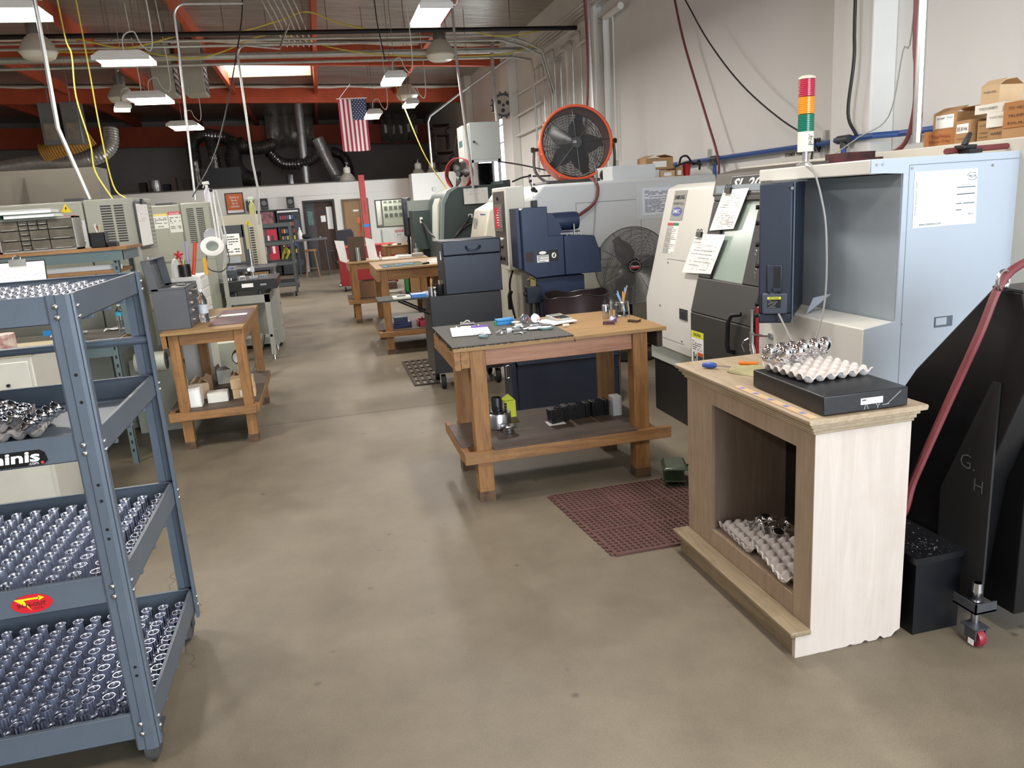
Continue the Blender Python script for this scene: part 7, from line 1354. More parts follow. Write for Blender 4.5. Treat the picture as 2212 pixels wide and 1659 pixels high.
def pfan():
    t = thing('pedestal_fan', 'large grey wire cage pedestal fan with a red hub badge beside the lathe', 'fan', (3.0, 7.45, 0)); c = Vector((3.0, 7.3, .975)); F = frame(c, (.985, -.17, 0), (0, 0, 1)); wm = mat('cage_wire', '#707273', .35, metal=.4); dm = mat('fan_dark', '#3b3c3d', .5)
    cage(t, F, .385, 40, .0, wm, 'front_cage', 12, .075, .0026, .075); Fb = F @ Matrix.Rotation(PI, 4, 'Y') @ Matrix.Translation((0, 0, .02)); cage(t, Fb, .385, 16, .0, wm, 'rear_cage', 12, .09, .002, .10)
    blades(t, F, .35, 3, mat('blade_grey', '#6d6d6b', .4, metal=.4)); h = MB().cyl(F @ Vector((0, 0, .07)), F @ Vector((0, 0, .085)), .062, n=30).ob('hub_badge', black, t); MB().cyl(F @ Vector((0, 0, .0851)), F @ Vector((0, 0, .086)), .057, n=30).ob('badge_ring', steel, h); MB().cyl(F @ Vector((0, 0, .0861)), F @ Vector((0, 0, .087)), .05, n=30).ob('badge_face', black, h); MB().box(-.048, .048, -.022, .005, .0872, .0878, M=F).ob('badge_red', mat('badge_red', '#a81f3d', .4), h); text('Dayton', F @ Vector((0, .002, .0882)), (.985, -.17, 0), (0, 0, 1), .028, paper, h, w=.075, bold=.01)
    MB().cyl(F @ Vector((0, 0, -.06)), F @ Vector((0, 0, -.24)), .085, .075, n=20).ob('motor', dm, t); p = F @ Vector((0, 0, -.18)); MB().cyl((p.x, p.y, .04), (p.x, p.y, .93), .022, n=12).ob('pole', blackm, t); MB().lathe([(0, 0), (.26, 0), (.27, .02), (.1, .045), (.03, .06), (0, .06)], (p.x, p.y, 0), 28).ob('base', blackm, t)
pfan()
def toolcab():
    t = thing('tool_cabinet', 'black steel tool cabinet on casters with a fold out shelf, beyond the central bench', 'cabinet', (1.22, 7.3, 0)); x0, x1, y0, y1, z0, z1 = .885, 1.555, 7.0, 7.55, .16, .885
    MB().box(x0, x1, y0, y1, z0, z1).ob('body', mat('cabinet_black', '#232427', .45, var=.08, vs=4, bump=.02, bs=120), t, bevel=.006)
    for x, y in ((x0 + .07, y0 + .07), (x1 - .07, y0 + .07), (x0 + .07, y1 - .07), (x1 - .07, y1 - .07)):
        w = MB().lathe([(.012, -.022), (.06, -.022), (.069, -.012), (.069, .012), (.06, .022), (.012, .022)], (x, y, .0695), 26, 0).ob('wheel', rubber, t); MB().box(x - .029, x - .024, y - .02, y + .02, .06, .15).box(x + .023, x + .029, y - .02, y + .02, .06, .15).box(x - .035, x + .035, y - .035, y + .035, .148, .16).cyl((x - .032, y, .0695), (x + .032, y, .0695), .010).ob('caster_fork', galv, t)
    MB().box(.42, x0 + .0, 7.02, 7.40, .872, .884).ob('fold_out_shelf', mat('cabinet_shelf', '#26302c', .7), t); MB().tube([(.60, 7.05, .868), (x0 - .005, 7.05, .72)], .009, 6).ob('shelf_bracket', blackm, t); MB().tube([(.60, 7.37, .868), (x0 - .005, 7.37, .72)], .009, 6).ob('shelf_bracket', blackm, t)
toolcab()
def tbox():
    t = thing('tool_chest', 'dark blue steel tool chest with a carrying handle on the black cabinet', 'tool chest', (1.31, 7.25, .886)); x0, x1, y0, y1 = 1.045, 1.60, 7.02, 7.45
    MB().box(x0, x1 - .02, y0 + .005, y1, .886, 1.235).ob('body', toolblue, t, bevel=.006); MB().box(x0 - .006, x1 - .012, y0 - .004, y1 + .004, 1.236, 1.372).ob('lid', toolblue, t, bevel=.012); b = MB().tube(bez([(1.26, y0 - .004, 1.345 - .03), (1.262, y0 - .03, 1.30), (1.29, y0 - .04, 1.277), (1.35, y0 - .04, 1.277), (1.385, y0 - .03, 1.30), (1.387, y0 - .004, 1.315)], 5), .008, 8); b.box(1.25, 1.272, y0 - .012, y0 - .004, 1.30, 1.335).box(1.376, 1.398, y0 - .012, y0 - .004, 1.30, 1.335); b.ob('handle', mat('handle_dark_blue', '#1f2a3f', .35, metal=.4), t); MB().box(x0 - .012, x0 - .006, y0 + .1, y0 + .16, 1.2, 1.28).ob('latch', steel, t)
tbox()
# items on the fold out shelf
ZS = .885
tag(MB().box(.56, .72, 7.06, 7.22, ZS, ZS + .018).ob('paper_tray', mat('tray_cream', '#cfcbbb', .5)), 'cream parts tray on the fold out shelf of the black cabinet', 'tray'); tag(MB().box(.60, .68, 7.1, 7.16, ZS + .0185, ZS + .03).ob('small_tools', mat('tools_dark', '#5a5247', .4, metal=.5)), 'dark small tools in the cream parts tray', 'tool')
tag(MB().box(.73, .865, 7.05, 7.19, ZS, ZS + .03).ob('blue_tray', mat('tray_blue', '#2e6fb5', .4)), 'blue tray on the fold out shelf of the black cabinet', 'tray')
pencil_cup(.915, 7.08, .886, .028, .08, 'steel pencil cup on the black cabinet', (('pen', '#d5cf3d', 1.0), ('pen', '#b8b8b4', 1.0), ('pencil', '#c8742f', 1.1)), m=steel, seed=8, plen=.14)
def mug():
    t = thing('mug', 'black mug with a white handle full of pens on the black cabinet', 'mug', (.995, 7.08, .886)); MB().lathe([(0, 0), (.036, 0), (.04, .005), (.04, .1), (.037, .1), (.036, .01), (0, .01)], (.995, 7.08, .886), 24).ob('body', black, t); MB().tube(arc((.958, 7.07, .935), .026, PI / 2, PI * 1.5, 10), .006, 8).ob('handle', white, t)
    for i, c in enumerate(('#4b8f4d', '#d9b8b0', '#23262c', '#c8742f')): a = i * 1.6; MB_ = MB().cyl((.995 + .01 * math.cos(a), 7.08 + .01 * math.sin(a), .90), (.995 + .028 * math.cos(a), 7.08 + .028 * math.sin(a), 1.02), .0042, n=8); tag(MB_.ob('pen', mat('pen_' + c, c, .4)), ['green pen standing in the black mug', 'pink pencil standing in the black mug', 'black pen standing in the black mug', 'orange marker standing in the black mug'][i], 'pen', 'pens in the black mug')
mug()
# ================================================================ second and third wooden benches
plank_bench('wooden_bench', 'wooden bench with blue micrometers on top, beyond the fold out shelf', .555, 1.50, 9.08, 10.40, 1.02, WZ, (.215, .29), (.60, 1.45), (9.10, 10.36), 'wooden workbenches', apron=.12, legw=.085)
plank_bench('wooden_bench', 'third wooden bench with a brown upright board, farther up the aisle', .32, 1.55, 11.98, 12.85, .93, WZ, (.30, .375), (.36, 1.5), (12.0, 12.8), 'wooden workbenches', apron=.09, legw=.095)
plank_bench('wooden_bench', 'small far wooden bench with cluttered tools in front of the office window', 1.15, 1.95, 15.6, 16.3, .97, WZ, (.30, .36), (1.2, 1.9), (15.62, 16.26), 'wooden workbenches', apron=.16, legw=.08)
for i, (x, y) in enumerate(((.68, 9.25), (.85, 9.35), (1.0, 9.4))):
    F = Matrix.Translation((x, y, 1.027)) @ Matrix.Rotation(.4 + i, 4, 'Z'); tag(MB().tube([F @ Vector(q) for q in arc((0, 0, 0), .035, .4, PI * 1.9, 10, (1, 0, 0), (0, 1, 0))], .008, 6).cyl(F @ Vector((.03, .015, 0)), F @ Vector((.1, .05, 0)), .010, n=8).ob('micrometer', mat('micrometer_blue', '#4f84a8', .4)), ['left', 'middle', 'right'][i] + ' of three blue micrometers on the second wooden bench', 'micrometer', 'blue micrometers on the second bench')
tag(MB().box(.64, 1.15, 9.15, 9.8, 1.0205, 1.024).ob('green_mat', mat('mat_olive', '#5b5d48', .9)), 'olive mat under the blue micrometers', 'mat')
tag(MB().box(1.2, 1.48, 9.15, 9.45, 1.0205, 1.045).ob('white_tray', paper), 'white sheet pile at the right end of the second wooden bench', 'paper'); tag(MB().box(1.22, 1.40, 9.2, 9.4, 1.046, 1.066).ob('dial_case', mat('case_cream', '#d6d0c0', .5)), 'cream calculator on the white sheet pile of the second bench', 'calculator'); tag(MB().tube([(1.12, 9.2, 1.03), (1.2, 9.25, 1.035)], .012, 8).ob('dark_tool', blackm), 'dark hand tool on the second wooden bench', 'tool')
tag(MB().box(.70, .92, 9.2, 9.4, .2905, .33).box(.70, .92, 9.2, 9.4, .3305, .355).ob('blue_tool_case', mat('case_navy', '#232c5a', .4), bevel=.006), 'navy blue plastic case on the lower shelf of the second bench', 'case'); tag(MB().box(.72, .88, 9.22, 9.38, .3555, .415).ob('blue_tool_case', mat('case_slate', '#343f5c', .4), bevel=.006), 'slate blue case stacked on the navy case', 'case')
b = MB()
for (p, q, r, s_) in ((1.0, 1.27, 9.15, 9.16), (1.0, 1.27, 9.39, 9.4), (1.0, 1.01, 9.15, 9.4), (1.26, 1.27, 9.15, 9.4)): b.box(p, q, r, s_, .2905, .36)
b.box(1.0, 1.27, 9.15, 9.4, .2905, .295); tag(b.ob('red_bin', mat('bin_red', '#a8384a', .4)), 'red plastic bin of hand tools on the lower shelf of the second bench', 'bin'); R = random.Random(3)
for i in range(5): p = Vector((1.05 + .04 * i, 9.2 + R.random() * .15, .30)); tag(MB().cyl(p, p + Vector((R.uniform(-.04, .04), R.uniform(-.03, .03), .1)), .012, .008, n=8).ob('hand_tool', mat('tool_orange', '#c4502c', .4) if i % 2 else darkgrey), ['orange', 'dark'][i % 2 == 0] + ' handled tool sticking out of the red bin', 'hand tool', 'tools in the red bin')
b = MB(); n = 8; vs = []
for j in range(n + 1):
    for i in range(n + 1): u, v = i / n - .5, j / n; vs.append((1.15 + .16 * u * (1 - .5 * v), 9.42 + .03 * math.sin(u * 9), .30 + .24 * v + .01 * math.sin(i * 2 + j)))
b.add(vs, [(j * 9 + i, j * 9 + i + 1, (j + 1) * 9 + i + 1, (j + 1) * 9 + i) for j in range(n) for i in range(n)], True); o = b.ob('plastic_bag', mat('bag_clear', '#d8d6d2', .2, alpha=.6)); o.modifiers.new('thickness', 'SOLIDIFY').thickness = .002; tag(o, 'crumpled clear plastic bag behind the red bin', 'bag')
# third bench items
def upright():
    t = thing('upright_board', 'dark brown upright board with a silver tube on the third bench', 'board', (.47, 12.3, .93)); MB().box(.36, .62, 12.28, 12.31, .931, 1.30).ob('board', mat('board_dark', '#4a3626', .6), t); MB().cyl((.50, 12.2, .931), (.50, 12.2, 1.14), .035, n=16).ob('tube', steel, t)
upright(); tag(MB().hexa([(.22, 12.2, .96), (.34, 12.25, .90), (.34, 12.255, .90), (.22, 12.205, .96), (.17, 12.2, 1.27), (.31, 12.25, 1.25), (.31, 12.255, 1.25), (.17, 12.205, 1.27)]).ob('white_sheet', paper), 'white sheet hanging left of the brown upright board', 'paper'); tag(MB().hexa([(.66, 12.2, .931), (.80, 12.22, .931), (.80, 12.225, .931), (.66, 12.205, .931), (.63, 12.2, 1.28), (.76, 12.22, 1.24), (.76, 12.225, 1.24), (.63, 12.205, 1.28)]).ob('white_sheet', paper), 'white sheet standing right of the brown upright board', 'paper')
for i, (x, y, w, d, h, m, l) in enumerate(((.95, 12.2, .3, .2, .015, paper, 'flat white papers on the third bench'), (1.2, 12.3, .25, .2, .03, white, 'white box lid on the third bench'), (1.42, 12.25, .16, .2, .05, mat('tray_grey', '#9a988f', .5), 'grey tray at the right end of the third bench'))): tag(MB().box(x - w / 2, x + w / 2, y - d / 2, y + d / 2, .9305, .9305 + h).ob('bench_item', m), l, 'paper' if i == 0 else 'box')
tag(MB().lathe([(0, 0), (.02, 0), (.02, .06), (.012, .07), (.012, .13), (0, .131)], (.83, 12.1, .9305), 14).ob('spindle', chrome), 'small chrome spindle standing on the third bench', 'tool')
pencil_cup(1.44, 12.55, .931, .05, .11, 'metal pencil cup on the third bench', (('pen', '#b8b8b4', 1.2), ('pen', '#23262c', 1.0)), m=steel, seed=3)
tag(MB().box(.47, .72, 12.1, 12.45, .376, .62).ob('brown_carton', mat('card_dull', '#7a5a42', .8)), 'brown carton at the left of the third bench shelf', 'box'); tag(MB().box(.76, 1.06, 12.3, 12.6, .376, .55).ob('grille_box', mat('grille_brown', '#5b4434', .6)), 'brown slatted box on the third bench shelf', 'box'); tag(MB().lathe([(0, 0), (.1, 0), (.1, .05), (.15, .06), (.15, .075), (0, .08)], (1.0, 12.12, .376), 22).ob('white_disc', offwhite), 'white round plate on a dark hub on the third bench shelf', 'plate'); tag(MB().box(1.18, 1.24, 12.2, 12.4, .376, .66).ob('green_bottle', mat('green_jug', '#3f8a4c', .4), bevel=.02), 'green plastic jug on the third bench shelf', 'jug'); tag(MB().box(1.26, 1.48, 12.2, 12.5, .376, .64).ob('brown_carton', card), 'taller brown carton right of the green jug', 'box')
R = random.Random(12)
for i in range(7): x = 1.25 + .1 * i; tag(MB().box(x, x + .07, 15.7, 15.85, .9705, .98 + .02 * R.random()).ob('hand_tool', [darkgrey, paper, blackm, steel][i % 4]), 'small tool or part among the clutter on the far wooden bench', 'hand tool', 'clutter on the far wooden bench')
def spindle():
    t = thing('drill_head', 'silver tool head with levers on the far wooden bench', 'machine', (1.75, 15.9, .97)); MB().lathe([(0, 0), (.07, 0), (.07, .08), (.05, .1), (.05, .28), (.03, .3), (0, .32)], (1.72, 15.9, .971), 18).ob('head', steel, t); MB().tube([(1.72, 15.85, 1.2), (1.62, 15.8, 1.34)], .012, 8).tube([(1.72, 15.85, 1.2), (1.82, 15.8, 1.36)], .012, 8).ob('lever', chrome, t)
spindle()
def redcart():
    t = thing('tool_cart', 'red steel tool cart with casters beyond the third wooden bench', 'cart', (.85, 17.2, 0)); MB().box(.28, 1.5, 17.0, 17.6, .12, .92).ob('body', mat('cart_red', '#8c2529', .4, var=.06), t, bevel=.01); MB().box(.26, 1.52, 16.98, 17.62, .92, .95).ob('top', redp, t)
    for x in (.36, 1.4): MB().lathe([(.01, -.02), (.05, -.02), (.055, 0), (.05, .02), (.01, .02)], (x, 17.05, .055), 18, 0).ob('wheel', rubber, t); MB().box(x - .03, x + .03, 17.03, 17.07, .06, .12).ob('caster_fork', steel, t)
redcart()
def ochair():
    t = thing('office_chair', 'dark blue office chair behind the third bench', 'chair', (.5, 18.3, 0)); m = mat('chair_navy', '#2b2b3a', .8); MB().box(.25, .78, 18.1, 18.6, .5, .58).ob('seat', m, t, bevel=.03); b = MB(); b.prism([(.32, .75), (.30, 1.15), (.36, 1.27), (.66, 1.29), (.72, 1.2), (.72, .75)], 1, 18.56, 18.64); b.ob('backrest', m, t, bevel=.02); MB().tube([(.5, 18.35, .1), (.5, 18.35, .5)], .03, 10).ob('post', blackm, t)
    for k in range(5): a = 2 * PI * k / 5; MB().tube([(.5, 18.35, .12), (.5 + .28 * math.cos(a), 18.35 + .28 * math.sin(a), .06)], .02, 8).ball((.5 + .28 * math.cos(a), 18.35 + .28 * math.sin(a), .031), .03, 10).ob('leg', steel, t)
    for s in (-.32, .3): MB().tube([(.5 + s * .8, 18.4, .52), (.5 + s, 18.35, .62), (.5 + s, 18.3, .8)], .015, 8).box(.5 + s - .04, .5 + s + .04, 18.15, 18.45, .8, .83).ob('armrest', black, t)
ochair()
# ================================================================ second lathe behind the fan and the green milling machine
C2 = mat('lathe2_grey', '#cbcfd1', .42, var=.02, vs=2)
def lathe2():
    t = thing('lathe', 'second light grey lathe with a control panel facing the aisle, behind the belt grinder', 'machine', (3.0, 9.0, 0)); Y0 = 7.9
    MB().box(1.98, 4.25, Y0, 10.2, .02, 1.0).ob('base', mat('lathe2_lower', '#b9b8ac', .5, var=.03), t, bevel=.02); MB().prism([(2.16, 1.0), (2.16, 1.70), (2.27, 1.83), (4.25, 1.83), (4.25, 1.0)], 1, Y0, 10.2).ob('cover', C2, t, bevel=.03)
    b = MB(); b.box(2.62, 2.625, Y0 - .0015, Y0, 1.0, 1.62).box(3.35, 3.355, Y0 - .0015, Y0, 1.0, 1.62).box(2.62, 3.355, Y0 - .0015, Y0, 1.615, 1.62).box(1.99, 2.3, Y0 - .0015, Y0, .46, .464); b.ob('hatch_seam', MATS['seam_grey'], t)
    MB().box(2.26, 2.31, Y0 - .03, Y0, 1.30, 1.5).ob('outlet_plate', steel, t); s = MB(); warn(t, 2.3, Y0 - .002, 1.19, 1.)
    MB().prism([(1.94, 1.05), (1.90, 1.25), (1.98, 1.60), (2.2, 1.7), (2.2, 1.05)], 1, 9.3, 10.2).ob('headstock_cover', mat('lathe2_cream', '#cfcbbd', .45), t, bevel=.02); text('S', (1.93, 9.6, 1.30), (0, -1, 0), (.2, 0, .8), .16, ink, t, bold=.03); b = MB(); b.box(1.925, 1.93, 9.85, 10.05, 1.22, 1.5); b.ob('label_strip', inklight, t); MB().box(1.965, 1.97, 9.45, 9.75, 1.42, 1.55).ob('blue_oval_label', MATS['oval_blue'], t)
    # control panel
    p = MB().box(1.86, 2.06, 7.86, 8.5, .98, 1.83).ob('control_panel', mat('panel_white', '#dddcd2', .4), t, bevel=.012)
    MB().box(1.853, 1.86, 7.93, 8.43, 1.03, 1.79).ob('panel_face', mat('panel_brown', '#4f4a47', .5), p); MB().box(1.838, 1.853, 7.98, 8.38, 1.38, 1.66).ob('screen_bezel', mat('bezel_grey', '#6f6a64', .4), p); sc = MB().box(1.8355, 1.838, 8.12, 8.32, 1.41, 1.63).ob('screen', mat('screen_red', '#b91f33', .25, emit=.15), p); b = MB(); R = random.Random(3)
    for k in range(7): b.box(1.835, 1.8355, 8.13, 8.17 + .1 * R.random(), 1.44 + .026 * k, 1.449 + .026 * k)
    b.ob('screen_lines', paper, sc)
    for i in range(2):
        for j in range(9): MB().box(1.83, 1.838, 8.0 + .05 * i, 8.03 + .05 * i, 1.42 + .024 * j, 1.436 + .024 * j).ob('key', inklight, p)
    for (y, z, r, m) in ((8.05, 1.30, .014, paper), (8.15, 1.30, .014, paper), (8.25, 1.30, .014, black), (8.1, 1.22, .018, black), (8.22, 1.22, .018, paper), (8.32, 1.22, .016, black), (8.05, 1.1, .02, black), (8.2, 1.1, .03, black), (8.35, 1.12, .02, mat('button_red', '#c2232c', .4))): MB().cyl((1.853, y, z), (1.83, y, z), r, n=12).ob('button', m, p)
    MB().tube([(1.853, 8.2, 1.72), (1.84, 8.2, 1.72)], .02, 8).ob('dial', black, p)
    b = MB().tube(bez([(1.95, 8.1, .98), (1.9, 8.1, .8), (1.93, 8.12, .5), (2.0, 8.1, .2)], 5), .012, 8).tube([(1.9, 8.05, .75), (1.88, 8.05, .7), (1.88, 8.05, .55)], .025, 8); b.ob('hoses', blackcable, t)
    sleeve = MB().box(3.30, 3.80, Y0 - .003, Y0, 1.40, 1.76).ob('plastic_sleeve', mat('sleeve_clear', '#cfd6da', .2), t); label_sheet(sleeve, 3.55, Y0 - .0035, 1.585, .36, .28, None, mat('paper_bluish', '#dfe6f2', .6), 18, 15, 'paper_sheet')
lathe2()
tag(MB().box(3.12, 3.62, 8.1, 8.6, 1.831, 1.98).ob('grey_box', C2), 'light grey metal box on top of the second lathe', 'box')
def dfan():
    t = thing('drum_fan', 'large orange drum fan on a black tilting stand on top of the second lathe', 'fan', (2.92, 8.9, 1.83)); c = Vector((2.92, 8.72, 2.272)); F = frame(c, (.985, -.15, .06), (.0, .12, 1)); Rr = .405; wm = mat('guard_black', '#4a4b4d', .35, metal=.4)
    MB().lathe([(Rr * .965, -.26), (Rr, -.255), (Rr, .05), (Rr * 1.025, .06), (Rr * 1.03, .085), (Rr, .09), (Rr * .965, .085), (Rr * .955, .05), (Rr * .955, -.25)], n=56, M=F, closed=True).ob('drum', fanorange, t); cage(t, F @ Matrix.Translation((0, 0, .055)), Rr * .95, 38, 0, wm, 'front_guard', 8, .06, .0034, .03); cage(t, F @ Matrix.Translation((0, 0, -.24)), Rr * .95, 12, 0, wm, 'rear_guard', 8, .06, .003, .0)
    blades(t, F @ Matrix.Translation((0, 0, -.06)), Rr * .9, 5, mat('blade_silver', '#3c4347', .4, metal=.3)); MB().cyl(F @ Vector((0, 0, -.02)), F @ Vector((0, 0, -.2)), .1, n=22).ob('motor', darkgrey, t); h = MB().cyl(F @ Vector((0, 0, .08)), F @ Vector((0, 0, .095)), .062, n=28).ob('hub_badge', black, t); text('CE', F @ Vector((-.02, .005, .0952)), F.to_3x3() @ Vector((1, 0, 0)), F.to_3x3() @ Vector((0, 1, 0)), .035, paper, h)
    for k in range(8): a = PI * (k + .25) / 4; p = F @ Vector((Rr * 1.03 * math.cos(a), Rr * 1.03 * math.sin(a), .072)); MB().ball(p, .010, 10).ob('bolt', steel, t)
    for s in (-1, 1):
        pv = F @ Vector((s * Rr * 1.03, 0, -.1)); pb = pv + Vector((s * .05, 0, 0)); MB().cyl(pv, pb, .02, n=10).cyl(pb, pb + Vector((s * .035, 0, 0)), .032, .028, n=6).ob('pivot_knob', black, t); z0 = 1.861
        MB().tube(bez([pb, pb + Vector((s * .01, .0, -.18)), (pb.x - s * .02, pb.y - .03, z0 + .09), (pb.x - s * .10, pb.y - .1, z0 + .012), (pb.x - s * .2, pb.y - .2, z0)], 6), .016, 10).ob('stand_leg', wm, t)
    b = MB().tube([(2.52, 8.50, 1.859), (3.34, 8.50, 1.859)], .016, 8).tube([(2.45, 9.0, 1.85), (3.38, 9.0, 1.85)], .016, 8).tube([(2.5, 8.5, 1.859), (2.5, 9.0, 1.85)], .016, 8); b.ob('stand_frame', wm, t)
    for x in (3.16, 3.28): MB().lathe([(.02, -.02), (.06, -.02), (.068, -.01), (.068, .01), (.06, .02), (.02, .02)], (x, 8.42 + (x - 3.16) * .2, 1.90), 22, 1).ob('wheel', rubber, t); MB().cyl((x, 8.39 + (x - 3.16) * .2, 1.90), (x, 8.45 + (x - 3.16) * .2, 1.90), .022, n=14).ob('hub_cap', alu, t)
    MB().tube(bez([F @ Vector((-.2, -.2, -.3)), (2.75, 9.1, 1.95), (2.4, 9.0, 1.95), (2.2, 8.9, 1.9)], 6), .01, 6).ob('cord', blackcable, t)
dfan()
pipe('air_hose', [(3.2, 8.95, 1.9), (2.95, 8.3, 1.86), (2.85, 7.95, 1.85), (2.86, 7.86, 1.75), (2.80, 7.85, 1.6), (2.55, 7.8, 1.46), (2.3, 7.6, 1.38)], .017, redhose, 'red hose curving over the edge of the second lathe down to the grinder', 'hose', k=6)
pipe('cable', [(2.83, 7.85, 2.0), (2.85, 7.87, 1.84), (2.78, 7.88, 1.2), (2.6, 7.88, .95), (2.4, 7.87, .84)], .005, greycable, 'thin grey wire hanging down the front of the second lathe', 'cable', k=5)
for i, (x0, x1, z0, h, m, l, fl) in enumerate(((3.64, 3.78, 1.831, .09, carton, 'white box at the left of the small boxes on the second lathe', False), (3.62, 3.95, 1.922, .13, card, 'open brown box on top of the white boxes on the second lathe', True), (3.79, 3.97, 1.831, .075, cardb, 'tan box in the low row on the second lathe', False), (3.98, 4.07, 1.831, .10, card, 'small brown box beside the tan box on the second lathe', False))):
    bx = boxr('cardboard_box', x0, x1, 8.35, 8.6, z0, h, m, l, 0, fl, mark=('', (x1 - x0) * .5, h * .5, h * .2, paper))
tag(MB().lathe([(0, 0), (.035, 0), (.05, .14), (.053, .145), (.05, .147), (0, .147)], (4.14, 8.4, 1.831), 20).ob('party_cup', mat('cup_red', '#b5202c', .35)), 'red plastic cup on top of the second lathe', 'cup'); tag(MB().lathe([(0, 0), (.045, 0), (.06, .15), (.062, .17), (.055, .18), (0, .181)], (4.17, 8.56, 1.831), 20).ob('white_cup', carton), 'white paper cup behind the red cup', 'cup')
tag(MB().tube(bez([(4.0, 8.3, 1.96), (4.05, 8.35, 2.04), (4.15, 8.4, 2.05), (4.25, 8.45, 1.96), (4.35, 8.5, 2.0), (4.3, 8.4, 1.9)], 5), .012, 6).tube(bez([(3.95, 8.3, 1.94), (4.1, 8.3, 1.98), (4.3, 8.35, 1.95)], 5), .012, 6).ob('black_cord_bundle', blackcable), 'bundle of black cord lying beside the brown boxes on the second lathe', 'cord')
def mill():
    t = thing('milling_machine', 'dark green milling machine with a curved hood and a whiteboard, behind the tool chest', 'machine', (2.3, 13.0, 0)); Y0 = 12.5
    MB().prism([(1.86, .05), (1.86, 1.2), (1.92, 1.72), (2.0, 1.87), (2.14, 1.945), (2.32, 1.96), (2.98, 1.96), (2.98, .05)], 1, Y0, 14.2).ob('enclosure', millgreen, t, bevel=.02); MB().prism([(1.84, 1.15), (1.90, 1.74), (2.0, 1.90), (2.15, 1.97), (2.2, 1.95), (2.05, 1.87), (1.95, 1.70), (1.89, 1.15)], 1, Y0 - .03, Y0 + .04).ob('hood_edge', mat('hood_grey', '#8b9a96', .4), t); MB().prism([(1.83, 1.1), (1.88, 1.68), (1.93, 1.80), (1.97, 1.76), (1.92, 1.1)], 1, Y0 + .3, Y0 + .9).ob('door_glass', mat('door_pale', '#d6dad2', .3), t); MB().box(2.98, 3.1, Y0 + .2, 14.0, 1.0, 2.02).ob('rear_column', millgreen, t); MB().box(2.3, 2.31, Y0 - .001, Y0, .3, 1.2).ob('door_seam', ink, t)
    MB().tube(bez([(1.745, 13.95, 1.45), (1.82, 13.3, 1.2), (1.98, 12.44, 1.13), (2.2, 12.42, 1.32), (2.35, 12.44, 1.50)], 6), .02, 8).tube(bez([(2.12, 12.44, 1.22), (2.3, 12.43, 1.36), (2.5, 12.42, 1.38), (2.75, 12.42, 1.40)], 6), .022, 8).ob('cable', blackcable, t); MB().box(2.32, 2.39, Y0 - .02, Y0, 1.46, 1.52).ob('outlet', paper, t); MB().box(2.25, 2.45, Y0 - .05, Y0, .92, 1.02).ob('dark_cup', black, t)
mill(); wb((2.465, 12.47, 1.80), (1, 0, 0), (0, 0, 1), .43, .27, 'whiteboard with hand writing on the dark green milling machine'); 
tag(MB().box(2.0, 2.04, 12.38, 12.42, 1.0, 1.05).ob('x', black), 'x', 'x') if False else None
def ebox():
    t = thing('electrical_box', 'dark green electrical cabinet with a cable and a clear pocket left of the milling machine', 'electrical box', (1.85, 14.3, 0)); MB().box(1.60, 2.16, 14.0, 14.6, .93, 1.625).ob('cabinet', mat('box_green', '#35423f', .45), t, bevel=.01); MB().box(1.75, 2.1, 14.1, 14.5, 0, .93).ob('stand', blackm, t); MB().box(1.95, 2.10, 13.996, 14.0, 1.3, 1.58).ob('document_pocket', mat('pocket_grey', '#7c8785', .3), t); MB().box(1.72, 1.77, 13.99, 14.0, 1.4, 1.5).ob('socket', paper, t); MB().box(1.6, 2.2, 14.65, 15.2, 1.5, 1.80).ob('rear_box', mat('rear_grey', '#8d948f', .5), t)
ebox()
def pscreen():
    t = thing('control_screen', 'dark upright machine screen on an arm beside the green electrical cabinet', 'screen', (1.57, 15, .9)); MB().box(1.52, 1.68, 14.85, 15.0, 1.15, 1.86).ob('housing', mat('screen_housing', '#23242b', .3), t, bevel=.03); MB().tube([(1.6, 14.95, 1.15), (1.6, 15.1, .6), (1.6, 15.1, 0)], .03, 8).ob('stand', blackm, t)
pscreen()
def fcab():
    t = thing('filter_cabinet', 'tall light grey electric cabinet on an aluminium frame above the milling machine', 'cabinet', (2.9, 13.8, 1.97)); m = mat('filter_grey', '#b3b9b8', .45); MB().box(2.64, 3.17, 13.5, 14.1, 2.40, 3.02).ob('cabinet', m, t, bevel=.008); MB().box(2.52, 2.64, 13.55, 14.05, 2.40, 2.98).ob('side_unit', white, t, bevel=.01); MB().box(2.515, 2.52, 13.6, 13.9, 2.64, 2.74).ob('display', mat('display_teal', '#4f8a90', .3), t)
    for x in (2.66, 3.13):
        for y in (13.52, 14.05): MB().box(x - .02, x + .02, y - .02, y + .02, 1.96, 2.40).ob('post', alu, t)
    MB().box(2.62, 3.17, 13.5, 13.54, 2.36, 2.40).ob('rail', alu, t); pr = []
    for k in range(14): pr += [(.12, 1.97 + .028 * k), (.145, 1.984 + .028 * k)]
    MB().lathe(pr, (2.93, 13.8, 0), 24).ob('bellows', black, t); MB().cyl((2.70, 13.49, 2.70), (2.70, 13.47, 2.70), .02, n=8).ob('latch', black, t); MB().tube(bez([(3.1, 13.5, 2.36), (3.5, 13.2, 2.25), (4.0, 12.6, 2.05), (4.3, 12.3, 1.95)], 6), .012, 6).ob('cable', blackcable, t)
fcab()
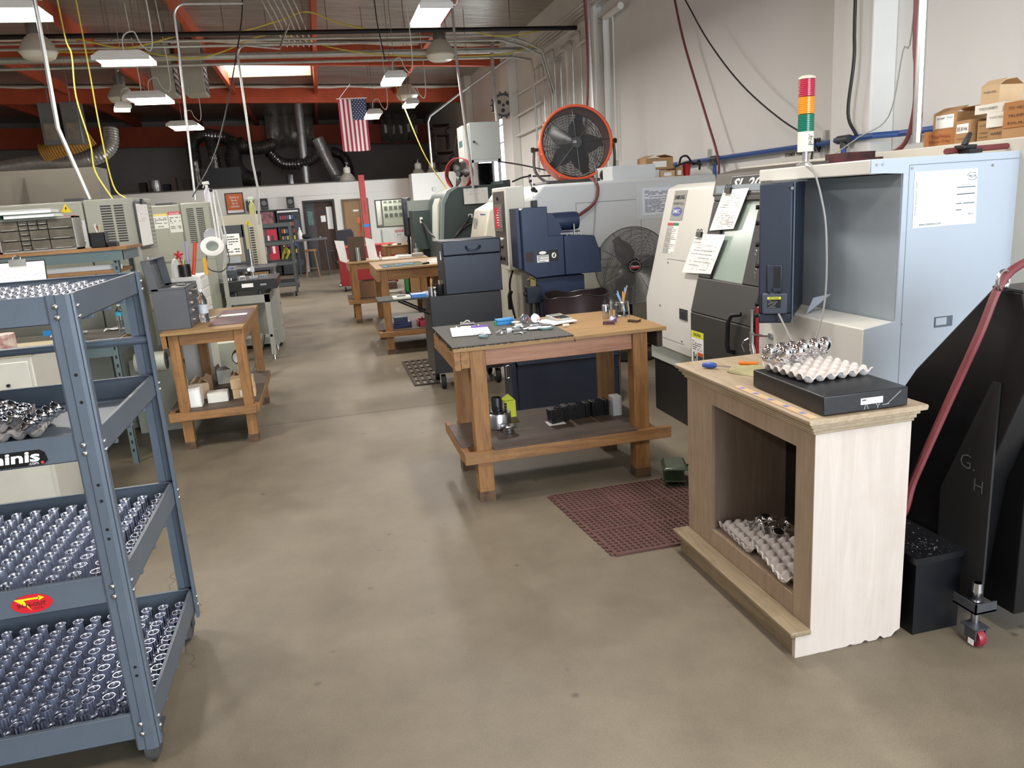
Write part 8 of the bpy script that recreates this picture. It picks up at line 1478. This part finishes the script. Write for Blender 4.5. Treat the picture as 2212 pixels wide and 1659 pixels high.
def rfan():
    t = thing('floor_fan', 'fan with a thin red rim standing on the green milling machine', 'fan', (2.42, 13.6, 1.97)); c = Vector((2.42, 13.6, 2.19)); F = frame(c, (.7, -.7, .1), (0, .1, 1)); b = MB(); b.lathe([(.26, -.05), (.272, -.05), (.272, .05), (.26, .05)], n=40, M=F, closed=True); b.ob('rim', redp, t); blades(t, F, .24, 3, mat('blade_dark', '#4a4744', .5)); MB().cyl(F @ Vector((0, 0, -.05)), F @ Vector((0, 0, .03)), .05, n=18).ob('hub', darkgrey, t); MB().box(2.3, 2.54, 13.5, 13.7, 1.961, 1.97).tube([(2.3, 13.6, 1.97), (2.2, 13.6, 2.19)], .012, 6).tube([(2.54, 13.6, 1.97), (2.62, 13.6, 2.19)], .012, 6).ob('stand', blackm, t)
rfan()
# ================================================================ far end: doors, window, vending machines, table
dk = mat('door_dark_grey', '#4b4c4c', .6); brown = wood('door_dark_brown', '#4a3328', '#3a271e', 2); oak = wood('door_oak', '#a1805c', '#8d6e4b', 2)
def dstruct(n, parts_):
    o = bpy.data.objects.new('door_%d' % n, None); COL.objects.link(o); o['kind'] = 'structure'; o.location = (0, 24, 0); ROOTM[o.name] = Matrix.Translation((0, -24, 0))
    for nm, bm, m in parts_: bm.ob(nm, m, o)
dstruct(1, (('door_frame', MB().box(-.46, -.40, 23.88, 24.1, 0, 2.06).box(.40, .46, 23.88, 24.1, 0, 2.06).box(-.40, .40, 23.88, 24.1, 2.0, 2.06), mat('frame_dark', '#3b352f', .6)), ('side_panel', MB().box(-.40, -.14, 24.0, 24.08, 0, 2.0), dk), ('door_leaf', MB().box(-.139, .40, 24.02, 24.07, 0.01, 2.0), brown), ('door_handle', MB().cyl((-.06, 24.02, .98), (-.06, 23.95, .98), .03, n=12), chrome),
  ('notice', MB().box(.02, .16, 24.01, 24.02, 1.42, 1.60).box(.20, .36, 24.01, 24.02, 1.2, 1.85), paper), ('plaque', MB().box(.02, .18, 24.01, 24.02, 1.67, 1.74), black), ('poster', MB().box(-.36, -.2, 23.99, 24.0, 1.35, 1.75), mat('poster_teal', '#7d9a94', .6, vs=30, col2='#3f5c58'))))
dstruct(2, (('door_frame', MB().box(.66, .71, 23.97, 24.1, 0, 2.03).box(1.40, 1.45, 23.97, 24.1, 0, 2.03).box(.71, 1.40, 23.97, 24.1, 1.98, 2.03), mat('frame_brown', '#6d5a44', .6)), ('door_leaf', MB().box(.71, 1.40, 24.02, 24.07, .01, 1.98), oak), ('door_plate', MB().box(.98, 1.14, 24.01, 24.02, 1.66, 1.71), paper)))
o = bpy.data.objects.new('window_1', None); COL.objects.link(o); o['kind'] = 'structure'; o.location = (2.3, 24, 1.15); ROOTM[o.name] = Matrix.Translation((-2.3, -24, -1.15))
b = MB(); b.box(1.66, 2.95, 23.98, 24.06, 1.13, 1.16).box(1.66, 2.95, 23.98, 24.06, 1.92, 1.95).box(1.64, 1.67, 23.98, 24.06, 1.13, 1.95); b.ob('window_frame', mat('win_frame', '#4d4a45', .6), o); MB().box(1.67, 2.95, 24.02, 24.025, 1.16, 1.92).ob('pane', glass, o)
ip = thing('notice_board', 'office notice board with papers seen through the office window', 'notice board', (2.2, 24.6, 1.1)); MB().box(1.9, 2.75, 24.6, 24.62, .0, 2.1).ob('board', mat('board_cream', '#d6dccc', .6), ip); b = MB(); R = random.Random(7)
for k in range(14): x = 1.95 + .15 * (k % 5); z = 1.85 - .22 * (k // 5); b.box(x, x + .1, 24.59, 24.6, z, z + (.06 if k < 5 else .12))
b.ob('papers', mat('paper_dark_print', '#6f7672', .7), ip); MB().box(1.7, 1.85, 24.55, 24.57, 1.2, 1.95).ob('sheet', paper, ip)
area('office_lamp', (1.9, 24.6, 2.35), (1.9, 24.8, 0), 1.2, .5, 14, (1, .96, .9)); tag(MB().box(1.3, 2.5, 24.4, 25.0, 2.36, 2.41).ob('office_light', ledm), 'lit ceiling light panel inside the office', 'ceiling light')
tag(MB().box(1.76, 1.98, 23.94, 23.985, .62, 1.08).ob('dispenser', mat('dispenser_white', '#cfd2c8', .4, vs=5), bevel=.02), 'white towel dispenser with a green base under the office window', 'dispenser')
dn = thing('danger_sign', 'white danger sign under the office window', 'sign', (2.3, 23.99, .9)); MB().box(2.16, 2.42, 23.985, 23.995, .84, 1.04).ob('plate', paper, dn); MB().box(2.17, 2.41, 23.982, 23.985, .96, 1.03).ob('header', redsign, dn); text('DANGER', (2.29, 23.9815, .995), (1, 0, 0), (0, 0, 1), .055, paper, dn, w=.19, bold=.02); b = MB(); scribble(b, frame((2.29, 23.984, .9), (1, 0, 0), (0, 0, 1)), -.1, .1, -.045, .045, 3, .5, 3); b.ob('print', ink, dn)
# red steel post
rp = thing('steel_post', 'red steel post with a strip of blue tape in front of the office', 'post', (1.22, 22.4, 0)); MB().box(1.15, 1.31, 22.3, 22.5, 0, 2.63).ob('post', mat('post_red', '#b04545', .5, var=.06, vs=3), rp, bevel=.008); MB().box(1.146, 1.314, 22.296, 22.504, 1.22, 1.30).ob('blue_tape', mat('tape_blue', '#3f74c4', .5), rp); text('CAPACITY', (1.23, 22.299, 1.75), (0, 0, -1), (1, 0, 0), .07, ink, rp, w=.4)
tag(MB().tube([(1.12, 22.3, 2.0), (1.10, 22.28, .9)], .02, 8).ob('brass_bar', mat('bar_brass', '#5e5530', .5)), 'dark brass bar leaning on the red post', 'bar'); tag(MB().box(1.0, 1.1, 22.3, 22.4, 1.34, 1.5).box(1.1, 1.15, 22.34, 22.37, 1.4, 1.44).tube(bez([(1.06, 22.33, 1.34), (1.05, 22.33, 1.1), (.95, 22.33, .75)], 5), .025, 6).ob('orange_plug', mat('plug_orange', '#d0573a', .4)), 'orange plug and cord hanging by the red post', 'plug')
# orange poster
po = thing('framed_poster', 'framed orange poster with white Spanish words on the office wall', 'poster', (-2.3, 23.9, 1.83)); F = Matrix.Translation((-2.32, 23.897, 2.11)) @ Matrix.Rotation(0.0, 4, 'Y'); MB().box(-.25, .25, -.02, 0, -.295, .295, M=F).ob('frame', black, po); s = MB().box(-.222, .222, -.024, -.02, -.267, .267, M=F).ob('print', mat('poster_orange', '#cf6a3a', .55), po); MB().box(-.222, .222, -.026, -.024, -.267, -.19, M=F).ob('white_band', paper, s)
for k, w in enumerate(('Estoy a', 'favor', 'de la', 'calidad.')): text(w, F @ Vector((0, -.0265, .17 - .085 * k)), (1, 0, 0), (0, 0, 1), .085, paper, s, bold=.01)
for i, (x, z, l) in enumerate(((-1.9, 1.83, 'leftmost black loudspeaker on the far office wall'), (-1.51, 1.86, 'middle black loudspeaker above the vending machines'), (-.78, 1.86, 'right black loudspeaker above the vending machines'))):
    t = thing('loudspeaker', l, 'loudspeaker', (x, 23.75, z), 0, 'loudspeakers over the vending machines'); MB().box(x - .1, x + .1, 23.66, 23.88, z + .03, z + .33).ob('box', blackm, t, bevel=.008); MB().cyl((x, 23.66, z + .2), (x, 23.652, z + .2), .07, n=22).ob('cone', mat('cone_grey', '#6e6e70', .5) if i else darkgrey, t); MB().box(x - .09, x + .09, 23.655, 23.66, z + .05, z + .09).ob('plate', darkgrey, t)
def vending(x0, x1, z1, label, m, kind):
    t = thing('vending_machine', label, 'vending machine', ((x0 + x1) / 2, 23.5, 0), 0, 'vending machines'); MB().box(x0, x1, 23.2, 23.84, .02, z1).ob('cabinet', m, t, bevel=.02); R = random.Random(kind)
    if kind == 1:
        MB().box(x0 + .05, x1 - .05, 23.19, 23.2, 1.42, 1.80).ob('picture_panel', mat('vend_picture', '#a86a72', .4, vs=9, col2='#3f2528'), t); p = MB().box(x0 + .06, x1 - .02, 23.185, 23.2, .3, 1.32).ob('red_front', mat('vend_red', '#c22040', .4), t)
        for k in range(6): MB().box(x0 + .1 + .12 * (k % 3), x0 + .17 + .12 * (k % 3), 23.18, 23.185, .95 - .3 * (k // 3), 1.15 - .3 * (k // 3)).ob('button_panel', paper if k % 2 else darkgrey, p)
    else:
        g = MB().box(x0 + .06, x1 - .22, 23.19, 23.2, .55, 1.74).ob('display_window', mat('vend_window', '#1c1c26', .15), t)
        for r_ in range(6):
            for c in range(6): cx = x0 + .09 + .065 * c; cz = .62 + .19 * r_; col = R.choice(('#b98a2c', '#d4d0c8', '#7f3d86', '#a83038', '#3e5f9a', '#c9b23a')); MB().box(cx, cx + .045, 23.175, 23.19, cz, cz + .11).ob('snack_pack', mat('snack_' + col, col, .4), g)
        MB().box(x1 - .18, x1 - .05, 23.185, 23.2, .9, 1.55).ob('coin_panel', darkgrey, t); MB().box(x0 + .04, x1 - .04, 23.19, 23.2, z1 - .09, z1 - .05).ob('light_strip', paper, t); MB().box(x0 + .05, x1 - .05, 23.19, 23.2, .25, .42).ob('delivery_door', darkgrey, t)
vending(-1.75, -1.23, 1.86, 'dark vending machine with a red front and a picture panel', blackm, 1); vending(-1.2, -.55, 1.86, 'black vending machine with snacks in its window', mat('vend_dark', '#26262e', .4), 2)
def scart():
    t = thing('service_cart', 'dark grey three shelf service cart on the left of the far aisle', 'cart', (-.95, 17.4, 0)); m = mat('cart_dark', '#4a4f50', .45, metal=.2); x0, x1, y0, y1 = -1.22, -.62, 17.0, 18.0
    for z in (.22, .66, 1.08, 1.45): 
        b = MB().box(x0, x1, y0, y1, z, z + .01)
        for (p, q, r, s_) in ((x0, x1, y0, y0 + .008), (x0, x1, y1 - .008, y1), (x0, x0 + .008, y0, y1), (x1 - .008, x1, y0, y1)): b.box(p, q, r, s_, z - .0, z + .085)
        b.ob('shelf', m, t)
    for x in (x0, x1 - .05):
        for y in (y0 - .004, y1 - .046): MB().box(x, x + .05, y, y + .05, .1, 1.54).ob('post', m, t)
    for x in (x0 + .05, x1 - .06):
        for y in (y0 + .06, y1 - .06): MB().lathe([(.01, -.02), (.05, -.02), (.055, 0), (.05, .02), (.01, .02)], (x, y, .0555), 18, 0).ob('wheel', rubber, t)
scart()
for i, (z, x) in enumerate(((1.091, -.9), (.671, -.85))): tag(MB().hexa([(x - .2, 17.2, z), (x + .15, 17.15, z), (x + .15, 17.6, z), (x - .2, 17.6, z), (x - .15, 17.25, z + .03), (x + .1, 17.2, z + .02), (x + .1, 17.5, z + .03), (x - .15, 17.5, z + .03)]).ob('folded_paper', paper), ['white folded paper on the upper tray of the far service cart', 'white folded paper on the lower tray of the far service cart'][i], 'paper')
tag(MB().tube(bez([(-.9, 17.7, .77), (-.85, 17.6, .92), (-.8, 17.6, 1.0), (-.75, 17.6, .9), (-.82, 17.7, .77)], 5), .025, 8).ob('yellow_gloves', mat('glove_yellow', '#c4c03a', .7)), 'yellow gloves on the middle tray of the far service cart', 'gloves')
def ftable():
    t = thing('bar_table', 'tall grey table with pipe legs before the dark office door', 'table', (-.3, 22.2, 0)); MB().box(-.75, .12, 21.9, 22.6, .97, 1.02).ob('top', mat('table_grey', '#5c5d5f', .5), t, bevel=.006)
    for x in (-.68, .05):
        for y in (21.97, 22.52): MB().tube([(x, y, .97), (x + (.04 if x > 0 else -.02), y, 0)], .02, 8).ob('leg', darkgrey, t)
ftable()
def stool():
    t = thing('bar_stool', 'wooden bar stool under the tall grey table', 'stool', (-.36, 22.1, 0)); x, y = -.36, 21.75; MB().lathe([(0, .70), (.16, .70), (.17, .715), (.17, .735), (.15, .745), (0, .74)], (x, y, 0), 26).ob('seat', WX, t); m = wood('stool_wood', '#8d6a4c', '#6f5039', 2)
    for sx in (-1, 1):
        for sy in (-1, 1): MB().tube([(x + sx * .1, y + sy * .1, .70), (x + sx * .17, y + sy * .17, 0)], .018, 8).ob('leg', m, t)
    MB().tube([(x - .15, y - .15, .25), (x + .15, y - .15, .25)], .012, 6).tube([(x - .13, y - .13, .42), (x - .13, y + .13, .42)], .012, 6).tube([(x + .13, y - .13, .42), (x + .13, y + .13, .42)], .012, 6).ob('stretcher', m, t)
stool()
tag(MB().lathe([(0, 0), (.055, 0), (.06, .02), (.06, .16), (.03, .25), (.02, .27), (.02, .32), (0, .32)], (-.58, 22.1, 1.021), 18).ob('white_jug', white), 'white jug with a pump on the tall grey table', 'jug'); tag(MB().ball((-.42, 22.1, 1.09), .1, 16, (1.3, .8, .7)).ob('black_bag', rubber), 'black bag on the tall grey table', 'bag')
th = thing('thermostat', 'small white thermostat on the bright office corner', 'thermostat', (3.38, 23.19, 1.95)); MB().box(3.3, 3.42, 23.16, 23.199, 2.08, 2.2).ob('box', white, th, bevel=.01)
wp = thing('wall_panel', 'white framed panel on the bright office corner', 'panel', (3.3, 23.19, 1.3)); MB().box(2.85, 3.95, 23.17, 23.199, 1.3, 1.75).ob('panel', MATS['corner_white'], wp, bevel=.01); MB().box(2.9, 3.9, 23.165, 23.17, 1.35, 1.7).ob('field', paper, wp)
# ================================================================ things stored on the office roof
tag(MB().box(-3.2, -2.1, 24.6, 24.7, 2.531, 3.15).ob('black_screen', mat('screen_black', '#17171a', .5)), 'large black flat board standing on the office roof', 'board'); tag(MB().lathe([(0, 0), (.12, 0), (.12, .32), (.125, .33), (0, .34)], (-.72, 24.9, 2.531), 20).ob('steel_pot', steel), 'shiny steel pot on the office roof', 'pot')
R = random.Random(14); dkm = [mat('store_%d' % i, c, .7) for i, c in enumerate(('#3a2f28', '#4a4640', '#2f3440', '#57493c'))]
for i in range(9):
    x = -5.1 + .33 * i + R.uniform(-.05, .05); w = R.uniform(.1, .24); h = R.uniform(.15, .5); y = 24.9 + R.uniform(0, .8); tag(MB().box(x, x + w, y, y + .3, 2.531, 2.531 + h).ob('stored_box', dkm[i % 4], bevel=.01), 'dark stored box on the office roof above the poster', 'box', 'dark boxes stored on the office roof')
tag(MB().lathe([(0, 0), (.1, 0), (.13, .2), (.11, .36), (0, .38)], (-4.45, 24.5, 2.531), 14).ob('foil_bag', ducts), 'crumpled silver bag at the left of the stored boxes', 'bag')
def ochair2(x, y, z, label):
    t = thing('wooden_chair', label, 'chair', (x, y, z), 0, 'wooden armchairs stacked on the office roof'); m = mat('chair_mahogany', '#3a2422', .5)
    MB().box(x - .24, x + .24, y - .22, y + .22, z + .40, z + .45).ob('seat', m, t, bevel=.015)
    for sx in (-1, 1):
        for sy in (-1, 1): MB().box(x + sx * .2 - .025, x + sx * .2 + .025, y + sy * .19 - .025, y + sy * .19 + .025, z, z + (.40 if sy < 0 else .62)).ob('leg', m, t)
        MB().box(x + sx * .25 - .03, x + sx * .25 + .03, y - .22, y + .22, z + .62, z + .66).ob('armrest', m, t)
    MB().tube(arc((x, y + .05, z + .74), .26, 0, PI, 10, (1, 0, 0), (0, 1, 0)), .045, 8).ob('backrest', m, t)
ochair2(4.02, 24.9, 2.531, 'lower mahogany armchair on the office roof at the right wall'); ochair2(3.95, 24.9, 3.36, 'upper mahogany armchair stacked on the other on the office roof')
tag(MB().box(3.82, 3.98, 24.25, 24.4, 2.531, 2.70).ob('speaker_box', mat('speaker_cream', '#c9bd8e', .5), bevel=.01), 'small cream speaker box next to the stored bell lights', 'loudspeaker')
# roll-up side door guide and chain hoist wheel
b = MB().box(4.42, 4.5, DY0 - .12, DY0 - .02, 0, DZ + .1).box(4.42, 4.5, DY1 + .02, DY1 + .12, 0, DZ + .1).box(4.36, 4.5, DY0 - .1, DY1 + .1, DZ, DZ + .35); o = b.ob('door_3', mat('guide_white', '#cfc9bd', .5)); struct(o)
hw = thing('chain_wheel', 'toothed chain hoist wheel on the pilaster by the bright side door', 'wheel', (4.15, 17.9, 3.4)); F = frame((4.18, 17.3, 3.72), (1, -.25, 0), (0, 0, 1)); b = MB(); b.lathe([(.2, -.03), (.25, -.03), (.25, .03), (.2, .03)], n=30, M=F, closed=True)
for k in range(14): a = 2 * PI * k / 14; b.box(.245, .285, -.02, .02, -.025, .025, M=F @ Matrix.Rotation(a, 4, 'Z'))
b.ob('rim', darkgrey, hw); b = MB(); b.lathe([(0, -.012), (.2, -.012), (.2, .012), (0, .012)], n=30, M=F); b.ob('disc', mat('wheel_pale', '#b3ada3', .5), hw); b = MB()
for k in range(3): a = 2 * PI * k / 3 + .4; c0 = F @ Vector((.11 * math.cos(a), .11 * math.sin(a), .0)); c1 = F @ Vector((.11 * math.cos(a), .11 * math.sin(a), .0135)); b.cyl(c0, c1, .045, n=16)
b.cyl(F @ Vector((0, 0, 0)), F @ Vector((0, 0, .03)), .03, n=12); b.ob('openings', black, hw); MB().cyl(F @ Vector((0, 0, 0)), F @ Vector((0, 0, .0)) + Vector((.2, .05, 0)), .03, n=10).ob('shaft', steel, hw)
tag(MB().box(4.36, 4.5, 14.2, 14.7, 1.35, 1.95).ob('junction_box', mat('junction_grey', '#9c988a', .5), bevel=.006), 'grey junction box on the right wall left of the orange fan', 'box')
